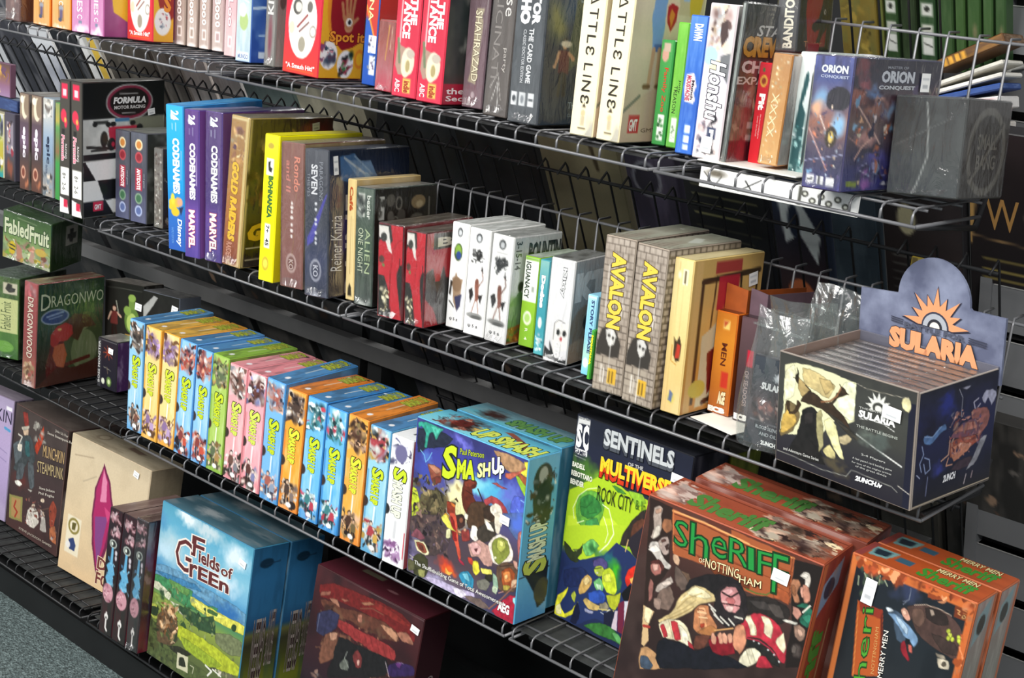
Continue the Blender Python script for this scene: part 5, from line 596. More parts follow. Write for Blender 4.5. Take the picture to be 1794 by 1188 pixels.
game_box('blueset', 'blue box with a red top half, right of the hand emblem box', '#2a58b0',
         [('g', ['#c4342f', '#c8402f', '#2a58b0', '#2456b4', '#1f4fae'], [0, .52, .56, .7, 1]), ('p', [(0, .2), (1, .2), (1, .72), (0, .45)], '#c23a32'), ('l', [(0, .46), (1, .73)], .12, '#e88a34'),
          ('t', 'ENTS ENA', .25, .1, .6, .56, '#f0d9a0', 1, .01), ('r', .35, .66, 1, .78, '#eef1f4'), ('r', .5, .8, 1, .93, '#e4e9ef'), ('a', 4, .4, .67, .95, .9, 10, .16, ['#5b4a6b', '#8b96b0', '#303a5c'])],
         right=plain('#b5342e', 4, .3, '#d8632f'), group=G1)
game_box('faded', 'short faded pinkish red box in front of the tall salmon lettered box', '#a84a4c',
         [('g', ['#8e4038', '#a45248', '#b6646a', '#d03a52']), ('n', 5, 5, .35, '#d3a09a'), ('l', [(.62, .05), (.5, .55)], .05, '#d9a23c'), ('l', [(.82, .06), (.74, .4)], .03, '#e7c7a8'), ('b', .3, 1.0, .5, .06, '#f4d3d6')],
         right=plain('#8d3538', 4, .4, '#c26a64'), top=plain('#c98c82', 3, .4, '#f0d8cc'), wrap=True, group=G1)
x_, y_, z_ = T['faded'][1:4]
game_box(None, 'tall red box with huge salmon slanting letters, behind the short faded red box', '#c63b31',
         [('g', ['#cc3d30', '#c53a33'])], right=[('g', ['#cf4030', '#c83c33']), ('l', [(.1, .2), (.25, .5), (.45, .2)], .05, '#f0a98c'), ('t', 'ZZ', .05, .3, .95, .52, '#f2b196', 0, .0)],
         place=(1, -1.448, .17, zdeck(1, x_), 0, 0, 0, .05, .03, .2), group=G1)
for k, who in (('resist1', 'left'), ('resist2', 'right')):
    game_box(k, 'crimson box with a pale helmeted head, the %s one of the twin pair' % who, '#cf2b45',
             [('g', ['#c93242', '#c82f45', '#d0304a']), ('n', 4, 5, .16, '#e8707c'),
              ('t', 'THE', .60, .36, .86, .53, '#fbf3f2', 1, .05), ('t', 'RESISTANCE', .30, .15, .62, .62, '#fbf3f2', 1, .04),
              ('l', [(.22, .3), (.2, .65)], .05, '#efb9bb'), ('p', [(.12, .62), (.25, .67), (.62, .69), (.82, .76), (.8, .84), (.2, .86), (.06, .8)], '#a88878'),
              ('e', .6, .77, .28, .09, '#d9cbb4'), ('e', .52, .8, .2, .075, '#f0e2b8'), ('l', [(.14, .63), (.24, .78)], .1, '#6f7a5c'), ('e', .6, .80, .1, .04, '#a9996a'), ('e', .7, .72, .18, .03, '#b9ad9e'),
              ('t', 'ABC', .14, .885, .34, .97, '#f4e3e2', 1, .02), ('r', .45, .88, .78, .975, '#e6b455'), ('t', 'indie', .5, .89, .74, .965, '#a53a2a', 1, .03)],
             right=[('g', ['#2c3233', '#39403e', '#4a4642', '#6a3f3e', '#a42a3e'], [0, .5, .8, .9, 1]), ('n', 6, 6, .4, '#20272b'), ('e', .55, .45, .25, .14, '#3f6a6d'), ('a', 6, .1, .3, .8, .8, 12, .08, ['#5c6f70', '#7a7a74', '#2a2e30', '#a5a098']),
                    ('r', 0, .87, 1, 1, '#b5203a'), ('t', 'the Outer', .05, .89, .8, .93, '#f4e4e4', 0, .02), ('t', 'Secret Ident', .05, .94, .9, .975, '#f4e4e4', 0, .02)],
             group='crimson twin boxes on the top shelf')
game_box('shah', 'mauve brown game box with a long cream lettered label panel on its spine', '#6f5660',
         [('g', ['#5f4850', '#6d555c', '#7b6068', '#7d646c']), ('n', 7, 6, .25, '#8e7780'),
          ('p', [(.38, .37), (.78, .37), (.7, .42), (.76, .46), (.66, .8), (.6, .85), (.2, .84), (.3, .78)], '#b3a58a'), ('t', 'SHAHRAZAD', .36, .385, .68, .83, '#f2e7c8', 1, .01, '#6a5a4c'),
          ('l', [(.92, .25), (.88, .5)], .04, '#9a8c8e'), ('e', .5, .92, .1, .02, '#b8a8ac')],
         right=plain('#3c2c33', 4, .4, '#6a5560'), wrap=True, group=G1)
game_box('licin', 'dark taupe wrapped box with scrawled lettering, left of the charcoal one', '#57504c',
         [('g', ['#4e4844', '#5b534e', '#625a55']), ('n', 8, 6, .4, '#7d756f'), ('t', 'Rose', .56, .18, .92, .42, '#e6e2dd', 1, .0), ('t', 'LICINATI', .2, .3, .48, .78, '#8f8883', 1, .0),
          ('t', 'party', .62, .6, .78, .74, '#c9c2bb', 1, .0), ('l', [(.2, .84), (.5, .75), (.7, .9)], .02, '#d8d3cd'), ('l', [(.3, .92), (.52, .8), (.6, .95)], .02, '#eceae6')],
         right=plain('#2d2a29', 4, .3), wrap=True, group=G1)
game_box('drwho', 'charcoal box with bold white stacked capitals on its spine and a starry deep blue cover', '#3a3f45',
         [('g', ['#3c4248', '#474c50', '#4c5054']), ('t', 'DOCTOR', .55, .05, .82, .42, '#f6f7f8', 1, .06), ('t', 'WHO', .16, .16, .5, .42, '#f6f7f8', 1, .08),
          ('t', 'THE CARD GAME', .5, .44, .66, .76, '#e8eaec', 1, .03), ('t', 'CLASSIC DOCTOR EDITION', .32, .45, .42, .76, '#cdd0d3', 1, .02),
          ('r', .05, .82, .25, .9, '#eceeef'), ('r', .33, .82, .55, .9, '#eceeef'), ('r', .63, .82, .85, .9, '#eceeef'), ('e', .15, .86, .06, .02, '#3a3f45'), ('e', .44, .86, .06, .025, '#8a8f95'), ('l', [(.68, .86), (.8, .86)], .05, '#3a3f45'),
          ('n', 5, 7, .22, '#8a9096')],
         right=[('g', ['#243c66', '#22395c', '#26384e', '#16304c', '#183f5c']), ('n', 9, 5, .5, '#101c30'), ('b', .15, .38, .2, .16, '#8a8b52'), ('b', .5, .3, .35, .2, '#4b6a8c'), ('p', [(.4, .25), (.62, .25), (.5, .62), (.32, .7)], '#5d6a52'),
                ('t', 'DOCTOR', .45, .17, .95, .27, '#9fb4be', 0, .0), ('fig', .28, .82, .34, '#d8a77c', '#6b2f30', '#2b2a20'), ('e', .3, .515, .08, .02, '#e6dec8'), ('fig', .72, .86, .5, '#8a6a50', '#5a4232', '#1b1c1e'),
                ('r', .4, .82, 1, 1, '#14344e'), ('t', 'THE CARD GAME', .4, .86, .98, .9, '#a8c4d4', 0, .0), ('t', 'CLASSIC DOCTOR EDITION', .4, .93, .98, .95, '#7fa0b4', 0, .0)],
         wrap=True, group=G1)
for k, who in (('bline1', 'left'), ('bline2', 'right')):
    game_box(k, 'tall cream box with thin spaced capitals, the %s one of the pair' % who, '#e9dcb4',
             [('g', ['#eee2bc', '#eee3bf', '#ece0ba']), ('n', 3, 5, .12, '#fff8dc'), ('p', [(1, .93), (.62, 1), (1, 1)], '#a9a598'), ('b', .98, .95, .3, .07, '#b7b2a2')] +
             [('t', tx, .34, a, .7, b, '#2a251c', 1, .0) for tx, a, b in (('B', .20, .245), ('\u0394', .262, .325), ('T', .342, .395), ('T', .408, .46), ('L', .478, .52), ('\u03b5', .535, .58), ('L', .622, .66), ('I', .683, .69), ('N', .71, .765), ('\u03b5', .785, .83))] +
             [('p', [(.42, .855), (.6, .855), (.52, .83)], '#3a2e20'), ('e', .5, .885, .1, .018, '#cdb98c'), ('r', .42, .9, .6, .95, '#c3b492'), ('l', [(.35, .965), (.65, .965)], .06, '#6a5d46')],
             right=[('g', ['#e6d8b4', '#decfa9', '#d2bf9f', '#c9a98e']), ('n', 5, 5, .3, '#b9a98a'), ('r', .6, .05, .98, .33, '#cdbb92'), ('r', .66, .1, .82, .26, '#a9bfd6'), ('e', .85, .22, .1, .14, '#d8b836'),
                    ('p', [(.28, .18), (.42, .18), (.44, .4), (.42, .5), (.3, .52), (.24, .35)], '#7da4d2'), ('r', .32, .49, .42, .53, '#5573a8'), ('e', .37, .13, .07, .05, '#b98c4a'), ('l', [(.25, .16), (.4, .17)], .02, '#b33a2e'),
                    ('l', [(.32, .52), (.3, .7)], .05, '#c99f78'), ('l', [(.4, .52), (.42, .7)], .05, '#c99f78'), ('l', [(.24, .71), (.31, .71)], .04, '#7c5a3c'), ('l', [(.41, .71), (.5, .71)], .04, '#7c5a3c'),
                    ('p', [(.42, .28), (.5, .25), (.62, .27), (.6, .38), (.52, .45), (.44, .38)], '#e6c9a8'), ('p', [(.44, .29), (.5, .27), (.6, .29), (.58, .37), (.52, .42), (.46, .37)], '#b81f26'), ('p', [(.5, .3), (.56, .33), (.52, .4), (.48, .34)], '#e2872c'),
                    ('p', [(0, .84), (.16, .78), (.4, .72), (.7, .74), (1, .8), (1, 1), (0, 1)], '#cdb193'), ('l', [(0, .84), (.2, .76)], .03, '#7f7a68'),
                    ('r', .09, .86, .24, .955, '#c8202c'), ('t', 'GMT', .11, .875, .22, .94, '#f4e8dc', 0, .03), ('t', 'GMT Games', .28, .925, .8, .945, '#6b5a48', 0, .0)],
             group='cream twin boxes on the top shelf')
game_box('green1', 'short green box with red lettering, left one of two green boxes', '#3f9a48',
         [('g', ['#4aa552', '#3f9c48', '#3b9446']), ('e', .4, .13, .3, .07, '#d5a08c'), ('r', .2, .02, .8, .1, '#c9b09a'), ('t', 'Family Zoo', .38, .26, .75, .68, '#d8372a', 1, .01),
          ('r', .3, .71, .85, .96, '#e8efe2'), ('a', 4, .35, .73, .8, .94, 8, .16, ['#4a9a50', '#2d5c34'])], group='green boxes on the top shelf')
game_box('green2', 'taller lime green game box with thin dark letters, tucked against the blue slim box', '#6cb93a',
         [('g', ['#6fc03f', '#72bd3e', '#5caf3f']), ('n', 4, 5, .2, '#c4ea8a'), ('t', 'TREASON', .25, .5, .55, .72, '#22361c', 1, .0), ('t', 'Jolly', .6, .45, .8, .56, '#22361c', 1, .0), ('r', .25, .76, .85, .96, '#dfe9d4'), ('a', 8, .3, .78, .8, .94, 6, .14, ['#8aa878', '#5b7a50'])],
         right=plain('#59a838', 3, .3), group='green boxes on the top shelf')
game_box('bluecat', 'cobalt blue slim box with a pink and cream jagged logo sticker', '#2f62c0',
         [('g', ['#4f82cf', '#2f66c2', '#2a5ab8', '#2c66c8']), ('n', 6, 6, .3, '#7aa4e0'), ('t', 'DAWN', .3, .06, .78, .18, '#e7ecf6', 1, .05), ('p', [(.15, .42), (.6, .41), (.82, .5), (.7, .55), (.84, .6), (.72, .63), (.2, .62), (.08, .52)], '#ded3cf'),
          ('t', 'MOUSTACHE', .22, .43, .48, .61, '#b83a58', 1, .03), ('t', 'Munch', .52, .46, .66, .6, '#3a3040', 1, .03), ('r', .42, .79, .75, .85, '#dfe8f6'), ('r', .42, .87, .75, .92, '#dfe8f6'), ('r', .42, .935, .75, .975, '#cfdcf2')],
         right=plain('#2548a0', 4, .3), wrap=False, group=G1)
game_box('honshu', 'pale pinkish white game box with brushed white script outlined in black and a floral pattern', '#d9ccd0',
         [('g', ['#d2c4c2', '#c9c3c4', '#cfc8d6', '#d8ccd0', '#d9cfcb']), ('a', 11, .0, .0, .8, .3, 26, .22, ['#c9a9a4', '#e7d9c0', '#6a5450', '#bfd4de', '#d9b99a', '#f0e9e2']), ('p', [(.45, .12), (.7, .1), (.8, .2), (.6, .27), (.5, .2)], '#4a3a38'),
          ('e', .5, .4, .3, .045, '#e9dcb0'), ('e', .2, .33, .28, .06, '#a9c6d8'), ('p', [(.6, .33), (.95, .3), (.98, .5), (.62, .42)], '#6f7174'),
          ('t', 'Honshu', .28, .36, .84, .74, '#ffffff', 1, .03, '#2b2a33', .2), ('t', 'a card game', .28, .68, .38, .8, '#9a7f8a', 1, .0),
          ('a', 5, .05, .76, .5, .98, 14, .14, ['#3c3f52', '#f2e6e2', '#b9a9b8', '#e7c9c4']), ('a', 7, .6, .74, .98, .98, 16, .12, ['#2d2b30', '#f3ece8', '#e4cfc8']), ('r', .45, .79, .78, .87, '#3d4560'), ('t', 'P', .54, .80, .7, .86, '#e8e6ee', 1, .06)],
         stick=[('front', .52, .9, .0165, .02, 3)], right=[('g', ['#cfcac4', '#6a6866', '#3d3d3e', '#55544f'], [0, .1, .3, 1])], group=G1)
game_box('clear', 'dark clear cased box with yellow and white blocky lettering on its side', '#5c5f5c',
         [('g', ['#8a8f8a', '#77807a', '#6d736e', '#5b615c']), ('n', 5, 8, .6, '#d7dcd8')],
         right=[('g', ['#35383a', '#3e4144', '#4b4f4c', '#6d5f50', '#7c7560', '#5a3035'], [0, .2, .45, .6, .8, 1]), ('t', 'STAR', .2, .13, .7, .2, '#d8d9d6', 0, .02, None, .2), ('t', 'CREWS', .02, .2, .74, .33, '#e2a94a', 0, .06, '#4a2d18'),
                ('t', 'CHAOS', .04, .35, .78, .43, '#f0efec', 0, .05), ('t', 'EXPANSION', .0, .45, .95, .5, '#e8e7e3', 0, .03), ('b', .2, .62, .25, .1, '#7b4a48'), ('a', 12, .02, .52, .8, .95, 34, .1, ['#8a8470', '#5f6a52', '#a89a80', '#6b4a40', '#c9b99c', '#3f4a48']),
                ('r', 0, .86, 1, 1, '#5c1f2c'), ('r', .25, .74, .45, .78, '#cfcac4'), ('r', .25, .82, .45, .86, '#cfcac4')],
         wrap=True, group=G1)
x_, y_, z_ = T['pit'][1:4]
game_box(None, 'dark maroon box standing behind the small bright red slim box', '#7d1520', [('g', ['#8a1a24', '#76141e']), ('l', [(.2, .12), (.8, .13)], .06, '#c27a7c'), ('l', [(.2, .2), (.7, .21)], .06, '#b06568')],
         place=(1, x_ - .004, y_ + .046, zdeck(1, x_), 0, 0, 0, .022, .045, .134), group=G1)
game_box('pit', 'small bright red slim game box with a white lowercase title and a yellow badge', '#cf1f2c',
         [('g', ['#c42331', '#cf1f2c', '#dc1c28']), ('e', .45, .17, .3, .06, '#d9a53c'), ('e', .45, .17, .18, .035, '#8a3020'), ('e', .36, .06, .1, .02, '#2d6a38'), ('t', 'Pit', .28, .3, .72, .46, '#fdf4f2', 1, .06),
          ('t', 'the classic trading game', .5, .5, .62, .74, '#f3c9c6', 1, .0), ('t', 'corner the market', .34, .52, .44, .72, '#f3c9c6', 1, .0)],
         right=plain('#b01824', 3, .2), group=G1)
game_box('tan', 'orange tan game box with scattered small cream glyphs, beside the red slim box', '#c58a4c',
         [('g', ['#bd8a55', '#c88f50', '#d49a54', '#d8a868']), ('n', 7, 6, .2, '#e5bd80'), ('a', 21, .1, .03, .85, .9, 26, .09, ['#f3e2b8', '#e6c98c', '#f8efcf']), ('t', 'XXXX', .25, .35, .6, .75, '#f1dfb0', 1, .0)],
         right=plain('#cdb9b0', 5, .4, '#8f7f78'), top=plain('#e2c9ae', 3, .3), wrap=True, group=G1)
game_box('tealw', 'white box with a teal silhouette, left of the space battle box', '#cfdcd8',
         [('g', ['#e9f1ee', '#dfeae6', '#cfe0dc', '#9fbdba', '#7fa5a4'], [0, .3, .55, .75, 1]), ('p', [(.45, .18), (.62, .14), (.75, .22), (.6, .34), (.45, .42), (.75, .5), (.7, .75), (.55, 1), (.05, 1), (.1, .6), (.25, .4)], '#2c5558'),
          ('a', 4, .1, .6, .9, .98, 14, .2, ['#3f6f70', '#8fb8b6', '#d9ebe8']), ('r', .82, .0, 1, .55, '#f4f7f4'), ('p', [(.88, .2), (1, .1), (1, .9), (.8, .95)], '#1d2a2c')],
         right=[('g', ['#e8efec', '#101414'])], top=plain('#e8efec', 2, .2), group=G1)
SP = ['#e7b48a', '#d97f5a', '#7fb0d8', '#2c2f55', '#5a4a7c', '#c9d7ea', '#3a2f3a', '#f2d9c0']
game_box('orion', 'colourful space battle game box with silver lettering, left of the black ring box', '#3a3560',
         [('g', ['#5b63a8', '#4a5590', '#7a6a80', '#a06a58', '#55485c', '#3c3a5c', '#4b4a8c']), ('n', 5, 5, .6, '#2c2a48'), ('b', .25, .3, .35, .1, '#7fa8d0'), ('b', .15, .37, .3, .08, '#f0b48c'), ('b', .8, .5, .3, .1, '#8fc0e8'),
          ('e', .72, .31, .32, .09, '#25222c'), ('e', .6, .34, .2, .06, '#2c2833'), ('l', [(.02, .55), (.6, .85)], .03, '#d8a9a0'), ('l', [(.28, .45), (.45, .55)], .03, '#e9d6cc'), ('e', .62, .6, .16, .08, '#3b3024'), ('e', .62, .6, .07, .045, '#e8c968'),
          ('a', 14, .05, .4, .95, .9, 30, .06, SP), ('l', [(0, .8), (1, .72)], .015, '#b9bfe0'), ('t', 'ORION', .2, .07, .86, .13, '#dfe6f2', 0, .05, '#30365c'), ('t', 'CONQUEST', .2, .145, .9, .17, '#c2cbe0', 0, .02),
          ('r', .1, .9, .3, .965, '#f1f2f4'), ('r', .36, .905, .56, .97, '#f1f2f4'), ('r', .62, .91, .84, .975, '#f1f2f4'), ('l', [(.14, .94), (.26, .93)], .04, '#2a2a2e'), ('l', [(.44, .915), (.44, .96)], .05, '#2a2a2e')],
         right=ART['orionr'],
         top=plain('#8f8c98', 3, .4), stick=[('right', .8, .17, .019, .021, 0)], wrap=True, group=G1)
game_box('blackr', 'black wrapped box with a pale crossed ring emblem, right end of the top shelf', '#3c3d3b',
         [('g', ['#2b2c2b', '#383a39', '#3a3d3c', '#34393a']), ('n', 4, 5, .4, '#4b504f'), ('l', [(.45, .05), (.5, .3), (.53, .6), (.42, .9), (.36, .99)], .02, '#8d918e'), ('l', [(.05, .5), (.8, .2)], .008, '#5c605e')],
         right=[('g', ['#453f3a', '#4a453f', '#45433f']), ('o', .52, .52, .44, .46, '#77736a', .17, '#48443f'), ('t', 'SMALL', .3, .34, .74, .5, '#7d786e', 0, .02), ('t', 'BANG', .3, .55, .74, .7, '#7d786e', 0, .02), ('l', [(.2, .82), (.86, .24)], .07, '#7d786e'), ('l', [(.2, .79), (.85, .22)], .03, '#45413c')],
         top=plain('#8a8c88', 3, .3), wrap=True, group=G1)
game_box('horse', 'black box whose red side shows a black animal head, above the orange tan box', '#3a3a3c',
         [('g', ['#4a4a4c', '#545456', '#4a4c4e']), ('n', 9, 7, .4, '#77797a'), ('t', 'BANDITOS', .35, .3, .8, .95, '#e9e4d2', 2, .04), ('l', [(.62, .0), (.6, .3)], .02, '#c9c9c4')],
         right=[('g', ['#26262a', '#2b2b2e']), ('p', [(.2, 0), (.95, 0), (.85, .95), (.32, .95), (.26, .75), (.2, .5)], '#b51e28'), ('p', [(.72, .2), (.95, .3), (.93, .66), (.75, .8), (.66, .93), (.57, .9), (.66, .72), (.5, .76), (.4, .72), (.42, .66), (.6, .58), (.68, .4)], '#26201e'),
                ('e', .78, .5, .035, .03, '#e8e4e0'), ('e', .785, .5, .018, .016, '#1a1716'), ('t', 'Tentor', .2, .86, .75, .93, '#c98a5c', 0, .02)],
         stick=[('right', .86, .1, .02, .014, 0)], wrap=True, group=G1, place=T['horse'][:8] + (.106, .088))
# ------------------------------------------------------------------ second shelf
G2 = 'game boxes standing on the second shelf'
game_box(None, 'navy blue box at the far left, resting on the comic covered boxes', '#25355f',
         plain('#2b3f72', 3, .5, '#4b6aa0'), right=[('g', ['#2a3a66', '#1e2c50']), ('l', [(.1, .5), (.8, .9)], .03, '#a8b8d0')], top=plain('#5a6a80', 3, .4, '#9aa6b4'),
         place=(2, -2.375, .05, zdeck(2, -2.3) + .1268, 0, 0, .0, .112, .03, .022), group=G2)
game_box(None, 'white and yellow comic covered box at the far left end of the second shelf', '#c9c2a0',
         [('g', ['#c4c9cf', '#d8d8d4', '#b8b23c', '#c2a92c', '#2f9a9c'], [0, .3, .45, .8, .95]), ('a', 7, 0, .1, 1, .9, 30, .2, ['#2b2b28', '#d8c21f', '#f2f0e6', '#8c9a3a', '#3a3f5a', '#e6e2d0'])],
         place=(2, -2.375, .04, zdeck(2, -2.375) + .0005, 0, 0, .0, .080, .1, .12), group=G2)
game_box(None, 'grey backed comic box left of the first brown card box', '#4a4552',
         [('g', ['#4a4552', '#544f5c', '#3c2f2c']), ('r', .2, .12, .9, .6, '#8d8390'), ('a', 8, .2, .12, .9, .62, 16, .2, ['#c23a50', '#e9dcd4', '#3a2f38', '#c9a088']), ('b', .6, .8, .4, .16, '#8a4a34')],
         place=(2, -2.291, .04, zdeck(2, -2.291) + .0005, 0, 0, .0, .036, .1, .1255), group=G2)
game_box(None, 'dark violet box with golden star shapes, at the far left edge above the comic boxes', '#6a4a5c',
         [('g', ['#5c4040', '#8a5c3a', '#8c5f7c', '#9a7aa0']), ('a', 9, .1, .2, .9, .8, 10, .3, ['#e8b23c', '#f0d9a0', '#8a5a80'])],
         place=(2, -2.40, .053, zdeck(2, -2.3) + .150, 0, 0, .0, .106, .012, .062), group=G2)
for k, who in (('epic1', 'left'), ('epic2', 'right')):
    game_box(k, 'brown slim card box with a pale moon shape, the %s one of the pair' % who, '#5b4c46',
             [('g', ['#8a7563', '#a08a72', '#5a4752', '#6b5068', '#4a3a3a', '#6a4436', '#5a3a30'], [0, .2, .3, .5, .65, .85, 1]), ('e', .55, .14, .35, .12, '#e6d8bc'), ('e', .75, .12, .3, .1, '#8f7a64'), ('e', .25, .06, .2, .04, '#f0e6d2'),
              ('t', 'epic', .25, .34, .72, .66, '#e7dfe9', 1, .05), ('o', .4, .82, .26, .07, '#d09a80', .35, '#7d4030'), ('b', .8, .93, .3, .05, '#b06a48')],
             right=plain('#4b443c', 4, .3), top=plain('#6a665c', 3, .4), group='brown slim card boxes on the second shelf')
game_box('epic3', 'pale grey blue slim card box with dark curly sideways lettering', '#8a98a4',
         [('g', ['#c9c6be', '#b8bcbc', '#8fa5bc', '#7f98b0', '#8a8f94', '#a39a90']), ('a', 5, .1, .02, .9, .2, 10, .22, ['#d8d2c4', '#6a625c', '#efe9de']), ('t', 'epic', .3, .38, .7, .66, '#1e2a44', 1, .03), ('t', 'tactics', .3, .67, .5, .76, '#34446a', 1, .0),
          ('a', 9, .05, .78, .95, .98, 16, .2, ['#d8c8b4', '#3c3836', '#a8988a', '#7d8a96'])], right=plain('#6f7468', 4, .3), group=G2)
game_box('greenthin', 'very thin green box wedged between the grey blue card box and the black racing box', '#4e8a48',
         [('g', ['#8a9a5c', '#b8a84a', '#5c9a54', '#8a6a44', '#3f9a48', '#3c9444'], [0, .18, .25, .5, .62, 1])], group=G2)
CHK = [('r', 0, .60, 1, 1, '#17181a')]
def formula_spine(k): return [('g', ['#46423c', '#4a463f', '#443f3a', '#3a3633']), ('r', .15, .02, .78, .13, '#d8284a'), ('r', .3, .06, .65, .11, '#f2c7cf'),
    ('e', .38, .26, .3, .05, '#d9304c'), ('e', .6, .31, .16, .04, '#d9304c'), ('e', .55, .29, .1, .02, '#f2b04c'), ('r', .2, .36, .5, .4, '#2a2826'), ('t', 'Formula', .2, .405, .5, .60, '#e87088', 1, .03, '#f6f0f0', .15), ('t', 'RACING', .56, .47, .72, .58, '#efe9e6', 1, .0),
    ('r', .08, .65, .96, .86, '#eceae5'), ('t', '8+  2-6', .3, .69, .62, .82, '#6a6862', 1, .0), ('p', [(0, .88), (.75, .9), (1, 1), (0, 1)], '#efeeec'), ('r', .42, .895, .82, .955, '#d22848')]
game_box('formula1', 'tall black motor racing box, the left copy of the two', '#2a2826', formula_spine(1), right=plain('#18181a', 3, .1), top=plain('#4c4c48', 3, .3), group='black racing boxes on the second shelf')
game_box('formula2', 'tall black racing box showing an oval badge and a checkered flag', '#2a2826', formula_spine(2),
         right=[('g', ['#131415', '#16171a', '#d9dad6', '#cfd0cb', '#b9bbb6'], [0, .26, .265, .4, .6]), ('n', 6, 7, .35, '#8d8f8a'), ('r', 0, 0, 1, .265, '#121314'),
                ('p', [(.55, .265), (1, .265), (1, .42), (.6, .4)], '#7d7f6c'), ('r', 0, .525, 1, .57, '#18191b'), ('p', [(.03, .58), (.5, .57), (.5, .725), (.15, .725)], '#e9e9e6'), ('p', [(0, .58), (.03, .58), (.15, .725), (0, .73)], '#131415'),
                ('r', 0, .725, 1, .88, '#e6e6e3'), ('p', [(.17, .725), (.6, .725), (.6, .88), (.25, .88)], '#141517'), ('r', 0, .88, 1, 1, '#141517'), ('p', [(.27, .88), (.7, .88), (.7, .985), (.36, .985)], '#e9e9e7'), ('r', .5, .57, 1, 1, '#2a2c30'),
                ('r', .12, .885, .24, .955, '#d22848'), ('t', 'GMT', .14, .9, .22, .94, '#f3e6e8', 0, .04),
                ('e', .56, .15, .29, .135, '#a8a6a4'), ('e', .56, .15, .275, .125, '#8a2742'), ('e', .56, .15, .24, .105, '#1c1416'), ('t', 'FORMULA', .36, .115, .76, .165, '#e6e2e0', 0, .05, None, .15), ('t', 'MOTOR RACING', .37, .178, .75, .205, '#c9c4c2', 0, .04),
                ('l', [(.44, .085), (.66, .09)], .012, '#9a9694'), ('l', [(.47, .232), (.63, .235)], .01, '#9a9694'),
                ('r', .12, .28, .3, .305, '#3a3c3a'), ('e', .14, .305, .03, .02, '#1b1c1c'), ('e', .3, .31, .03, .02, '#1b1c1c'), ('r', .38, .27, .56, .295, '#3f7aa8'), ('e', .36, .31, .035, .02, '#1b1c1c'), ('e', .6, .31, .035, .02, '#1b1c1c'),
                ('p', [(.3, .33), (.66, .33), (.66, .35), (.3, .365)], '#c82844'), ('e', .69, .345, .04, .025, '#1b1c1c'), ('p', [(.3, .36), (.4, .36), (.44, .5), (.34, .5)], '#c02440'), ('e', .25, .42, .045, .06, '#1e1f20'), ('e', .34, .46, .05, .05, '#202122'), ('e', .36, .46, .02, .02, '#c02440'),
                ('l', [(.05, .47), (.3, .49)], .03, '#2c2e2c'), ('l', [(.1, .5), (.28, .5)], .02, '#3a3c3a')],
         top=plain('#4c4c48', 3, .4), stick=[('right', .82, .235, .018, .013, -8)], group='black racing boxes on the second shelf')
for k, who in (('anti1', 'left'), ('anti2', 'right')):
    game_box(k, 'small dark slate box with coloured roundels, the %s one of two' % who, '#45464f',
             [('g', ['#565a66', '#4c4c56', '#444450', '#4a4c66', '#565a78']), ('n', 5, 5, .2, '#7a7c88')] +
             [('o', .52, v, .24, .062, c1, .3, c2) for v, c1, c2 in ((.13, '#e9d8ae', '#c9803c'), (.27, '#c04a52', '#8e2a34'), (.73, '#7d9a80', '#3f6b4a'), (.87, '#aab6d8', '#5a6a9c'))] +
             [('r', .3, .39, .74, .64, '#b02a40'), ('t', 'ANTIDOTE', .4, .4, .64, .63, '#f2e6e6', 1, .04), ('t', 'card game', .8, .44, .92, .6, '#a9abb4', 1, .0)],
             right=plain('#33342f', 7, .5, '#8a8c86'), top=plain('#6c6f6a', 3, .5, '#a0a29c'), group='dark slate roundel card boxes')
game_box('greyc', 'speckled grey slim box, left of the sky blue word game box', '#6f6a63', [('g', ['#7d7a74', '#8a827a', '#7a7068', '#8f8c82']), ('a', 9, .05, .05, .95, .95, 40, .2, ['#a8a096', '#5c4a44', '#d8d2c8', '#7c6a5c', '#b9b4a8'])],
         right=[('g', ['#4a3530', '#3c2c28']), ('a', 4, 0, 0, 1, 1, 30, .06, ['#7a5a4c', '#c9beb0', '#2c2420'])], top=plain('#5c5b58', 3, .3), wrap=True, group=G2)
def code(bg, lower):
    return bg + [('t', '24', .3, .035, .75, .10, '#f2f6fb', 1, .04), ('e', .35, .07, .1, .02, '#eaf2fa'), ('l', [(.34, .12), (.34, .16)], .03, '#cfdced'), ('l', [(.56, .115), (.56, .165)], .03, '#cfdced'),
                 ('t', 'CODENAMES', .36, .22, .76, .6, '#ffffff', 1, .05), ('l', [(.86, .3), (.84, .5)], .03, '#cbb8e4')] + lower
game_box('code1', 'sky blue word game box, leftmost of the three matching word games', '#2f8fd0',
         code([('g', ['#35b0ea', '#1ea5e6', '#1d97dc', '#2a6cc2', '#2c5cb8'], [0, .3, .55, .75, 1])],
              [('e', .35, .67, .3, .035, '#e8c42c'), ('e', .3, .64, .12, .04, '#ecd23a'), ('e', .62, .66, .18, .035, '#e6b04c'), ('e', .75, .655, .16, .03, '#d8a07c'), ('e', .45, .73, .26, .03, '#e8bf2a'), ('e', .16, .7, .12, .02, '#e8c42c'), ('p', [(.7, .7), (.95, .68), (.8, .75)], '#2b2f4a'),
               ('t', 'Disney', .5, .77, .84, .965, '#e6effa', 1, .03, None, .15), ('t', 'FAMILY EDITION', .22, .84, .36, .95, '#6fa8e8', 1, .0)]),
         right=plain('#2f7fc4', 3, .2), top=plain('#2c8ccc', 4, .4, '#7fc4ea'), group='matching word game boxes on the second shelf')
PUR = [('g', ['#5c3f7c', '#553c7e', '#523a82', '#6b48a0', '#5c4498', '#4f3e90'], [0, .3, .6, .7, .85, 1]), ('n', 5, 5, .25, '#7c5cac')]
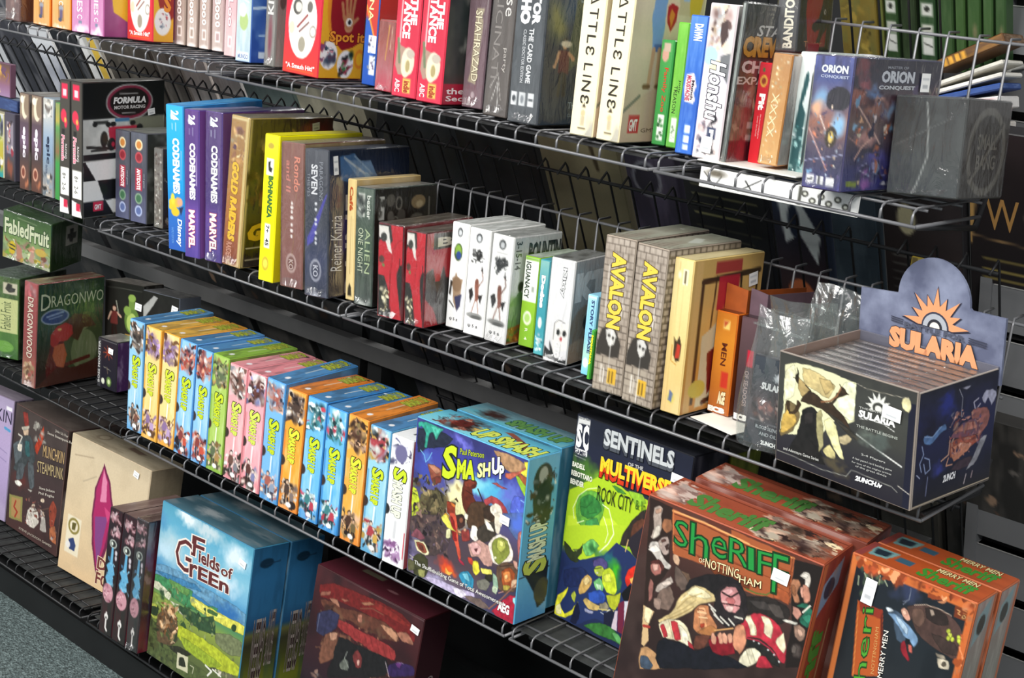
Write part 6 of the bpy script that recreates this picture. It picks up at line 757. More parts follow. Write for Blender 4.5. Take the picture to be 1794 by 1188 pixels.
for k, who in (('code2', 'middle one of the three matching word games'), ('code3', 'right one of the three matching word games')):
    game_box(k, 'purple word game box, ' + who, '#563c88',
             code(PUR, [('t', 'MARVEL', .3, .67, .72, .93, '#ffffff', 1, .04, '#c8203c')]),
             right=[('g', ['#6a3f88', '#5a3c88', '#4a3884']), ('n', 4, 4, .4, '#86508c'), ('r', .0, .0, .3, 1, '#74428c')], top=plain('#6a668a', 4, .6, '#c9cbe0'), wrap=(k == 'code3'), group='matching word game boxes on the second shelf')
GOLDC = ['#8a6a3c', '#c9a04a', '#4a3522', '#e6c878', '#6b4a30', '#a8442c', '#5c6a3a']
game_box('gold', 'golden brown box with slanted yellow lettering, right of the purple boxes', '#c9ae6a',
         [('g', ['#b58c52', '#a87c44', '#b9863a', '#b8742c', '#a65c30', '#8c4430']), ('a', 3, .05, .02, .9, .3, 22, .2, ['#d9b070', '#8a5c3c', '#e9d2a0', '#6b3f5c', '#b98a4c']), ('r', .84, 0, 1, 1, '#d8c07c'), ('r', 0, 0, 1, .02, '#dcc890'),
          ('t', 'GOLD RAIDERS', .22, .3, .62, .83, '#f0c22c', 1, .07, '#7a3a18', .2), ('t', 'RAIDERS', .2, .84, .5, .965, '#d8a088', 1, .02), ('b', .5, .99, .5, .04, '#e6c8a0')],
         right=[('g', ['#4a3a2c', '#54462f', '#3f4028', '#4a4a30', '#3a2418', '#2c1c14']), ('r', 0, 0, .03, 1, '#d8c07c'), ('a', 6, .05, .08, .95, .72, 46, .09, GOLDC), ('b', .85, .1, .3, .12, '#a8443c'), ('r', .04, .7, .8, 1, '#2e2018'),
                ('t', 'GOL', .06, .7, .6, .82, '#f0c22c', 0, .07, '#5c2c12', .2), ('l', [(.05, .87), (.6, .865)], .012, '#d9cbb4'), ('l', [(.05, .95), (.6, .945)], .012, '#c9bca4')],
         top=plain('#a39a84', 4, .5, '#6a6454'), stick=[('right', .77, .06, .018, .014, -8)], wrap=True, group=G2)
game_box('bohn', 'vivid yellow card game box with dark green capitals down its spine', '#efe600',
         [('g', ['#e6dc28', '#efe60a', '#f4ec04', '#efe618']), ('e', .45, .07, .22, .02, '#b8a03c'), ('r', .18, .155, .72, .27, '#e9e8dc'), ('p', [(.3, .18), (.5, .17), (.45, .21), (.62, .22), (.58, .25), (.35, .24)], '#2a2a26'),
          ('t', 'BOHNANZA', .38, .275, .72, .56, '#3f6a34', 1, .06), ('r', .28, .6, .68, .77, '#f2f1ea'), ('t', '7+', .38, .61, .6, .66, '#3a3a38', 1, .02), ('t', '45', .38, .7, .6, .75, '#3a3a38', 1, .02), ('e', .45, .88, .26, .05, '#c9b02c'), ('e', .45, .88, .16, .03, '#e9dc4c')],
         right=[('g', ['#e8df14', '#ece412', '#d8c40c'])], top=[('g', ['#ded22a', '#e6dc14']), ('l', [(.5, .1), (.5, .8)], .04, '#bfae1c')], group=G2)
game_box('lotus', 'dusty brown red game box with brushed vertical lettering and a row of small white symbols', '#8a5c50',
         [('g', ['#86564a', '#8e5e54', '#8c5c54', '#845450']), ('n', 5, 6, .3, '#a87c70'), ('r', 0, 0, .06, 1, '#6e4640'), ('t', 'Rondo', .58, .09, .84, .33, '#d98a74', 1, .02, None, .1), ('t', 'and II', .24, .12, .44, .34, '#c98072', 1, .02, None, .1)] +
         [('e', .5, v, .05 + .02 * (i % 2), .012, '#f0e8e4') for i, v in enumerate((.41, .44, .47, .51, .56, .6, .64))] + [('o', .5, .83, .24, .07, '#b89a94', .3, '#7c504a'), ('t', 'KO', .4, .8, .6, .87, '#cdb6b0', 1, .02)],
         right=[('g', ['#b59a6c', '#c0a878', '#5c4c50']), ('n', 5, 6, .5, '#dccb94')], top=plain('#9a8f84', 4, .5, '#c9bfae'), wrap=True, group=G2)
game_box('gem', 'dark navy box with a purple streak and blue feathers on its side', '#353a46',
         [('g', ['#4a4c54', '#3c3e48', '#3a3d4a', '#3a3f60', '#34364a']), ('n', 5, 6, .3, '#6d7078'), ('p', [(.9, .3), (1, .28), (.35, .62), (.1, .66), (.1, .6)], '#4a46a8'), ('t', 'SEVEN', .28, .1, .55, .3, '#d9dade', 1, .03), ('t', 'PARAGONS', .62, .08, .78, .34, '#8f939c', 1, .0), ('t', 'THIEVES', .12, .16, .24, .32, '#8f939c', 1, .0)] +
         [('e', .48, v, .05, .011, '#e3e5ea') for v in (.36, .4, .47, .5, .56, .6, .63)] + [('o', .48, .82, .26, .08, '#9a9cab', .25, '#44465c'), ('t', 'KO', .38, .78, .6, .86, '#b9bac6', 1, .03), ('b', .5, .98, .5, .04, '#b9bcca')],
         right=[('g', ['#1e2c48', '#22345c', '#1c2a50', '#2b2c58', '#3a2c40', '#3c3040']), ('p', [(.12, .04), (.3, .02), (.5, .2), (.4, .24), (.14, .2)], '#4f7fb8'), ('p', [(.18, .06), (.5, .08), (.6, .2), (.35, .19)], '#7fa6d4'), ('l', [(.18, .05), (.48, .19)], .02, '#cfe0f0'), ('l', [(.3, .04), (.52, .17)], .015, '#a9c6e6'),
                ('l', [(.45, .18), (.55, .24)], .05, '#a8cdea'), ('p', [(.1, .5), (.4, .35), (.45, .45), (.12, .75)], '#3a2c78'), ('t', 'Reiner Knizia', .03, .44, .16, .82, '#e3e3ea', 2, .0, None, .2), ('t', 'DUNE', .2, .3, .42, .98, '#cfc6c0', 2, .02), ('n', 4, 5, .2, '#101828')],
         top=plain('#4a5468', 4, .5, '#8c96a4'), stick=[('right', .07, .1, .012, .028, -4)], wrap=True, group=G2)
game_box('gnome', 'thin buttery yellow card box with small orange lettering, in front of the dark navy box', '#e6c98a',
         [('g', ['#e6c884', '#ecd294', '#e9cf90']), ('t', 'Café', .3, .06, .72, .26, '#b8562c', 1, .04), ('l', [(.55, .3), (.5, .78)], .08, '#b89a64'), ('l', [(.8, .32), (.75, .76)], .06, '#c9ae78'), ('p', [(.25, .97), (.3, .9), (.5, .86), (.75, .9), (.8, .97)], '#3a3426')],
         right=plain('#cfae72', 3, .2), top=plain('#e0c48a', 4, .3, '#f2e2b8'), group=G2)
game_box('onenight', 'dark green slim card box with thin pale stretched capitals, its side showing grey masks', '#3c4a40',
         [('g', ['#5b6a5c', '#4a584c', '#3f5440', '#465046', '#4c524e']), ('n', 5, 6, .3, '#7c8a7c'), ('r', .12, .04, .5, .24, '#c9ccc2'), ('a', 4, .15, .05, .48, .22, 8, .2, ['#3a403a', '#7a827a']), ('t', 'bezier', .62, .06, .84, .26, '#d9dcd2', 1, .02),
          ('t', 'ALIEN', .56, .34, .84, .72, '#b4c49a', 1, .0), ('t', 'ONE NIGHT', .18, .34, .46, .72, '#cdd6b8', 1, .0), ('b', .5, .98, .5, .05, '#c9cdc8')],
         right=[('g', ['#26241f', '#2b2822', '#24221e']), ('r', .06, .06, .15, .26, '#e4e4dc'), ('a', 3, .07, .07, .14, .25, 8, .06, ['#33332e', '#66665e']), ('e', .25, .1, .07, .055, '#6a665c'), ('o', .38, .13, .055, .06, '#8a867a', .3, '#24221e'), ('e', .25, .24, .05, .05, '#77736a'), ('e', .42, .24, .07, .055, '#5c5850'),
                ('e', .7, .13, .12, .06, '#9a835c'), ('e', .72, .15, .06, .03, '#c9b48a'), ('e', .68, .26, .1, .03, '#6f6a5e'), ('o', .33, .3, .06, .06, '#8c887c', .25, '#24221e'), ('l', [(.88, .1), (.88, .32)], .02, '#8f8a7c')],
         top=plain('#8a8a84', 5, .6, '#d6d6d0'), wrap=True, group=G2)
def bes():
    return [('g', ['#c8202c', '#cc2230', '#c81e2a']), ('n', 3, 5, .15, '#e84450'), ('p', [(0, .0), (.5, .0), (.58, .16), (.5, .2), (.35, .17), (.3, .1), (0, .2)], '#2e2c28'), ('p', [(.0, .02), (.4, .02), (.56, .3), (.42, .27), (.3, .18), (.02, .14)], '#e6e2da'), ('e', .22, .14, .13, .05, '#3c3a34'),
            ('p', [(0, .55), (.25, .56), (.42, .7), (.6, 1.0), (0, 1)], '#2f2b26'), ('p', [(.88, .42), (1, .4), (1, 1), (.95, .9), (.8, .62), (.78, .5)], '#2a2622'), ('l', [(.5, .9), (.5, .5), (.62, .25), (.85, .15), (1, .14)], .02, '#8c1418'), ('a', 5, .12, .72, .42, .97, 14, .1, ['#d8cfa8', '#efe6c4', '#a89a70']), ('l', [(0, .5), (.5, .5)], .012, '#e8626a'),
            ('e', .14, .38, .12, .04, '#5c3a30'), ('e', .22, .44, .05, .02, '#6a8a4a'), ('l', [(.9, .42), (.9, .34)], .03, '#1f1c1a')]
game_box('bes1', 'small red and black hand box, the left copy of two', '#5a1c20', bes(), top=plain('#5c544a', 6, .7, '#8a8478'), right=plain('#8a1c24', 3, .2), wrap=True, group='red and black hand boxes')
game_box('bes2', 'small red and black hand box, the right copy, clawed hand on its side', '#5a1c20', bes(),
         right=[('g', ['#c8202c', '#cb222e', '#c01c28']), ('r', .1, 0, 1, .18, '#2e2c24'), ('t', 'BES', .16, .06, .75, .16, '#e0d8c4', 0, .04), ('p', [(0, .42), (.1, .38), (.14, .52), (.2, .52), (.25, .36), (.3, .5), (.36, .5), (.42, .34), (.46, .5), (.54, .5), (.6, .4), (.64, .62), (.8, .56), (.95, .5), (.9, .66), (.7, .82), (.65, 1), (.2, 1), (.12, .8), (0, .7)], '#2c2824'), ('b', .6, .8, .4, .2, '#5c625c')],
         top=plain('#5c544a', 7, .7, '#a09a8c'), wrap=True, group='red and black hand boxes')
def white_sp(k):
    base = [('g', ['#f0f0ee', '#f2f2f0', '#ecebea']), ('e', .48, .08, .16, .045, '#3a3d40'), ('e', .48, .085, .1, .03, '#c9ccce'), ('l', [(.25, .16), (.72, .16)], .02, '#c6c6c4')]
    if k == 0: base += [('e', .45, .27, .26, .085, '#3f5a2c'), ('e', .44, .26, .2, .06, '#7fa83c'), ('e', .48, .3, .16, .04, '#2c4a8c'), ('p', [(.2, .53), (.35, .5), (.42, .46), (.5, .5), (.72, .52), (.85, .52), (.8, .6), (.75, .75), (.55, .82), (.35, .75), (.28, .65)], '#a08468'), ('e', .5, .58, .3, .07, '#8a6e54'), ('p', [(.4, .7), (.85, .66), (.8, .78), (.6, .84)], '#3c3e5c'), ('p', [(.1, .55), (.22, .56), (.16, .7), (.04, .68)], '#2c2622'), ('l', [(.1, .75), (.4, .8)], .06, '#2c2622')]
    else: base += [('a', 5, .2, .21, .8, .33, 26, .12, ['#2b2b2b', '#4a4a4a', '#2b2b2b']), ('l', [(.2, .29), (.82, .26)], .012, '#2b2b2b'), ('e', .52, .5, .1, .04, '#7a4a3c'), ('p', [(.42, .52), (.62, .51), (.64, .66), (.5, .68)], '#8a5444'), ('l', [(.6, .54), (.82, .46), (.74, .38)], .045, '#6a3c30'), ('p', [(.68, .38), (.74, .33), (.82, .4)], '#2a2524'),
                   ('p', [(.12, .58), (.3, .55), (.4, .62), (.25, .7)], '#2c2828'), ('p', [(.6, .62), (.86, .6), (.75, .7)], '#2c2828'), ('l', [(.5, .66), (.32, .8)], .045, '#8a5c4c'), ('l', [(.58, .66), (.68, .78)], .045, '#8a5c4c'), ('e', .5, .815, .42, .028, '#8f8f8c'), ('e', .6, .83, .3, .02, '#5c5c5a')]
    return base + [('t', '\u03c8 5 \u00b1', .22, .895, .7, .93, '#2c2c2c', 0, .02)]
game_box('white1', 'white slim box with a green globe emblem, leftmost of three white boxes', '#e6e6e3', white_sp(0), top=plain('#a9aca8', 6, .7, '#e6e8e6'), group='white slim boxes on the second shelf')
game_box('white2', 'white slim box with a dancing brown figure, middle of three white boxes', '#e6e6e3', white_sp(1), top=plain('#a9aca8', 7, .7, '#e6e8e6'), group='white slim boxes on the second shelf')
game_box('white3', 'white box with a grassy side picture, rightmost of three white boxes', '#e6e6e3', white_sp(1),
         right=[('g', ['#e6e6e3', '#e9e9e6']), ('t', 'BOUNTIN', .3, .06, .98, .24, '#1e2420', 0, .06), ('t', '3-15-14', .04, .04, .16, .3, '#3a3a3a', 1, .02), ('p', [(0, .62), (.2, .5), (.3, .56), (.35, .9), (0, .88)], '#5c8a4c'), ('b', .1, .7, .3, .2, '#8aa880'), ('p', [(0, .85), (.3, .82), (.4, 1), (0, 1)], '#b8582c'), ('e', .2, .46, .06, .05, '#3c3c3a'), ('a', 4, .02, .84, .3, .98, 8, .06, ['#e0883c', '#4a7a3a', '#8a3020'])],
         top=plain('#a4a8a4', 8, .7, '#dfe2df'), wrap=True, group='white slim boxes on the second shelf')
game_box('guac', 'half white, half lime green slim box right of the white boxes', '#86b82c',
         [('g', ['#e4e9df', '#e9ede4', '#e6ebe0', '#8fbf2c', '#86b92a', '#7fb42c'], [0, .3, .485, .5, .7, 1]), ('r', 0, 0, 1, .03, '#7fae3c'), ('t', 'IGUANACY', .14, .06, .46, .46, '#2b3a28', 1, .02), ('r', .6, .32, .8, .38, '#9aa094'), ('e', .48, .68, .3, .08, '#dfe9c8'), ('e', .48, .68, .2, .05, '#a8cc6a'), ('t', 'R   4', .4, .79, .58, .92, '#dfe9c8', 1, .02)],
         top=plain('#9aa894', 5, .6, '#d6ddd2'), group=G2)
game_box('dodo', 'teal slim box with white outlined sideways lettering, left of the white cat box', '#3c8f9c',
         [('g', ['#7fb4b0', '#3f97a4', '#36909e', '#4fa8b0']), ('t', 'Dodos', .28, .16, .68, .5, '#f4f6f4', 1, .08, '#1c4c58'), ('e', .45, .66, .22, .06, '#e8ebe0'), ('a', 3, .1, .78, .9, .97, 12, .25, ['#bfe0e6', '#2c7a8a', '#e9f2f2'])], group=G2)
game_box('kitten2', 'white box with a large eyed cartoon animal and bold black outlined letters on its side', '#dcdcda',
         [('g', ['#e9e9ea', '#ecebec', '#e6e4e6']), ('t', 'Kitty', .48, .08, .68, .36, '#f4f4f4', 1, .03, '#1e1e1e'), ('p', [(.3, .78), (.35, .62), (.5, .58), (.8, .62), (.98, .6), (1, .85), (.4, .92)], '#f2efea'), ('l', [(.35, .78), (.36, .62), (.55, .58), (.8, .6)], .02, '#6a6460'), ('e', .55, .7, .08, .03, '#1e1a18'), ('e', .82, .7, .08, .03, '#1e1a18'), ('e', .7, .76, .06, .02, '#c83c40'),
          ('p', [(0, .86), (.25, .9), (.2, .8), (.45, .93), (.8, .97), (1, .95), (1, 1), (0, .97)], '#1d1c1c'), ('t', 'GEO', .45, .78, .7, .95, '#f4f4f2', 1, .1, '#1e1e1e')],
         right=[('g', ['#c2c3c5', '#b4b5b7', '#a9a29c', '#8f8074']), ('t', 'KT', .05, .12, .95, .4, '#f6f6f6', 0, .1, '#17181a'), ('e', .5, .66, .5, .22, '#a08a76'), ('e', .5, .62, .14, .08, '#2a221c'), ('e', .52, .6, .05, .03, '#c9bba8'), ('e', .3, .9, .4, .12, '#c9a88c'), ('p', [(.5, .98), (.75, .82), (.8, .98)], '#e08a3c'), ('e', .85, .55, .1, .06, '#d9cdbf')],
         top=plain('#8f928f', 5, .7, '#4a4c4a'), wrap=True, group=G2)
game_box('story', 'pale sky blue thin card box with a hang tab, left of the stone pattern', '#8cc8e0',
         [('g', ['#9fd4e8', '#8fcbe4', '#86c4de', '#a8d8c8', '#78c8e0']), ('r', .0, 0, 1, .03, '#cfe9f2'), ('t', 'STORY PLEASE', .45, .06, .75, .72, '#2b3a68', 1, .03), ('e', .4, .85, .3, .06, '#eaf4f0'), ('l', [(.2, .1), (.15, .7)], .06, '#6fb8a0')],
         right=plain('#6fb0cc', 3, .3), group=G2)
x_, y_, z_ = T['story'][1:4]
game_box(None, 'narrow bright green card box with yellow lettering beside the pale blue thin box', '#3f9a34',
         [('g', ['#4aa83c', '#46a038', '#58b83c']), ('t', 'MONTANA', .2, .1, .8, .7, '#e8e02c', 1, .08, '#1c2a14')], place=(2, x_ + .0185, y_ - .012, zdeck(2, x_) + .0004, 0, 0, 0, .0055, .1, .062), group=G2)
xx, yy, zz, a_, b_, c_, w_, d_, h_ = T['story'][1:]
tab = new_obj('hang_tab', [(0, .04, h_), (.022, .04, h_), (.0255, .04, h_ + .034), (-.0005, .04, h_ + .030), (0, .042, h_), (.022, .042, h_), (.0255, .042, h_ + .034), (-.0005, .042, h_ + .030)],
              [(0, 1, 2, 3), (7, 6, 5, 4), (0, 4, 5, 1), (1, 5, 6, 2), (2, 6, 7, 3), (3, 7, 4, 0)], solid('pale_blue_card', '#9ad4e6', .5))
tab.parent = [o for o in COL.objects if o.get('label', '').startswith('pale sky blue thin card')][0]
STN = ['#b0a294', '#9c8e80', '#c0b3a4', '#8a7c6e', '#a6988a']
def stone(rows, cols, seed=3): return [('g', ['#aa9d90', '#a29486', '#9c8e80', '#a39686']), ('n', seed, 7, .5, '#c4b8aa'), ('n', seed + 3, 9, .4, '#7d7064'), ('brick', rows, cols, '#5b5046', .02, 0, 0, 1, 1)]
for k, who in (('avalon1', 'left'), ('avalon2', 'right')):
    game_box(k, 'stone wall patterned box with golden capitals, the %s one of the pair' % who, '#9a8d7f',
             stone(22, 5) + [('l', [(.2, .18), (.2, .5)], .02, '#e6dfd4'), ('l', [(.8, .2), (.78, .5)], .02, '#e6dfd4'), ('t', 'AVALON', .28, .1, .74, .58, '#e8c44c', 1, .05, '#4a3a20'),
                             ('p', [(.02, .9), (.0, .7), (.15, .6), (.42, .55), (.68, .6), (.85, .68), (.8, .76), (.45, .77), (.2, .76)], '#38332e'), ('p', [(.3, .6), (.5, .57), (.66, .62), (.6, .68), (.45, .7), (.34, .66)], '#c9c6c0'), ('e', .42, .63, .05, .012, '#4a4642'), ('e', .55, .64, .05, .012, '#4a4642'), ('r', .02, .77, .8, .98, '#a39686'), ('brick', 5, 4, '#5b5046', .02, 0, .77, 1, 1),
                             ('r', .48, .84, .78, .94, '#d9a92c'), ('l', [(.55, .86), (.55, .93)], .05, '#6a5220'), ('l', [(.66, .86), (.66, .93)], .05, '#6a5220'), ('l', [(.25, .83), (.25, .94)], .04, '#e3ddd2'), ('l', [(.35, .85), (.35, .94)], .04, '#d3ccc0'), ('l', [(.5, .6), (.48, .99)], .012, '#f0ece4')],
             right=stone(22, 12, 8), top=[('g', ['#8c8f7f', '#96907f', '#9c9282']), ('n', 6, 4, .6, '#a9b09c'), ('brick', 3, 6, '#6a6054', .015, 0, .75, 1, 1)] + ([('star', .55, .2, .12, .05, 5, '#e3e6dc')] if k == 'avalon1' else [('p', [(.3, .35), (.5, .3), (.8, .5), (.6, .6)], '#b9bcb0')]),
             group='stone wall patterned boxes')
game_box('bang', 'pale yellow plank patterned western box, right of the stone wall boxes', '#d9bd78',
         [('g', ['#e0cb8c', '#e2cc8a', '#dcc27c', '#d9b974', '#d8b878']), ('n', 5, 4, .15, '#f2e2ae'), ('l', [(.3, .02), (.22, 1)], .015, '#c4a662'), ('l', [(.62, .02), (.55, 1)], .012, '#cbb070'), ('r', .5, .06, .78, .16, '#efe6c0'), ('e', .32, .1, .12, .028, '#d8cfa0'), ('e', .32, .1, .07, .017, '#efe6c0'), ('l', [(.64, .075), (.64, .145)], .1, '#4a3a20'),
          ('p', [(.35, .5), (.5, .53), (.65, .49), (.8, .55), (.75, .65), (.55, .66), (.4, .62)], '#3c2c18'), ('p', [(.55, .54), (.75, .55), (.72, .63), (.5, .64)], '#b8321f'), ('l', [(.3, .56), (.3, .66), (.6, .68)], .04, '#b8842c'), ('e', .5, .9, .2, .04, '#c9b95c'), ('p', [(.4, .85), (.6, .87), (.55, .93), (.35, .92)], '#5c6a8a')],
         right=[('g', ['#cfa75c', '#d2aa60', '#d2a75c', '#c9923f', '#c98a3c']), ('r', .03, 0, .12, 1, '#d9b06a'), ('r', .12, .14, .16, .95, '#3a2c1c'), ('l', [(.14, .14), (.95, .11)], .05, '#3a2c1c'), ('l', [(.93, .11), (.93, .3)], .03, '#3a2c1c'), ('r', .3, .02, .68, .1, '#a83a34'), ('r', .36, .12, .66, .34, '#b82434'), ('l', [(.33, .12), (.3, .5), (.22, .62)], .02, '#2a2018'), ('l', [(.68, .12), (.72, .4)], .03, '#2a2018'),
                ('p', [(.2, .5), (.4, .42), (.5, .5), (.6, .6), (.5, .95), (.2, .98)], '#c9c2a0'), ('p', [(.3, .62), (.5, .55), (.55, .8), (.35, .9)], '#7d1e1a'), ('e', .2, .85, .12, .06, '#c9b84c'), ('b', .55, .35, .15, .05, '#d88a3c'), ('l', [(.3, .95), (.6, .9)], .05, '#4a2c1a')],
         top=[('g', ['#cdbd8c', '#d6c694']), ('n', 4, 5, .3, '#b0a074')], stick=[('right', .84, .17, .02, .018, -8)], group=G2)
game_box('orangeb', 'orange card display box with a red square and a raised brown back flap', '#c4641c',
         [('g', ['#c4701e', '#d0801e', '#cf7a1c', '#b8641e', '#a85a24']), ('r', .35, .07, .68, .16, '#e9c86a'), ('p', [(.38, .08), (.64, .08), (.4, .15)], '#b84a28'), ('t', 'MEN', .4, .3, .65, .52, '#5c2412', 1, .02), ('r', .5, .58, .85, .74, '#c22c1e'), ('t', 'AGE', .45, .77, .8, .9, '#e0cfa8', 0, .06, '#5c3014'), ('t', 'ECB', .05, .93, .85, .985, '#f2ede2', 0, .08)],
         right=plain('#8c3a14', 3, .3, '#b0561c'), top=[('g', ['#7c3414', '#5c2810'])], group=G2)
game_box('purpb', 'purple brown card display box with a raised violet flap, behind the clear bag', '#4a3438',
         [('g', ['#5c4248', '#4e383c', '#3f2c30', '#3a2a2e']), ('r', .55, .3, .95, .46, '#c21c34'), ('t', 'OF SEADOGS', .5, .5, .75, .84, '#a8908c', 1, .02), ('t', 'ECB', .1, .92, .9, .98, '#f2ede8', 0, .08)],
         right=plain('#4a3438', 3, .3), top=[('g', ['#3a282c', '#2c1e22'])], group=G2)
def flap(key_label, x0, x1, z0, z1, col, y0=.0):
    par = [o for o in COL.objects if o.get('label', '').startswith(key_label)][0]
    w, d, h = [v for k, v in T.items() if k == ('orangeb' if 'orange' in key_label else 'purpb')][0][7:]
    V = [(x0, d * .1, h), (w, d * .1, h), (w, d * .1, h + .026), (x0, d * .1, h + .03), (x0, d * .1 + .0015, h), (w, d * .1 + .0015, h), (w, d * .1 + .0015, h + .026), (x0, d * .1 + .0015, h + .03),
         (w, d * .98, h), (w, d * .98, h + .018), (w - .0015, d * .98, h), (w - .0015, d * .98, h + .018)]
    F = [(0, 1, 2, 3), (7, 6, 5, 4), (3, 2, 6, 7), (0, 3, 7, 4), (1, 8, 9, 2), (10, 5, 6, 11), (2, 9, 11, 6), (8, 10, 11, 9)]
    o = new_obj('back_flap', V, F, solid('flap_card', col, .5, nscale=60), par); o['label'] = 'raised plain card flap'
flap('orange card display', .0, 0, 0, 0, '#9c4c1c')
flap('purple brown card display', .0, 0, 0, 0, '#5c4650')
# ------------------------------------------------------------------ third shelf
G3 = 'game boxes standing on the third shelf'
FRUIT = ['#e6c82c', '#d8a08a', '#8ab83c', '#c9d8a0', '#e8e6d0', '#b86a50', '#5c8a34', '#f0d95c']
game_box('fabled', 'green fruit box with pale lettering, resting on top at the left edge', '#2c4c22',
         [('g', ['#4a6b34', '#5f8444', '#84a45c', '#b4c490', '#c9cdb0']), ('n', 5, 5, .35, '#3c5c28'), ('l', [(.3, .07), (.7, .1)], .02, '#8aa070'), ('t', 'Fabled', .04, .14, .54, .46, '#e2e8c4', 0, .03, '#33502a'), ('t', 'Fruit', .56, .16, .96, .5, '#e2e8c4', 0, .03, '#33502a'),
          ('a', 22, .02, .58, .98, .97, 40, .1, FRUIT), ('e', .2, .74, .07, .14, '#e8c81c'), ('l', [(.15, .68), (.25, .7)], .03, '#2c2a1c'), ('l', [(.15, .76), (.25, .78)], .03, '#2c2a1c'), ('p', [(.28, .6), (.4, .7), (.42, .9), (.3, .95)], '#c98a70'), ('p', [(.55, .9), (.6, .7), (.66, .72), (.66, .95)], '#c9a08c'), ('e', .8, .66, .12, .08, '#d9b84c')],
         right=[('g', ['#2a4a20', '#24401c', '#2f5024']), ('r', .45, .12, .85, .55, '#a9a89a'), ('p', [(.58, .2), (.7, .2), (.7, .3), (.8, .3), (.78, .42), (.7, .42), (.68, .5), (.58, .48), (.56, .4), (.5, .4), (.5, .3), (.58, .3)], '#1d1f18')],
         top=plain('#33502c', 3, .4, '#4c6a44'), wrap=True, group=G3)
game_box('fabled2', 'dark leafy green box with a cream label, standing beneath the lying fruit box', '#2c4a1c',
         [('g', ['#3a4a24', '#3f5c24', '#4c7a2c', '#3a6a20']), ('n', 5, 6, .4, '#6a9a3c'), ('r', .2, .26, .98, .68, '#c9cf8a'), ('t', 'Fabled Fruit', .5, .3, .78, .64, '#5c6a3c', 2, .0), ('r', .55, .06, .95, .2, '#c9c2a8'), ('p', [(.68, .07), (.8, .07), (.8, .11), (.9, .12), (.88, .16), (.72, .18), (.62, .14)], '#2a241a'), ('e', .6, .86, .28, .07, '#6fa83c')],
         right=plain('#24381a', 4, .3), wrap=True, group=G3)
game_box('dragon', 'red spined dragon picture box with a green cover and pale serif title', '#8e3f3c',
         [('g', ['#b8585a', '#a84c4a', '#a04444', '#9c4840', '#a86450', '#b07a6c'], [0, .2, .5, .68, .78, 1]), ('a', 4, .15, .02, .9, .12, 8, .2, ['#e0a0a0', '#c86a70']), ('t', 'DRAGONWOOD', .3, .14, .72, .72, '#eedcc8', 1, .02, '#6c2c2c'), ('a', 7, .1, .76, .9, .96, 20, .22, ['#c9a878', '#8a5c3c', '#d8b89a', '#a0443c']), ('b', .5, 1, .6, .05, '#f0d8d4')],
         right=[('g', ['#214022', '#25502c', '#2c5232', '#33402a', '#4a2c20', '#3a2820']), ('n', 5, 4, .4, '#142a16'), ('e', .7, .62, .32, .3, '#4c5a34'), ('e', .72, .7, .2, .2, '#7d8a5c'), ('l', [(.62, .9), (.66, .5), (.8, .45)], .05, '#8a9468'), ('l', [(.8, .9), (.82, .55)], .04, '#8a9468'),
                ('p', [(.42, .4), (.55, .32), (.78, .36), (.9, .48), (.7, .48), (.62, .6), (.5, .55)], '#5c3f2a'), ('p', [(.16, .98), (.14, .8), (.2, .62), (.24, .55), (.3, .52), (.4, .58), (.44, .7), (.42, .9), (.5, 1)], '#6c1f18'), ('p', [(.2, .5), (.3, .42), (.42, .4), (.52, .44), (.54, .52), (.46, .58), (.34, .58), (.26, .64), (.2, .6)], '#b8342c'), ('e', .38, .5, .13, .08, '#c43c34'), ('e', .33, .46, .03, .015, '#e8c070'),
                ('p', [(.26, .62), (.4, .6), (.46, .72), (.42, .86), (.3, .82), (.24, .72)], '#c9683c'), ('p', [(.0, 1), (.3, .84), (.6, .86), (1, .8), (1, 1)], '#5a3024'), ('l', [(.45, .82), (.8, .78)], .05, '#6c2c20'), ('t', 'D', .05, .10, .19, .255, '#d2d8ba', 0, .0), ('t', 'RAGONWO', .2, .125, .985, .235, '#c9d0b0', 0, .0),
                ('e', .26, .33, .21, .075, '#a9b8cc'), ('e', .26, .33, .19, .063, '#2c4a84'), ('l', [(.14, .32), (.38, .29)], .025, '#8fa6cc'), ('l', [(.17, .345), (.36, .325)], .015, '#8fa6cc')],
         top=plain('#6c4a3c', 3, .6, '#9cae8c'), wrap=True, cell=.0014, group=G3)
POTB = [('g', ['#1e1e1a', '#24221e', '#201e1c'])]
game_box('pot1', 'black box with a green potion creature, behind the small monster box', '#26241f',
         POTB + [('l', [(.06, .06), (.98, .05)], .012, '#4a4a44'), ('e', .72, .38, .2, .14, '#5c7a34'), ('e', .72, .4, .14, .1, '#a8c060'), ('r', .64, .14, .8, .26, '#6c8a3c'), ('e', .72, .14, .1, .04, '#8aa84c'), ('e', .6, .28, .1, .05, '#7c9a44'), ('e', .88, .42, .05, .08, '#7c9a44'),
                 ('fig', .25, .58, .34, '#c9a088', '#6c2c28', '#2a1814'), ('l', [(.3, .2), (.36, .32)], .03, '#8a8a7c'), ('r', .54, .53, .86, .57, '#a8843c'), ('a', 5, .02, .7, .5, .86, 12, .06, ['#d8d0bc', '#a89c88']), ('l', [(0, .9), (.9, .9)], .01, '#5c5a54')],
         right=plain('#2a2824', 3, .2), top=plain('#6c6862', 4, .6, '#a8a29a'), stick=[('front', .9, .22, .02, .016, 8)], group='black potion boxes')
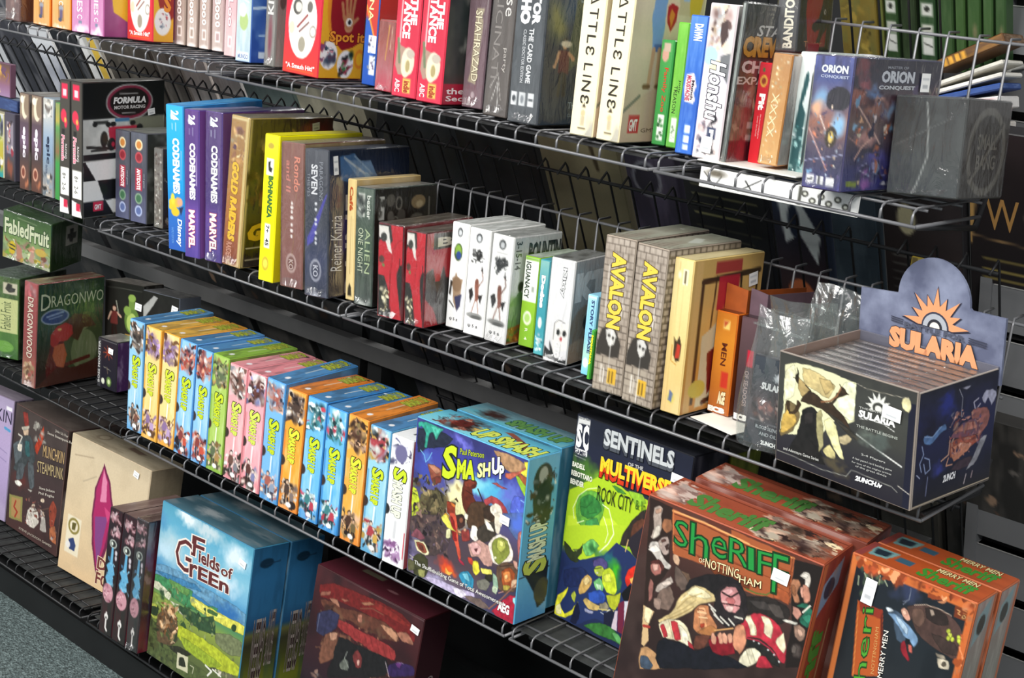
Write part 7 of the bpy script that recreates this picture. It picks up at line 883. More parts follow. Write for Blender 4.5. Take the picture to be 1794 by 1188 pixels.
game_box('pot2', 'black box with a plain grey side, right of the green potion box', '#5c6068',
         POTB + [('p', [(.02, .3), (.02, .16), (.3, .03), (.42, .04)], '#a8a8a4'), ('e', .5, .26, .12, .06, '#4a5438'), ('n', 5, 6, .25, '#3c3a36')],
         right=[('g', ['#6c7078', '#5c606a', '#50545c'])], top=plain('#5f5f60', 4, .6, '#8f8f8c'), stick=[('front', .9, .12, .02, .016, 8)], group='black potion boxes')
game_box('boss', 'small black box with grey sideways capitals on a thin spine strip and tiny pixel creatures', '#1f1d22',
         [('g', ['#26222c', '#221f2a', '#1e1c28']), ('r', 0, 0, .17, 1, '#3c3c40'), ('t', 'BOSS MONSTER', .04, .06, .14, .9, '#c4c4c2', 2, .02), ('l', [(.2, .02), (1, .02)], .02, '#6a6a6c')] +
         [('l', [(.55, .25), (.55 + .28 * math.cos(a), .25 + .14 * math.sin(a))], .025, '#a8482c') for a in (0, .7, 1.4, 2.2, 3.0, 3.8, 4.5, 5.3)] + [('e', .55, .25, .1, .06, '#8a3424'), ('e', .3, .86, .09, .06, '#d8dcc8'), ('e', .62, .84, .13, .1, '#5c7a3c'), ('e', .62, .84, .07, .05, '#c9d8a0'), ('l', [(.3, .56), (.7, .6)], .02, '#8a8a7c'), ('l', [(.5, .55), (.55, .68)], .03, '#6c5c4c')],
         right=plain('#4a2a58', 3, .3), top=plain('#6c6a68', 3, .6, '#a4a29c'), stick=[('front', .72, .2, .016, .013, 6)], group=G3)

def smash(key, i, c, c2, arts, txt, label, dark='#1e2a18', topc=None, lastc=None):
    r = i * 13
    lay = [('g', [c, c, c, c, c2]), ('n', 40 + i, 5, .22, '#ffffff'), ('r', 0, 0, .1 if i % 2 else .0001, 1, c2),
           ('a', 100 + r, .02, .02, .98, .26, 22, .24, arts), ('b', .5, .14, .45, .14, arts[0]), ('a', 101 + r, .15, .04, .85, .24, 14, .16, arts),
           ('p', [(0, .28), (.3, .25), (.6, .3), (1, .24), (1, .34), (0, .34)], c),
           ('t', 'S', .26, .315, .82, .395, txt, 1, .04, dark), ('t', 'MASH UP', .28, .39, .66, .60, txt, 1, .06, dark),
           ('l', [(.52, .62), (.5, .76)], .05, '#ffffff'), ('l', [(.62, .64), (.6, .75)], .02, c2),
           ('e', -.02, .60, .2, .045, '#3a2c28'),
           ('a', 102 + r, .05, .76, .95, .97, 26, .2, arts), ('fig', .4, .94, .2, arts[1], arts[0], arts[2]), ('fig', .68, .97, .17, arts[1], arts[3], arts[2]), ('e', .55, .95, .14, .02, '#f4f4f2')]
    if lastc: lay.append(('g', [c, c]) if 0 else ('r', 0, .97, 1, 1, lastc))
    tc = topc or c
    tl = [('g', [c2, tc, tc]), ('n', 60 + i, 5, .3, '#2c2c30'), ('l', [(.5, .3), (.5, .62)], .05, '#d8d8d0'), ('t', 'SMASH UP', .2, .04, .8, .36, '#a8b03c', 2, .05, '#3a4a2c'), ('e', .5, .86, .11, .035, '#e6e6ea'), ('a', 103 + r, .1, .05, .9, .3, 4, .12, arts)]
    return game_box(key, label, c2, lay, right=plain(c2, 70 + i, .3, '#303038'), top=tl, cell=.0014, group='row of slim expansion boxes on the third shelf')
BR = ['#5c3a28', '#c9a088', '#2c1f1a', '#8a5c3c', '#e0cdb8']; BL = ['#5c5048', '#cfae96', '#2c2422', '#7a4c3c', '#e6e6e4']; GNN = ['#4a5c34', '#c9a88c', '#26301c', '#7a6a48', '#dfe0c8']
RD_ = ['#8a2c28', '#d8a890', '#2c1a1c', '#3a4c84', '#e8e2e0']; PK = ['#6c4a40', '#e8d0c8', '#2c2420', '#7d7c84', '#f4efe9']; TL = ['#3c7c80', '#c9dcdc', '#1d3a40', '#b83a4c', '#eef2f2']; OR_ = ['#4a3830', '#c9a88c', '#2a1e1c', '#7c6c68', '#e6dccf']
LIME = '#c4d62c'
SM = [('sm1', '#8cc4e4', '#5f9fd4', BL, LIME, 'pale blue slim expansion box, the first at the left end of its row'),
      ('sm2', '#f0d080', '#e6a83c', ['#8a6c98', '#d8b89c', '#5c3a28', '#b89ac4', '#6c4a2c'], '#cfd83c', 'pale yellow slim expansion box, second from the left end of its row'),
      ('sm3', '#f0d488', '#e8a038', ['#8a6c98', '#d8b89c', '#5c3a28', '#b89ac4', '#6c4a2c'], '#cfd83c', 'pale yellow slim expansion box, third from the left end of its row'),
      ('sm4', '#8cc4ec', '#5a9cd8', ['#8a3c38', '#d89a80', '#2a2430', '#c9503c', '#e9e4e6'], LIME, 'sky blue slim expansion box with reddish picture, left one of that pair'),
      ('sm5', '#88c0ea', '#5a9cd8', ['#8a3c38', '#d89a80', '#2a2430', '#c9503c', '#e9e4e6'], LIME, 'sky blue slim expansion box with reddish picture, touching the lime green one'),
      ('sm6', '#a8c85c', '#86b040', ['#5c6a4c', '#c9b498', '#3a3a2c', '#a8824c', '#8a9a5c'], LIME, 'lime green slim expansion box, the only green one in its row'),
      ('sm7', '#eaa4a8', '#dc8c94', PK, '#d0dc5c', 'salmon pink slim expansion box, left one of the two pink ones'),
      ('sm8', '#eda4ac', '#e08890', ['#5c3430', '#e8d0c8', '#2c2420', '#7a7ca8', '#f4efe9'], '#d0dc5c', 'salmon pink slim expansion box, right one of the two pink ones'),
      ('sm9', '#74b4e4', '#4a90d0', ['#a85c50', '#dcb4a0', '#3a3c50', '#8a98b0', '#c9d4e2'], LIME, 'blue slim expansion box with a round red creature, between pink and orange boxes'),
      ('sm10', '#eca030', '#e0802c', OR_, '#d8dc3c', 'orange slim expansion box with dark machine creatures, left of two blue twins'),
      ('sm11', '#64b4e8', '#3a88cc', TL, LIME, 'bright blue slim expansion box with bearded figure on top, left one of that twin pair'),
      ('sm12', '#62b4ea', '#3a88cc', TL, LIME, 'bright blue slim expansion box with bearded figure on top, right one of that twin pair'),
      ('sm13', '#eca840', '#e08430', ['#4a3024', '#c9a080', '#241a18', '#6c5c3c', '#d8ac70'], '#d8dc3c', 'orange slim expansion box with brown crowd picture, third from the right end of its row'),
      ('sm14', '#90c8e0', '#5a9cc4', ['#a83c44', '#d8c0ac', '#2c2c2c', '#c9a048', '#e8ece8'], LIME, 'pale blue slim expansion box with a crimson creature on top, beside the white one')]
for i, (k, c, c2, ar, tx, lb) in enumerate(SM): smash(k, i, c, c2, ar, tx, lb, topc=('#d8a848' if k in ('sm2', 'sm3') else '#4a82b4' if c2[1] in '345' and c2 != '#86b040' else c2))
game_box('sm15', 'white slim expansion box with a purple winged creature, last before the big cartoon battle box', '#dcdcdc',
         [('g', ['#f0f0f0', '#ececee', '#f2f2f2', '#ededee']), ('a', 5, .02, .02, .98, .2, 22, .2, ['#8a88a8', '#5c5c80', '#c9c9d4', '#4a4464', '#e6e6ec']), ('e', .5, .12, .3, .07, '#6c6890'), ('t', 'S', .22, .24, .84, .34, '#c4d62c', 1, .04, '#20281a'), ('t', 'MASH UP', .24, .335, .7, .62, '#e0e4d0', 1, .06, '#20281a'), ('e', -.02, .58, .2, .045, '#2a2626'),
          ('l', [(.5, .66), (.48, .78)], .14, '#c9c9cc'), ('p', [(.1, .84), (.3, .8), (.5, .9), (.8, .86), (.9, .94), (.6, .97), (.3, .95), (.1, .97)], '#a884ac'), ('a', 7, .1, .82, .9, .97, 16, .18, ['#8c5c90', '#e6d4e8', '#5c3a60']), ('l', [(.98, .72), (.98, .92)], .06, '#c83c4c')],
         right=plain('#b0484c', 3, .3), top=[('g', ['#c9ccd0', '#ececec']), ('l', [(.55, .55), (.55, .85)], .1, '#3a3c3a')], cell=.0014, group='row of slim expansion boxes on the third shelf')
# big cartoon battle box
CB = ['#3a1f16', '#8a3a1e', '#e8d8b0', '#c9a03c', '#2c1a14', '#6c4a30', '#b84a28', '#e6e2d8', '#5c3c2c', '#a86c48', '#2a4a5c', '#7c2018']
BIG = ART['smbig']
BLT = [('g', ['#4c9cb8', '#6cc4d8', '#7cccdc']), ('b', .3, .5, .14, .6, '#3a1c18'), ('e', .27, .5, .07, .3, '#5c2420'), ('a', 6, .1, .1, .42, .9, 24, .14, ['#3a2420', '#8a3c30', '#c9a088', '#4a5c6c', '#e6a83c']), ('p', [(.6, 0), (.8, .3), (.98, .9), (1, 1), (.75, .4), (.55, .1)], '#8a4c3c')]
game_box('smbig', 'large square cartoon battle box with lime and white title, facing front', '#5aa8cc', BIG,
         right=[('g', ['#6cb8dc', '#5cb0dc', '#5aacd8', '#62b0dc', '#4c94cc']), ('n', 5, 4, .2, '#8cd0ec'), ('e', .5, .14, .3, .1, '#2c3034'), ('e', .5, .11, .14, .05, '#a8a8a4'), ('p', [(.2, .2), (.8, .18), (.85, .4), (.6, .44), (.3, .38)], '#2a2e34'), ('a', 4, .1, .1, .95, .4, 24, .1, ['#22282c', '#8a9298', '#4a3430', '#c9c9c4']),
                ('t', 'S', .12, .615, .86, .715, '#c0cc58', 2, .05, '#20281a'), ('t', 'MASH UP', .22, .40, .78, .63, '#dfe6c8', 2, .05, '#20281a'), ('p', [(.2, .72), (.5, .7), (.95, .66), (.96, .92), (.7, .95), (.55, .84), (.4, .78)], '#20282c'), ('e', .8, .84, .25, .08, '#4a4a34'), ('l', [(0, .72), (1, .7)], .02, '#14181c')],
         top=BLT + [('t', 'SMASH UP', .5, .34, .97, .92, LIME, 3, .05, '#20281a')] if 0 else BLT + [('t', 'UP SMASH', .44, .3, .98, .9, '#d0dc60', 0, .05, '#20281a')],
         stick=[('front', .855, .40, .019, .014, 4)], cell=.00095, group='large cartoon battle boxes')
b = T['smbig']
game_box(None, 'second cartoon battle box, behind the front one, only its top showing', '#4a94b8', plain('#3c7c98', 3, .5, '#2c4a5c'),
         top=[('g', ['#5c7c88', '#4c90a4', '#5cb4c4']), ('n', 6, 5, .5, '#8a9a9c'), ('b', .25, .6, .16, .4, '#3a2420'), ('t', 'SMASH UP', .42, .35, .95, .85, '#5c8c4c', 0, .06, '#1e4a44')], right=plain('#3c7c98', 3, .3),
         place=(3, b[1] + .008, b[2] + .0685, b[3], b[4], b[5], b[6], b[7] - .012, .06, b[9]), group='large cartoon battle boxes')
SEN = ART['sent']
b = T['sent']
game_box('sent', 'dark navy hero comic box with silver and orange red block titles', '#15171f', SEN, right=plain('#1c1e2c', 3, .2), top=plain('#23252e', 4, .4, '#35373f'), stick=[('front', .9, .12, .021, .014, 2)], cell=.00095, gloss=False, group=G3)
game_box(None, 'olive yellow sided box standing behind the navy hero comic box', '#6c7430', plain('#7c8434', 3, .5, '#4a5420'), right=plain('#8a9438', 5, .6, '#4c5a24'), top=plain('#34372c', 3, .4),
         place=(3, b[1] + .012, b[2] + .076, b[3], b[4], b[5], b[6], b[7] - .004, .06, b[9] - .012), group=G3)
# market stall boxes
WD = ['#b8582c', '#a84a24', '#c4683a', '#8c3a1c', '#d07c48']
CRD = ['#c9a890', '#8a6a58', '#e0d0b8', '#5c3a30', '#a08878', '#3a2a28']
SHF = ART['sheriff']
SHT = [('g', ['#a04c34', '#9c4830', '#a85034']), ('n', 5, 5, .3, '#6c3028'), ('l', [(0, .12), (1, .12)], .02, '#5c2418'), ('t', 'Sheriff', .18, .3, .62, .85, '#4c7c3c', 0, .05), ('a', 4, .55, .15, .98, .9, 40, .2, CRD + ['#d8c49c', '#3c3028']), ('a', 8, .02, .2, .16, .85, 12, .2, ['#c9a898', '#8a6c64', '#e0c8bc'])]
SHR = [('g', ['#8a3430', '#9c3c30', '#a84c2c', '#a44826']), ('p', [(.1, .1), (.75, .02), (.72, .14), (.1, .24)], '#7c98b8'), ('e', .4, .13, .18, .045, '#34384c'), ('n', 5, 6, .3, '#c86c3c'), ('r', 0, 0, .14, 1, '#c4643a'), ('t', 'Sheriff', .2, .3, .6, .96, '#4c8c34', 2, .05), ('l', [(.72, .3), (.7, .95)], .05, '#d0a070')]
game_box('sheriff', 'large reddish market stall box with green title and bearded men, at the front', '#9c4a30', SHF, right=SHR, top=SHT, stick=[('front', .8, .11, .021, .016, 3)], cell=.00095, group='market stall boxes')
b = T['sheriff']
game_box(None, 'second market stall box, directly behind the front one, its top showing', '#6c3428', plain('#6c3428', 3, .3), right=SHR, top=SHT,
         place=(3, b[1] + .006, b[2] + b[8] + .0015 + .002, b[3], b[4], b[5], b[6], b[7], b[8] - .004, b[9] + .004), group='market stall boxes')
MMF = ART['merry']
MT = [('g', ['#a8481c', '#b04c20', '#a84a22']), ('n', 5, 5, .3, '#7c3018'), ('p', [(.05, .2), (.25, .15), (.22, .7), (.08, .8)], '#6c9898'), ('p', [(.08, .3), (.2, .25), (.2, .6), (.1, .65)], '#1f2c38'), ('r', .27, .3, .4, .6, '#34586c'), ('t', 'Sheriff', .48, .3, .9, .85, '#3c8430', 0, .04), ('t', 'MERRY MEN', .56, .08, .88, .3, '#d8c890', 0, .02, '#3c2410'), ('r', 0, 0, .06, 1, '#8a3c38')]
MR = [('g', ['#a88c84', '#8c8a80', '#7c7c6c', '#8a8474']), ('n', 5, 6, .5, '#c9c4b8'), ('p', [(.15, .06), (.75, .0), (.7, .12), (.1, .18)], '#8aa4a8'), ('e', .42, .1, .2, .04, '#3c3c34'), ('r', .86, 0, 1, 1, '#c06840')]
game_box('merry', 'orange framed forest box with a white price tag, front one of two', '#b05c34', MMF, right=MR, top=MT, stick=[('front', .2, .12, .015, .03, 3)], wrap=False, cell=.00095, group='orange framed forest boxes')
b = T['merry']
game_box(None, 'second orange framed forest box, standing right behind the front one', '#a85a38', plain('#8a4428', 3, .3), right=MR, top=MT,
         place=(3, b[1] + .004, b[2] + b[8] + .002, b[3], b[4], b[5], b[6], b[7], b[8], b[9]), group='orange framed forest boxes')

# ------------------------------------------------------------------ bottom shelf
G4 = 'game boxes standing on the bottom shelf'
game_box('lilac', 'large lilac purple box cut by the left edge, with dark serif capitals at its top', '#8a7c94', [('g', ['#a292b4', '#b09cc4', '#a894c0', '#9484a8']), ('n', 5, 4, .3, '#c8bcd8'), ('r', .88, .06, .98, .09, '#e8e4ec'), ('t', 'MUNCHKIN', .1, .1, .98, .2, '#28263c', 0, .0), ('l', [(.88, .24), (.97, .25)], .03, '#4c94c4'), ('l', [(.7, .4), (.95, .44)], .008, '#8474a0'), ('l', [(.7, .47), (.95, .51)], .008, '#8474a0')],
         right=plain('#5a4e5c', 3, .3), top=plain('#8c8090', 3, .4, '#aca4b0'), gloss=False, group=G4)
game_box('munch', 'dark brown cartoon inventor game box with tan serif title, left of the cream crystal box', '#5a4440',
         ART['munch'],
         right=plain('#3a2a28', 3, .3), top=plain('#5c504a', 3, .5, '#7c7068'), cell=.0015, gloss=False, group=G4)
game_box('dice', 'cream stone coloured box with a tall pointed magenta crystal window', '#cbb89a',
         [('g', ['#cdbb9c', '#d2bd9a', '#d6bc94', '#d8b88c']), ('n', 5, 7, .25, '#b8a484'), ('l', [(.06, .14), (.3, .1)], .01, '#a8957a'), ('l', [(.2, .3), (.36, .22)], .01, '#b0a084'), ('l', [(.7, .36), (.9, .34)], .008, '#b0a084'),
          ('p', [(.44, .1), (.54, .22), (.62, .4), (.6, .66), (.5, .92), (.4, .7), (.36, .5), (.36, .3)], '#6c1c44'), ('p', [(.44, .13), (.53, .24), (.6, .42), (.57, .64), (.5, .88), (.42, .68), (.38, .5), (.38, .3)], '#a8205c'), ('p', [(.44, .14), (.5, .22), (.52, .36), (.44, .38)], '#d87ca0'), ('p', [(.4, .5), (.56, .46), (.5, .85), (.43, .66)], '#7c3c7c'), ('p', [(.5, .4), (.59, .42), (.56, .5)], '#c83c74'),
          ('r', .06, .58, .24, .86, '#e0d4b8'), ('o', .15, .65, .075, .06, '#8a7c3c', .3, '#e0d4b8'), ('p', [(.12, .63), (.18, .62), (.17, .68), (.13, .68)], '#5c5424'), ('p', [(.1, .76), (.16, .73), (.2, .78), (.19, .83), (.12, .83)], '#2c3c6c'), ('e', .1, .8, .03, .025, '#dcd8d4'),
          ('t', 'DICE', .5, .76, .86, .85, '#6c3430', 0, .03, '#e4d0b0'), ('t', 'FORGE', .5, .87, .92, .96, '#6c3430', 0, .03, '#e4d0b0')],
         right=[('g', ['#b0a084', '#a49478', '#9c8c70']), ('n', 5, 6, .3, '#8a7c64'), ('p', [(.3, .5), (.3, .34), (.42, .26), (.54, .24), (.66, .34), (.66, .56)], '#4a1420'), ('p', [(.36, .5), (.38, .36), (.5, .28), (.6, .36), (.6, .54)], '#6c1c34')],
         top=[('g', ['#b4a68c', '#bcae94']), ('n', 5, 6, .5, '#8a7c64'), ('o', .2, .5, .07, .22, '#9c8c74', .4, '#c4b498'), ('p', [(.5, .3), (.7, .4), (.66, .55), (.5, .5)], '#7c6454')], stick=[('front', .84, .07, .018, .014, 10)], gloss=False, group=G4)
for k, who in (('skull1', 'left'), ('skull2', 'middle'), ('skull3', 'right')):
    game_box(k, 'narrow black box with a blue and pink spiny creature, %s one of three' % who, '#26181c',
             [('g', ['#2a1c22', '#241c22', '#20181c', '#2c2826', '#262422']), ('n', 5, 6, .3, '#5c1c24'), ('a', 4, .1, .02, .9, .2, 24, .18, ['#c9a0a8', '#8a5c64', '#e0c8cc', '#a8747c', '#4a2428']), ('o', .5, .27, .3, .035, '#a8b0a8', .3, '#2c2c2c'), ('e', .42, .27, .08, .015, '#d8e0d4'),
              ('p', [(.42, .3), (.58, .3), (.62, .42), (.85, .5), (.7, .52), (.8, .58), (.6, .6), (.3, .6), (.12, .56), (.3, .5), (.1, .46), (.38, .42)], '#5ca4cc'), ('a', 6, .2, .4, .8, .6, 12, .12, ['#4c8cb8', '#8cc8e4', '#3c5c7c']), ('e', .45, .67, .42, .075, '#c48c98'), ('a', 7, .15, .61, .75, .73, 16, .12, ['#a86c7c', '#e0b0b8', '#8a4c5c']),
              ('e', .8, .33, .1, .02, '#c4bcc4'), ('e', .82, .37, .08, .02, '#c4bcc4'), ('e', .5, .86, .16, .025, '#e0dcd8'), ('l', [(.5, .83), (.5, .95), (.62, .97)], .12, '#dcd8d4'), ('e', .5, .87, .06, .01, '#2a2a28')],
             right=[('g', ['#3c1c28', '#7c1428', '#4c1c28', '#a81c34']), ('n', 5, 6, .4, '#2a1c24')], top=plain('#6c5450', 3, .5, '#a08c84'), wrap=(k == 'skull3'), group='narrow black creature boxes')
FOG = ART['fields']
FOGR = [('g', ['#23608c', '#2c70a4', '#2c6c9c', '#20507c', '#6c6c3c', '#3c3c28', '#4c5024', '#7c8428'], [0, .2, .4, .5, .54, .6, .7, .85]), ('n', 5, 5, .3, '#1c4464'), ('e', .4, .1, .2, .03, '#14344c'), ('l', [(.4, .11), (.8, .1)], .03, '#1c3c58'), ('t', 'FIELDS OF', .66, .42, .86, .74, '#4c3a3a', 3, .0, '#a89c94'), ('t', 'GREEN', .25, .46, .6, .82, '#3c2c2c', 3, .0, '#a89c94')]
FOGT = [('g', ['#3c5c68', '#34505c', '#4c7484']), ('n', 5, 5, .6, '#7c8488'), ('b', .35, .5, .2, .3, '#8a9498')]
game_box('fields', 'countryside landscape box with dark red curly title, front one of two', '#3c7c9c', FOG, right=FOGR, top=FOGT, stick=[('front', .91, .115, .02, .014, 12)], cell=.00095, group='countryside landscape boxes')
b = T['fields']
game_box(None, 'second countryside landscape box, standing directly behind the front one', '#2c5c7c', plain('#2c5c7c', 3, .3), right=FOGR, top=FOGT, place=(4, b[1] + .002, b[2] + .0745, b[3] - .0065, b[4], b[5], b[6], b[7], b[8], b[9]), group='countryside landscape boxes')
game_box('desc', 'dark maroon horror themed box with a small white number six', '#3c1418',
         ART['desc'],
         right=[('g', ['#34141c', '#3a141c', '#30101a']), ('t', '6', .5, .38, .72, .44, '#9c8c8c', 3, .0)], top=[('g', ['#4a1c24', '#54202a', '#5c2430']), ('r', .24, .1, .44, .3, '#6c6450'), ('e', .6, .55, .05, .06, '#8a5c60')], stick=[('front', .94, .08, .019, .013, 10)], cell=.0015, group=G4)
# ------------------------------------------------------------------ open counter display of boxed decks, with raised header
t_ = T['sularia']; w, d, h = t_[7:10]
disp = empty('counter_display', t_[1:4]); disp.rotation_euler = t_[4:7]
tag(disp, 'blue black open counter display carton with an arched header board, full of wrapped card decks', 'display box')
def wall(name, x0, x1, y0, y1, z0, z1, side_c, faces, label=None, gloss=True):
    V, F = body_verts(x1 - x0, y1 - y0, z1 - z0, .0006); V += np.array([x0, y0, z0])
    s = Sheets(); s.add(V, F, np.tile(hx(side_c), (len(V), 1)))
    for fc, lay in faces.items():
        o, eu, ev, W, H = FACES(fc, x1 - x0, y1 - y0, z1 - z0)
        s.sheet(np.array(o) + np.array([x0, y0, z0]), eu, ev, W, H, lay, .0009)
    ob = s.build(name, M_GLOSS if gloss else M_PRINT, disp)
    if label: ob['label'] = label
    return ob
TT = .002
wall('front_panel', 0, w, 0, TT, 0, h, '#8a7f76', {'front': ART['disp']})
wall('side_panel', w - TT, w, TT, d, 0, h * .985, '#9a9088', {'right': ART['dispr']})
wall('side_panel', 0, TT, TT, d, 0, h, '#7c6a60', {'left': plain('#2c2830', 3, .3)})
wall('back_panel', 0, w, d - TT, d, 0, h, '#5c5c68', {})
wall('base_panel', TT, w - TT, TT, d - TT, 0, TT, '#8a7c6c', {}, gloss=False)
# header: shoulders and a half round top, cut as one board with real thickness
hw = w + .004; hz0 = h - .02
pts = [(0, hz0), (0, h + .046), (.27 * hw, h + .049)]
cx, rr = .52 * hw, .247 * hw
for i in range(25):
    a = math.pi * (1 - i / 24); pts.append((cx + rr * math.cos(a), h + .050 + .043 * math.sin(a)))
pts += [(.78 * hw, h + .048), (hw, h + .048), (hw, hz0)]
n = len(pts); V = [(x - .002, d + .0005, z) for x, z in pts] + [(x - .002, d + .0035, z) for x, z in pts]
F = [tuple(range(n - 1, -1, -1)), tuple(range(n, 2 * n))] + [(i, (i + 1) % n, n + (i + 1) % n, n + i) for i in range(n)]
hm, nt, bs = nodes_of('mottled_slate_blue_card')
tc = nt.nodes.new('ShaderNodeTexCoord'); no = nt.nodes.new('ShaderNodeTexNoise'); no.inputs['Scale'].default_value = 28; no.inputs['Detail'].default_value = 5
rp = nt.nodes.new('ShaderNodeValToRGB'); rp.color_ramp.elements[0].position = .35; rp.color_ramp.elements[1].position = .72
rp.color_ramp.elements[0].color = (*lin(hx('#555a72')), 1); rp.color_ramp.elements[1].color = (*lin(hx('#8b92aa')), 1)
nt.links.new(tc.outputs['Object'], no.inputs['Vector']); nt.links.new(no.outputs['Fac'], rp.inputs['Fac']); nt.links.new(rp.outputs['Color'], bs.inputs['Base Color']); bs.inputs['Roughness'].default_value = .45
hb = new_obj('header_board', V, F, hm, disp); hb['label'] = 'raised slate blue header board with half round top'
s = Sheets()
ORG = '#e0986c'
def hpoly(pp, c, lift):
    P = np.array([(u * hw - .002, d - .0002 - lift, h + v) for u, v in pp]); F_ = [tuple(range(len(P)))]
    s.add(P, F_, np.tile(hx(c), (len(P), 1)))
def ray_star(cu, cv, r1, r2, n_, a0, a1, c, lift):
    pp = []
    for i in range(2 * n_ + 1):
        a = a0 + (a1 - a0) * i / (2 * n_); r = r2 if i % 2 == 0 else r1 * (1.0 if (i // 2) % 2 == 0 else .8)
        pp.append((cu + r * math.cos(a) / hw, cv + r * math.sin(a)))
    for i in range(len(pp) - 1): hpoly([(cu, cv), pp[i], pp[i + 1]], c, lift)
ray_star(.55, .024, .042, .022, 9, math.pi + .15, -.15, '#2c2c3c', .0002)
ray_star(.55, .0245, .0395, .0205, 9, math.pi + .12, -.12, ORG, .0004)
for r_, c_, l_ in ((.0165, '#3a3c4c', .0006), (.0145, '#a8acb4', .0008), (.009, '#2c2c34', .001), (.006, '#e6dcd4', .0012)):
    hpoly([(.55 + r_ * math.cos(math.pi * i / 12) / hw, .022 + r_ * math.sin(math.pi * i / 12)) for i in range(13)], c_, l_)
def htext(txt, u0, u1, v0, v1, c, lift, bold, outl=None, arch=0):
    for cc, bo, ll in ([(outl, bold + .04, 0)] if outl else []) + [(c, bold, .0002)]:
        g, F_ = glyphs(txt, bo); g0, _ = glyphs(txt, bold); lo = g0.min(0); sz = g0.max(0) - lo; q = (g - lo) / sz
        uu = u0 + q[:, 0] * (u1 - u0); vv = v0 + q[:, 1] * (v1 - v0)
        s.add(np.stack([uu * hw - .002, np.full(len(q), d - .0002 - lift - ll), h + vv], -1), F_, np.tile(hx(cc), (len(q), 1)))
htext('BATTLE FOR', .34, .76, .0155, .0215, '#4c5060', .0014, .05)
htext('SULARIA', .24, .86, -.009, .014, ORG, .0018, .07, '#26242c')
for k in range(3):
    hpoly([(.24, .0185 + k * .0022), (.33, .0175 + k * .0022), (.33, .0185 + k * .0022), (.24, .0195 + k * .0022)], '#3a3c4c', .001)
    hpoly([(.78, .0155 + k * .0022), (.9, .0145 + k * .0022), (.9, .0155 + k * .0022), (.78, .0165 + k * .0022)], '#3a3c4c', .001)
ht = s.build('header_logo', M_GLOSS, disp); ht['label'] = 'orange sunburst and block lettering on the header'
sticker_on(disp, 'front', w, d, h, .845, .235, .024, .0155, 4)
# the wrapped decks standing in a row inside (copies share mesh data)
dn = 8; dd = (d - 2 * TT - .005) / dn
V, F = body_verts(w - 2 * TT - .004, dd - .001, h - .012, .0012)
s = Sheets(); s.add(V, F, np.tile(hx('#4a4644'), (len(V), 1)))
s.sheet((0, dd - .001, h - .012), (1, 0, 0), (0, -1, 0), w - 2 * TT - .004, dd - .001, [('g', ['#5c5654', '#6c605a', '#4c4a4c']), ('n', 5, 9, .6, '#9c948c'), ('r', .0, .8, 1, 1, '#38363a')] + [('r', .06 + .022 * q, .3, .07 + .022 * q, .62, '#d8d4cf') for q in range(26)], .0014)
deck = s.build('card_deck', M_GLOSS)
M_ = Matrix.Translation(t_[1:4]) @ Euler(t_[4:7]).to_matrix().to_4x4()
wv, wf = body_verts(w - 2 * TT - .003, dd - .0004, h - .0112, .0012); wv -= np.array([.0005, .0003, 0])
dw = new_obj('shrink_wrap', wv, wf, M_WRAP, deck); dw['label'] = 'clear shrink wrap film'
LB = ['nearest the front panel', 'second from the front panel', 'third from the front panel', 'fourth from the front panel', 'fourth from the header board', 'third from the header board', 'second from the header board', 'against the header board']
for k in range(dn):
    o = deck if k == 0 else deck.copy()
    if k:
        COL.objects.link(o); q = dw.copy(); q.parent = o; COL.objects.link(q)
    o.matrix_world = M_ @ Matrix.Translation((TT + .0024, TT + .0018 + k * dd, TT + .0008))
    tag(o, 'wrapped card deck standing in the open counter display, ' + LB[k], 'card deck', 'wrapped card decks in the counter display')

# ------------------------------------------------------------------ zip bags with dark card packs, left of the display
def bag(x0, y0, zb, wd, ht, rz, seed, lean, label, pack):
    rt = empty('zip_bag', (x0, y0, zb)); rt.rotation_euler = (lean, 0, rz)
    tag(rt, label, 'plastic bag', 'clear zip bags beside the counter display')
    r = np.random.RandomState(seed); nx, nz = 22, 30; V = []; F = []
    for side in (0, 1):
        for j in range(nz + 1):
            for i in range(nx + 1):
                u, v = i / nx, j / nz
                bulge = math.sin(math.pi * u) ** .7 * (.012 * (1 - v) ** .8 + .0015)
                wr = .0025 * math.sin(9 * u + 14 * v + seed) * math.sin(7 * v + 3 * u * seed) + r.uniform(-.0008, .0008)
                ybend = .03 * max(0, v - .62) ** 1.5 * (1 if seed % 2 else -1)
                V.append((u * wd + .004 * math.sin(6 * v + seed), (-bulge if side == 0 else bulge) + wr * math.sin(math.pi * u) + ybend + .012, v * ht + .006 * math.sin(3 * u + seed) * v))
        b0 = side * (nx + 1) * (nz + 1)
        for j in range(nz):
            for i in range(nx):
                a = b0 + j * (nx + 1) + i; F.append((a, a + 1, a + nx + 2, a + nx + 1))
    sh = new_obj('bag_film', V, F, M_BAG, rt)
    for pz in sh.data.polygons: pz.use_smooth = True
    zp = new_obj('zip_seam', [(0, .002, ht * .86), (wd, .002, ht * .84), (wd, .002, ht * .855), (0, .002, ht * .875), (0, .0045, ht * .86), (wd, .0045, ht * .84), (wd, .0045, ht * .855), (0, .0045, ht * .875)], [(0, 1, 2, 3), (7, 6, 5, 4), (3, 2, 6, 7), (0, 4, 5, 1)], M_BAG, rt)
    for k_ in range(len(zp.data.vertices)):
        zp.data.vertices[k_].co.y += .03 * .24 ** 1.5 * (1 if seed % 2 else -1) + .008
    zp['label'] = 'pressed zip seam'
zb = zdeck(2, -.66)
bag(-.664, -.012, zb, .060, .150, .02, 3, 0, 'clear zip bag holding the dark card pack, left of the counter display', True)
bag(-.672, .042, zb + .0006, .080, .157, .0, 4, .0, 'crumpled clear zip bag leaning behind the front bag', False)
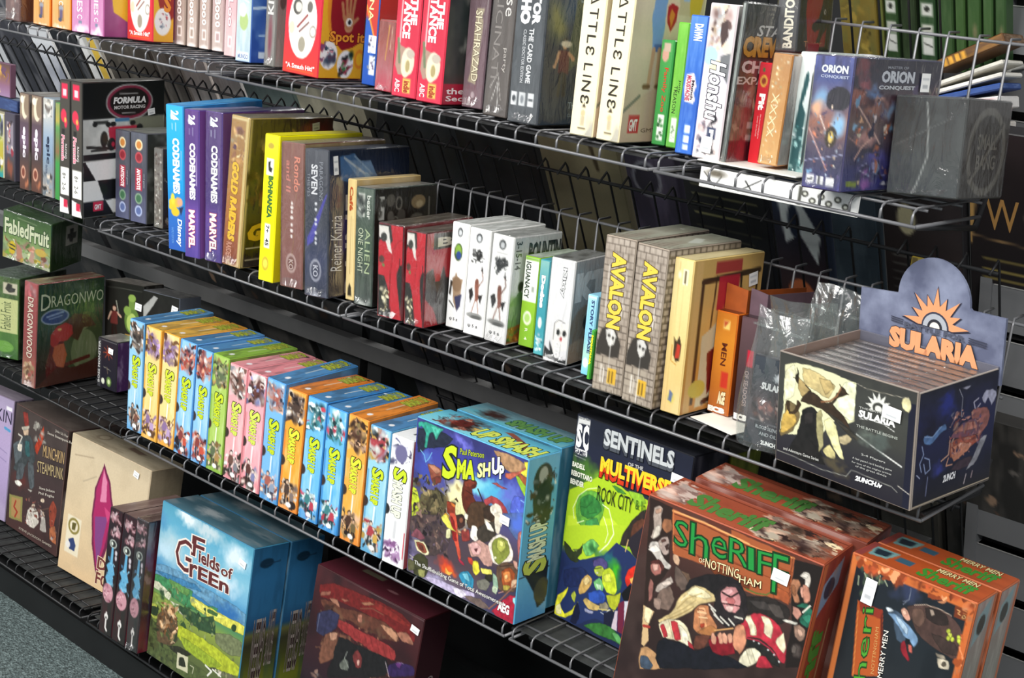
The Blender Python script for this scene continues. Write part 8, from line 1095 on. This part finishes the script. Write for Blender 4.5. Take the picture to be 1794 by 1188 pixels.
bag(-.650, .085, zb + .0006, .068, .162, .0, 7, .0, 'crumpled clear zip bag furthest back, its top flap folded towards the header board', False)
game_box(None, 'small dark card pack with a faint white sunburst logo, standing inside the front zip bag', '#2c2e34', [('g', ['#3a4048', '#343840', '#3c3438', '#4a3a3a', '#2c2c34', '#282a32']), ('star', .7, .2, .14, .08, 9, '#b8bcc0'), ('t', 'SULARIA', .3, .28, .98, .36, '#d8d8d8', 0, .05), ('a', 5, .1, .45, .95, .68, 24, .1, ['#6c4a48', '#a08c84', '#3a2c30', '#8a5c54']), ('l', [(.1, .72), (.9, .74)], .01, '#8a8c90'), ('t', 'BLOOD SILENCE', .3, .76, .95, .8, '#a8acb0', 0, .02), ('t', 'AND OIL', .42, .83, .9, .87, '#a8acb0', 0, .02), ('t', '2UNCH', .5, .92, .9, .97, '#f0f0f0', 0, .05)],
         place=(2, -.653, -.005, zb + .0015, 0, 0, .02, .044, .009, .098), stick=[('front', .9, .17, .012, .012, 4)], cat='card pack', name='card_pack')
pw = new_obj('paper_sheet', [(-.735, .018, 0), (-.672, .004, 0), (-.66, .09, 0), (-.72, .1, 0), (-.735, .018, .0006), (-.672, .004, .0006), (-.66, .09, .0006), (-.72, .1, .0006)],
             [(3, 2, 1, 0), (4, 5, 6, 7), (0, 1, 5, 4), (1, 2, 6, 5)], solid('white_paper', '#e6e2d8', .7), None, (0, 0, zdeck(2, -.7) - .0002))
tag(pw, 'white paper sheet lying on the second shelf under the orange card display box', 'paper sheet')
# ------------------------------------------------------------------ wire shelves
class Tubes:
    def __init__(s): s.v = []; s.f = []
    def add(s, pts, r, n=6):
        P = [Vector(p) for p in pts]; b = len(s.v); k = len(P)
        for i, p in enumerate(P):
            t = (P[min(i + 1, k - 1)] - P[max(i - 1, 0)]).normalized()
            a = Vector((0, 0, 1)) if abs(t.z) < .9 else Vector((1, 0, 0))
            u = t.cross(a).normalized(); v = t.cross(u)
            for j in range(n):
                q = 2 * math.pi * j / n; s.v.append(tuple(p + u * math.cos(q) * r + v * math.sin(q) * r))
        for i in range(k - 1):
            for j in range(n):
                a = b + i * n + j; c = b + i * n + (j + 1) % n; s.f.append((a, c, c + n, a + n))
        s.f.append(tuple(range(b + n - 1, b - 1, -1))); s.f.append(tuple(range(b + (k - 1) * n, b + k * n)))
    def build(s, name, mat, parent, loc):
        v = [(x - loc[0], y - loc[1], z - loc[2]) for x, y, z in s.v]
        o = new_obj(name, v, s.f, mat, parent)
        for p in o.data.polygons: p.use_smooth = True
        return o
RW = .0015
M_LIN = solid('black_liner_board', '#1a1a1b', .7, 0, 30, .2); M_LIN2 = solid('charcoal_liner_board', '#2e3030', .8, 0, 60, .3)
def wire_shelf(row, x0, x1, depth, fence, label, group, mat, liner=None):
    loc = (x0, 0, zrail(row, x0)); rt = empty('wire_shelf', loc); tag(rt, label, 'wire shelf', group)
    zt = lambda x, y: zdeck(row, x, y) - RW - .0004
    D = Tubes(); Fn = Tubes(); Rl = Tubes()
    n = int((x1 - x0) / .0322); xs = [x0 + .004 + i * (x1 - x0 - .008) / n for i in range(n + 1)]
    for x in xs:
        D.add([(x, 0, zrail(row, x)), (x, -.0008, zrail(row, x) + LIP * .55), (x, .002, zt(x, 0) - .0035), (x, .007, zt(x, .007) - .0004), (x, .014, zt(x, .014)), (x, depth, zt(x, depth))], RW)
        if fence:
            Fn.add([(x, depth, zt(x, depth)), (x, depth + .003, zt(x, depth) + .012), (x, depth + .003, zt(x, depth) + fence - .008), (x, depth + .006, zt(x, depth) + fence - .001), (x, depth + .03, zt(x, depth) + fence)], RW)
    for y in (.024, depth * .36, depth * .68, depth):
        D.add([(x0, y, zt(x0, y) - 2 * RW), (x1, y, zt(x1, y) - 2 * RW)], RW * 1.1)
    if fence:
        for k in (.5, .985): Fn.add([(x0 - .004, depth + .003 + 2 * RW, zt(x0, depth) + fence * k - .003), (x1 + (.02 if k > .9 else 0), depth + .003 + 2 * RW, zt(x1, depth) + fence * k - .003)], RW * 1.3)
    Rl.add([(x0 - .001, -.0005, zrail(row, x0)), (x1 + .001, -.0005, zrail(row, x1))], RW * 1.35)
    for x in (x0, x1): Rl.add([(x, 0, zrail(row, x)), (x, depth, zrail(row, x) + math.tan(PITCH[row]) * depth)], RW * 1.35)
    if liner:  # dark board: a mat in places, elsewhere added to darken the deck
        P_ = [(x, y, zt(x, y) - .0052 - t) for t in (0, .002) for (x, y) in ((x0 + .006, .012), (x1 - .006, .012), (x1 - .006, depth - .004), (x0 + .006, depth - .004))]
        ln = new_obj('shelf_liner', [(a - loc[0], b - loc[1], c - loc[2]) for a, b, c in P_], [(0, 1, 2, 3), (7, 6, 5, 4), (0, 4, 5, 1), (1, 5, 6, 2), (2, 6, 7, 3), (3, 7, 4, 0)], liner, rt)
    D.build('wire_deck', mat, rt, loc); Rl.build('front_rail', mat, rt, loc)
    if fence: Fn.build('back_fence', mat, rt, loc)
    # bracket arms that carry the shelf, one at each end
    for x in (x0 + .01, x1 - .01):
        B = Tubes(); zr = zrail(row, x)
        B.add([(x, .03, zr - .004), (x, depth + .02, zr - .016), (x, depth + .035, zr + .02)], .0035, 8)
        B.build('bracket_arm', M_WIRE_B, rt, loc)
    return rt
GS = 'wire shelves of the rack'
wire_shelf(1, -2.62, -1.653, .15, .0, 'left section of the topmost wire shelf, under the orange and pink boxes', GS, M_WIRE)
wire_shelf(1, -1.628, -.822, .15, .0, 'middle section of the topmost wire shelf, under the crimson and cream boxes', GS, M_WIRE, M_LIN)
wire_shelf(1, -.812, -.506, .16, .166, 'right end section of the topmost wire shelf with a tall back fence', GS, M_WIRE)
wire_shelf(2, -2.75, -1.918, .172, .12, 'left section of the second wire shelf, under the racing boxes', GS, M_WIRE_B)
wire_shelf(2, -1.908, -1.305, .16, .0, 'middle section of the second wire shelf, under the matching word games', GS, M_WIRE, M_LIN)
wire_shelf(2, -1.297, -.447, .16, .168, 'right section of the second wire shelf, with a tall back fence', GS, M_WIRE, M_LIN)
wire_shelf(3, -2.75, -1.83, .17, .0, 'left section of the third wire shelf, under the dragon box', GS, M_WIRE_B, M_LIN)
wire_shelf(3, -1.82, -.955, .19, .0, 'middle section of the third wire shelf, under the slim expansion boxes', GS, M_WIRE, M_LIN)
wire_shelf(3, -.945, -.30, .19, .0, 'right section of the third wire shelf, under the market stall boxes', GS, M_WIRE, M_LIN2)
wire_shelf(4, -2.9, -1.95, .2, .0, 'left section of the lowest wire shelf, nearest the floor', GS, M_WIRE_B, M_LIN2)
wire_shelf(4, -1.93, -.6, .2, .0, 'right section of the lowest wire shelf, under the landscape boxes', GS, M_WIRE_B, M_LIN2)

# ------------------------------------------------------------------ room shell
def slab(name, x0, x1, y0, y1, z0, z1, mat, kind='structure'):
    V = [(x, y, z) for x in (x0, x1) for y in (y0, y1) for z in (z0, z1)]
    F = [(0, 1, 3, 2), (4, 6, 7, 5), (0, 4, 5, 1), (2, 3, 7, 6), (0, 2, 6, 4), (1, 5, 7, 3)]
    o = new_obj(name, V, F, mat)
    if kind: o['kind'] = kind
    return o
FZ = -1.285
cm, nt, bs = nodes_of('speckled_carpet')
tc = nt.nodes.new('ShaderNodeTexCoord'); vo = nt.nodes.new('ShaderNodeTexVoronoi'); vo.inputs['Scale'].default_value = 240
no = nt.nodes.new('ShaderNodeTexNoise'); no.inputs['Scale'].default_value = 150; no.inputs['Detail'].default_value = 6; no.inputs['Roughness'].default_value = .8
rp = nt.nodes.new('ShaderNodeValToRGB'); e = rp.color_ramp.elements
e[0].position = .36; e[0].color = (*lin(hx('#2b3333')), 1); e[1].position = .72; e[1].color = (*lin(hx('#93a3a3')), 1)
q = rp.color_ramp.elements.new(.52); q.color = (*lin(hx('#566464')), 1)
nt.links.new(tc.outputs['Object'], no.inputs['Vector']); nt.links.new(tc.outputs['Object'], vo.inputs['Vector'])
nt.links.new(no.outputs['Fac'], rp.inputs['Fac']); nt.links.new(rp.outputs['Color'], bs.inputs['Base Color'])
bp = nt.nodes.new('ShaderNodeBump'); bp.inputs['Strength'].default_value = .8; bp.inputs['Distance'].default_value = .004
nt.links.new(vo.outputs['Distance'], bp.inputs['Height']); nt.links.new(bp.outputs['Normal'], bs.inputs['Normal']); bs.inputs['Roughness'].default_value = .95
slab('floor', -6, 3, -4, 3.4, FZ - .05, FZ, cm)
M_DARK = solid('black_metal', '#141415', .5, .0, 12, .2)
M_CHAR = solid('charcoal_laminate', '#2c2d2e', .45, .0, 10, .15)
slab('wall_back', -6, 3, 3.4, 3.45, FZ, 2.2, M_DARK)
slab('baseboard_rack', -3.4, 0, .03, .075, FZ, FZ + .055, M_DARK)
slab('wall_partition', -3.4, .1, .47, .485, FZ, -.45, M_DARK)
slab('trim_1', -3.2, -.55, .30, .325, -.640, -.612, solid('dark_grey_beam', '#6a6a6a', .5, .1, 20, .1))
slab('trim_2', -3.2, -.55, .30, .325, -1.13, -1.10, M_CHAR)
for k, (x, wd) in enumerate(((-1.66, .05), (-1.59, .035))): slab('trim_%d' % (k + 3), x, x + wd, .335, .36, FZ, .3, M_CHAR)
# end panel of the neighbouring slat wall: grey boards parted by dark grooves
sl = empty('slat_wall_panel', (-.58, .33, FZ)); tag(sl, 'tall grey slat wall panel with dark horizontal grooves at the right edge', 'slat wall')
M_SLAT = solid('grey_slat_laminate', '#68696b', .5, .1, 8, .08); M_GRV = solid('dark_groove', '#19191a', .6); M_EDGE = solid('pale_groove_lip', '#a5a5a2', .4, .3)
def edge(z): return -.585 + .131 * (.04 - z)
zt = .045 + .0628 * 4; grv = [zt - .0628 * k for k in range(24)]
for k in range(len(grv) - 1):
    za, zb_ = grv[k] - .010, grv[k + 1]
    V = []
    for y in (.315, .33):
        V += [(edge(zb_), y, zb_), (.45, y, zb_), (.45, y, za), (edge(za), y, za)]
    V = [(x + .58, y - .33, z - FZ) for x, y, z in V]
    o = new_obj('slat_board', V, [(0, 1, 2, 3), (7, 6, 5, 4), (3, 2, 6, 7), (0, 4, 5, 1), (0, 3, 7, 4), (1, 5, 6, 2)], M_SLAT, sl)
    V = [(edge(za) + .012, .314, za), (.45, .314, za), (.45, .314, za - .0012), (edge(za) + .012, .314, za - .0012), (edge(za) + .012, .33, za), (.45, .33, za), (.45, .33, za - .0012), (edge(za) + .012, .33, za - .0012)]
    o = new_obj('groove_lip', [(x + .58, y - .33, z - FZ) for x, y, z in V], [(3, 2, 1, 0), (4, 5, 6, 7), (0, 1, 5, 4), (2, 3, 7, 6), (0, 4, 7, 3)], M_EDGE, sl)
V = []
for y in (.334, .35): V += [(edge(FZ), y, FZ), (.45, y, FZ), (.45, y, .35), (edge(.35), y, .35)]
new_obj('groove_backing', [(x + .58, y - .33, z - FZ) for x, y, z in V], [(0, 1, 2, 3), (7, 6, 5, 4), (0, 3, 7, 4)], M_GRV, sl)
V = []
for y in (.312, .345): V += [(edge(FZ) - .004, y, FZ), (edge(FZ) + .010, y, FZ), (edge(.35) + .010, y, .35), (edge(.35) - .004, y, .35)]
new_obj('edge_strip', [(x + .58, y - .33, z - FZ) for x, y, z in V], [(0, 1, 2, 3), (7, 6, 5, 4), (0, 3, 7, 4), (1, 5, 6, 2)], M_SLAT, sl)
# pale hook in a groove
H_ = Tubes(); H_.add([(-.545, .315, -.03), (-.552, .29, -.034), (-.562, .255, -.085), (-.565, .25, -.10)], .003, 8)
hk = H_.build('display_hook', solid('cream_plastic', '#bdbbb4', .4), None, (-.545, .315, -.03)); hk.location = (-.545, .315, -.03)
tag(hk, 'pale bent display hook in a groove of the slat wall', 'hook')

# ------------------------------------------------------------------ the other side of the rack: leaning fences and leaning boxes seen from behind
TL_ = math.radians(28)
def rear_fence(row_z, x0, x1, label, y=.235, length=.32, slope=.018):
    rt = empty('rear_wire_fence', (x0, y, row_z)); tag(rt, label, 'wire fence', 'leaning wire fences on the far side of the rack')
    A = Tubes(); loc = (x0, y, row_z)
    def P(x, s, o=0): return (x, y + math.sin(TL_) * s + o, row_z + slope * -(x - x0) / (x1 - x0) * (x1 - x0) - math.cos(TL_) * s)
    n = int((x1 - x0) / .036)
    for i in range(n + 1):
        x = x0 + i * (x1 - x0) / n
        A.add([P(x - .002, .0, -.024), P(x, -.018, -.002), P(x, -.012), P(x, length)], .0016)
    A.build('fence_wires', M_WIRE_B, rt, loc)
    B = Tubes()
    for s in (0, .17): B.add([P(x0, s, -.003), P(x1, s, -.003)], .0026)
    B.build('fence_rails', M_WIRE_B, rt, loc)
rear_fence(-.213, -2.7, -.50, 'leaning black wire fence behind the second shelf, with zigzag hooked tops')
rear_fence(-.52, -1.42, -.50, 'leaning black wire fence behind the third shelf, with zigzag hooked tops', y=.26)
rear_fence(.075, -.84, -.62, 'leaning black wire fence behind the topmost shelf', y=.206)
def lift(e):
    """print colours raised to make up for weak light on these boxes"""
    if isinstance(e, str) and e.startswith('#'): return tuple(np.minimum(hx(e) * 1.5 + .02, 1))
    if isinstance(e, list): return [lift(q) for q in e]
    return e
def rear(x0, x1, ztop, zbot, ytop, col, lay, label, group, th=.02, cat='game box', cell=.003):
    """a box leaning against the far side, its back turned to us"""
    L = (ztop - zbot) / math.cos(TL_)
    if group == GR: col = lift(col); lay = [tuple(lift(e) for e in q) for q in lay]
    return game_box(None, label, col, lay, place=(1, x0, ytop + L * math.sin(TL_), zbot, TL_, 0, 0, x1 - x0, th, L), cell=cell, gloss=False, cat=cat, group=group, name='leaning_box')
GR = 'boxes leaning on the far side of the rack'
def lines(c, n, a, b_, u0=.1, u1=.9): return [('l', [(u0, a + (b_ - a) * i / max(1, n - 1)), (u1 - .1 * (i % 3), a + (b_ - a) * i / max(1, n - 1))], .012, c) for i in range(n)]
R1 = [(-2.75, -2.60, '#26262a', plain('#26262c', 3, .3), 'dark box leaning far left behind the second shelf'),
      (-2.595, -2.515, '#c9c9d0', [('g', ['#2c2c30', '#8a8a8c', '#a0a2aa', '#8c8e98', '#a8aab4'], [0, .1, .3, .5, 1])] + lines('#2a2a2c', 5, .04, .28, 0, 1) + [('p', [(0, .66), (1, .4), (1, 1), (0, 1)], '#7f828e')], 'pale grey striped box leaning behind the brown slim card boxes'),
      (-2.505, -2.41, '#141518', plain('#16171b', 3, .3) + [('r', .6, .5, .72, .58, '#b8b8b0')], 'black box with one tiny white mark, leaning right of the pale striped one'),
      (-2.405, -2.335, '#8c8880', [('g', ['#6c6c68', '#a8a8a4', '#a09c94']), ('r', .55, .2, .9, .8, '#c08a30'), ('r', .0, .2, .3, .8, '#c8c8c6'), ('r', .1, .84, 1, .95, '#b8a89c')], 'grey and amber striped box leaning above the left racing box'),
      (-2.325, -2.16, '#34302c', plain('#38342f', 5, .6, '#5c5850'), 'mottled dark brown box leaning behind the racing boxes'),
      (-2.15, -2.075, '#4c4844', plain('#4c4843', 6, .6, '#6c6864'), 'dusty taupe box leaning behind the racing boxes'),
      (-2.065, -1.99, '#8c8884', [('g', ['#6c6a66', '#8f8b88', '#7d7874']), ('n', 5, 6, .5, '#a8a4a0'), ('r', 0, .55, 1, 1, '#4a2c2c')], 'grey topped maroon bottomed box leaning left of the sky blue word game'),
      (-1.98, -1.90, '#a09a96', [('g', ['#5c5c5a', '#8c8884', '#9c9490']), ('n', 5, 6, .5, '#c0bab4'), ('r', .1, .5, .9, 1, '#a8a29c')], 'pale grey box leaning behind the sky blue word game'),
      (-1.89, -1.755, '#3f4a48', [('g', ['#3c4644', '#4a5654', '#3c4646']), ('n', 5, 6, .4, '#5c6866')], 'grey green box leaning above the purple word games'),
      (-1.745, -1.60, '#7d7a68', [('g', ['#4c4c46', '#8c8874', '#6c6a5c']), ('n', 5, 6, .3, '#a09c88')], 'beige box leaning above the gold edged box'),
      (-1.535, -1.385, '#1b1d1f', plain('#1d2022', 4, .4, '#2c2f32'), 'plain black box leaning above the dark navy box'),
      (-1.375, -1.215, '#141416', plain('#16171a', 4, .4, '#242628') + [('l', [(.4, .3), (.5, .34)], .02, '#5c5e60')], 'large black box leaning behind the yellow card game'),
      (-1.205, -1.06, '#575240', [('g', ['#5c5742', '#615b45', '#544f3c', '#4a4534']), ('n', 5, 5, .3, '#6c6650'), ('l', [(.65, .2), (.72, .4)], .05, '#2c2418')], 'olive khaki box leaning behind the red and black hand boxes'),
      (-1.05, -.965, '#2c2834', plain('#2b2733', 5, .5, '#4c4458') + [('o', .4, .4, .3, .08, '#5c5c64', .2, '#22202a')], 'dark violet box leaning between the olive box and the black lettered one'),
      (-.955, -.83, '#141416', [('g', ['#161618', '#1a1a1c', '#131315']), ('t', 'BABEL', .1, .08, .95, .22, '#6f6a58', 0, .0)] + lines('#7d7a50', 6, .3, .5) + lines('#4c4a38', 6, .56, .74), 'black box with faint yellowish lines of print, leaning left of the navy box'),
      (-.82, -.745, '#1a2130', [('g', ['#1a2233', '#1c2536', '#241c20', '#3c2420']), ('p', [(.1, .35), (.4, .3), (.9, .5), (.8, .62), (.5, .5), (.2, .55)], '#a0a8b4'), ('e', .4, .45, .12, .07, '#1a2130'), ('e', .4, .8, .3, .1, '#8a4a2c')], 'navy box with a pale bird like mark, leaning above the western box'),
      (-.735, -.675, '#2a343c', plain('#2c363e', 5, .5, '#46525a'), 'slate blue box leaning above the western box'),
      (-.665, -.565, '#1c1a1c', [('g', ['#1e1c1e', '#241e1e', '#1a181a']), ('e', .3, .35, .12, .06, '#8a8468')] + lines('#4c4c48', 7, .5, .7) + [('r', .6, .62, .9, .8, '#a8703c')], 'dark box with an orange patch leaning left of the arched header board')]
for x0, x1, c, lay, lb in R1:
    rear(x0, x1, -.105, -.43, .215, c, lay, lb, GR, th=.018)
# black box with two golden letters beside the slat wall
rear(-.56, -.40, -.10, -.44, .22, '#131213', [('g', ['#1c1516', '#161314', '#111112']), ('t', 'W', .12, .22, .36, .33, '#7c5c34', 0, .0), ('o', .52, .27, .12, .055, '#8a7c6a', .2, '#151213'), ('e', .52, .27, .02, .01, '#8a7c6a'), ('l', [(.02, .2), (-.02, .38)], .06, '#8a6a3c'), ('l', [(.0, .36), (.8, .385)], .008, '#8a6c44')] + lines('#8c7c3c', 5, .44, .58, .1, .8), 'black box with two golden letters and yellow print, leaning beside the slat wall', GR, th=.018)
R2 = [(-2.62, -2.44), (-2.42, -2.22), (-2.2, -1.98), (-1.96, -1.8), (-1.78, -1.6), (-1.52, -1.32), (-1.30, -1.16), (-1.15, -1.0), (-.99, -.86), (-.85, -.74), (-.73, -.64), (-.63, -.55), (-.54, -.44)]
N2 = ['far left above the dragon box', 'above the dragon box', 'behind the potion boxes', 'behind the blue end of the slim row', 'behind the pink slim expansion boxes', 'behind the orange slim expansion boxes', 'behind the three white boxes', 'under the white cat box', 'under the stone wall boxes', 'under the western box', 'under the orange card display', 'under the counter display', 'right of the counter display']
C2 = ['#1e1e20', '#232325', '#1c1d1f', '#242322', '#1d1e20', '#26262a', '#1c1c1d', '#26231f', '#1a1b1d', '#2c2a28', '#262423', '#34322e', '#201f1e']
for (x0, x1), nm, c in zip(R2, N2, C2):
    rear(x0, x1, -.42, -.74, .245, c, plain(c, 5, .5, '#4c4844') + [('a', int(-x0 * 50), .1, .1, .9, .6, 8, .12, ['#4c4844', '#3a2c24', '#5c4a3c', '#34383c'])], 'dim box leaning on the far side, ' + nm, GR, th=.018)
# green books and white cards above the topmost shelf, right
GB = 'green spined books on the far side of the rack'
gx = [(-.76, -.712, '#7c6a2c'), (-.709, -.704, '#6c7238'), (-.702, -.685, '#2f4a26'), (-.682, -.662, '#24331c'), (-.659, -.639, '#2c4a2c'), (-.637, -.618, '#35522c'), (-.616, -.604, '#3c5c2e'), (-.602, -.586, '#35552a'), (-.584, -.572, '#3a5a30'), (-.57, -.557, '#33502c')]
GN = ['mustard book with faded panels, first at the left of the green row', 'olive book beside the mustard one', 'dark green book with a white label near its middle', 'blackish green book with a small label', 'green book with a white two panel label, fifth in the row',
      'green book right of the one with the two panel label', 'mid green book, seventh in the row', 'mid green book, third from the slat wall', 'mid green book, second from the slat wall', 'green book closest to the slat wall']
for k, ((x0, x1, c), nm) in enumerate(zip(gx, GN)):
    lay = plain(c, 20 + k, .35, '#556b46')
    if k == 0: lay += [('a', 4, .1, .5, .9, .95, 12, .2, ['#a08a3c', '#8a7430', '#5c5024'])]
    if k in (2, 4): lay += [('r', .1, .53, .9, .62, '#c9ccc4'), ('r', .1, .68, .9, .76, '#b8bcb0'), ('r', .1, .77, .9, .9, '#d8dad4'), ('l', [(.25, .82), (.8, .84)], .08, '#22241e'), ('e', .5, .57, .2, .02, '#2c2e28')]
    if k in (7, 9): lay += [('b', .6, .7, .3, .08, '#6c6c4c')]
    rear(x0, x1 - .001, .11, -.045, .218, c, lay, nm, GB, th=.02, cat='book', cell=.002)
wl = [(-.850, -.81), (-.822, -.79), (-.80, -.77), (-.779, -.74)]
for k, (x0, x1) in enumerate(wl):
    game_box(None, ['white card block with a curled top', 'plain white card block, second from left', 'plain narrow white card block', 'white card block with a torn looking top edge'][k] + ' above the space battle box', '#dfe1e4', plain('#d6d8dc', k, .2),
             top=plain('#f2f2f2', 3, .2), place=(1, x0 + .14, .178, zdeck(1, -.7), 0, 0, .0, (x1 - x0) * .66, .03, .124 + .004 * (k % 2)), cat='card block', name='card_block', gloss=False, group='white card blocks behind the space battle box')
MG = [('#5c3c1c', '#e0a030', 'orange and brown'), ('#d8d4c8', '#f0ece2', 'cream'), ('#e6e2da', '#c9c4b8', 'off white'), ('#2c4a8c', '#4c6cac', 'blue'), ('#e4e0dc', '#c84a5c', 'white with red lettering'), ('#d8d0c8', '#8a3c48', 'pale with dark red print')]
for k, (c, c2, nm) in enumerate(MG):
    lay = [('g', [c, c]), ('n', k + 3, 5, .3, c2)]
    if k == 4: lay += [('a', 5, .05, .2, .95, .8, 14, .3, ['#c83c50', '#a82c44'])]
    if k == 5: lay += [('a', 6, .05, .2, .8, .85, 10, .3, ['#a83c50', '#7c2c3c'])]
    if k == 0: lay += [('r', .05 + .09 * q, .1, .11 + .09 * q, .9, '#e0a030') for q in range(5)]
    game_box(None, nm + ' magazine in the fanned stack behind the back fence, ' + ['topmost', 'second from top', 'third from top', 'fourth from top', 'fifth from top', 'lowest'][k], c, lay, right=plain(c, k, .2), top=lay[:2],
             place=(1, -.606, .215 - .001 * k, (-.046, -.063, -.0715, -.080, -.0935, -.112)[k], 0, -(.50, .44, .38, .32, .24, .14)[k], 0, .082, .06, (.012, .005, .005, .007, .013, .012)[k]), cat='magazine', name='magazine', gloss=False, group='fanned magazines behind the back fence')
# yellow numbered tag clipped above the header board
game_box(None, 'small yellow numbered tag clipped to the rear fence above the arched header board', '#b8a03c', [('g', ['#b8a44c', '#c4b05c']), ('t', '30', .5, .2, .85, .75, '#2a2418', 0, .03), ('r', 0, 0, .2, 1, '#6c5a1c')], place=(1, -.600, .228, -.268, 0, 0, 0, .038, .002, .016), cat='tag', name='price_tag')
# folded white leaflet hanging under the topmost shelf, behind its front lip
zl = zrail(1, -.7)
s = Sheets(); W_, H__ = .19, .022
V, F = body_verts(W_, .0012, H__, .0003); s.add(V, F, np.tile(hx('#e9e9e6'), (len(V), 1)))
s.sheet((0, 0, H__), (1, 0, 0), (0, 0, -1), W_, H__, [('g', ['#f0f0ee', '#eeeeec']), ('l', [(.02, .2), (.1, .9), (.14, .3)], .06, '#3a3a38'), ('l', [(.26, .9), (.4, .1)], .07, '#1c1c1c'), ('l', [(.3, .3), (.34, .7)], .08, '#2c2c2c')] +
        [('o', .68 + .05 * q, .35 + .3 * (q % 2), .022, .17, '#4c4c44', .5, '#e6e6da') for q in range(6)] + [('r', .64, 0, .66, 1, '#5c5c54'), ('b', .1, .2, .1, .3, '#6c6456')], .0012)
lf = s.build('paper_leaflet', M_PRINT); lf.location = (-.766, .02, zl - .008)
tag(lf, 'white leaflet with black scrawls behind the front lip of the topmost shelf', 'leaflet')

ty = game_box(None, 'thin white card tray under the red slim and orange tan boxes on the topmost shelf', '#e6e4dc', None, place=(1, -.768, .012, zdeck(1, -.72) + .0002, 0, .0, 0, .122, .13, .0016), cat='card tray', name='card_tray', gloss=False)
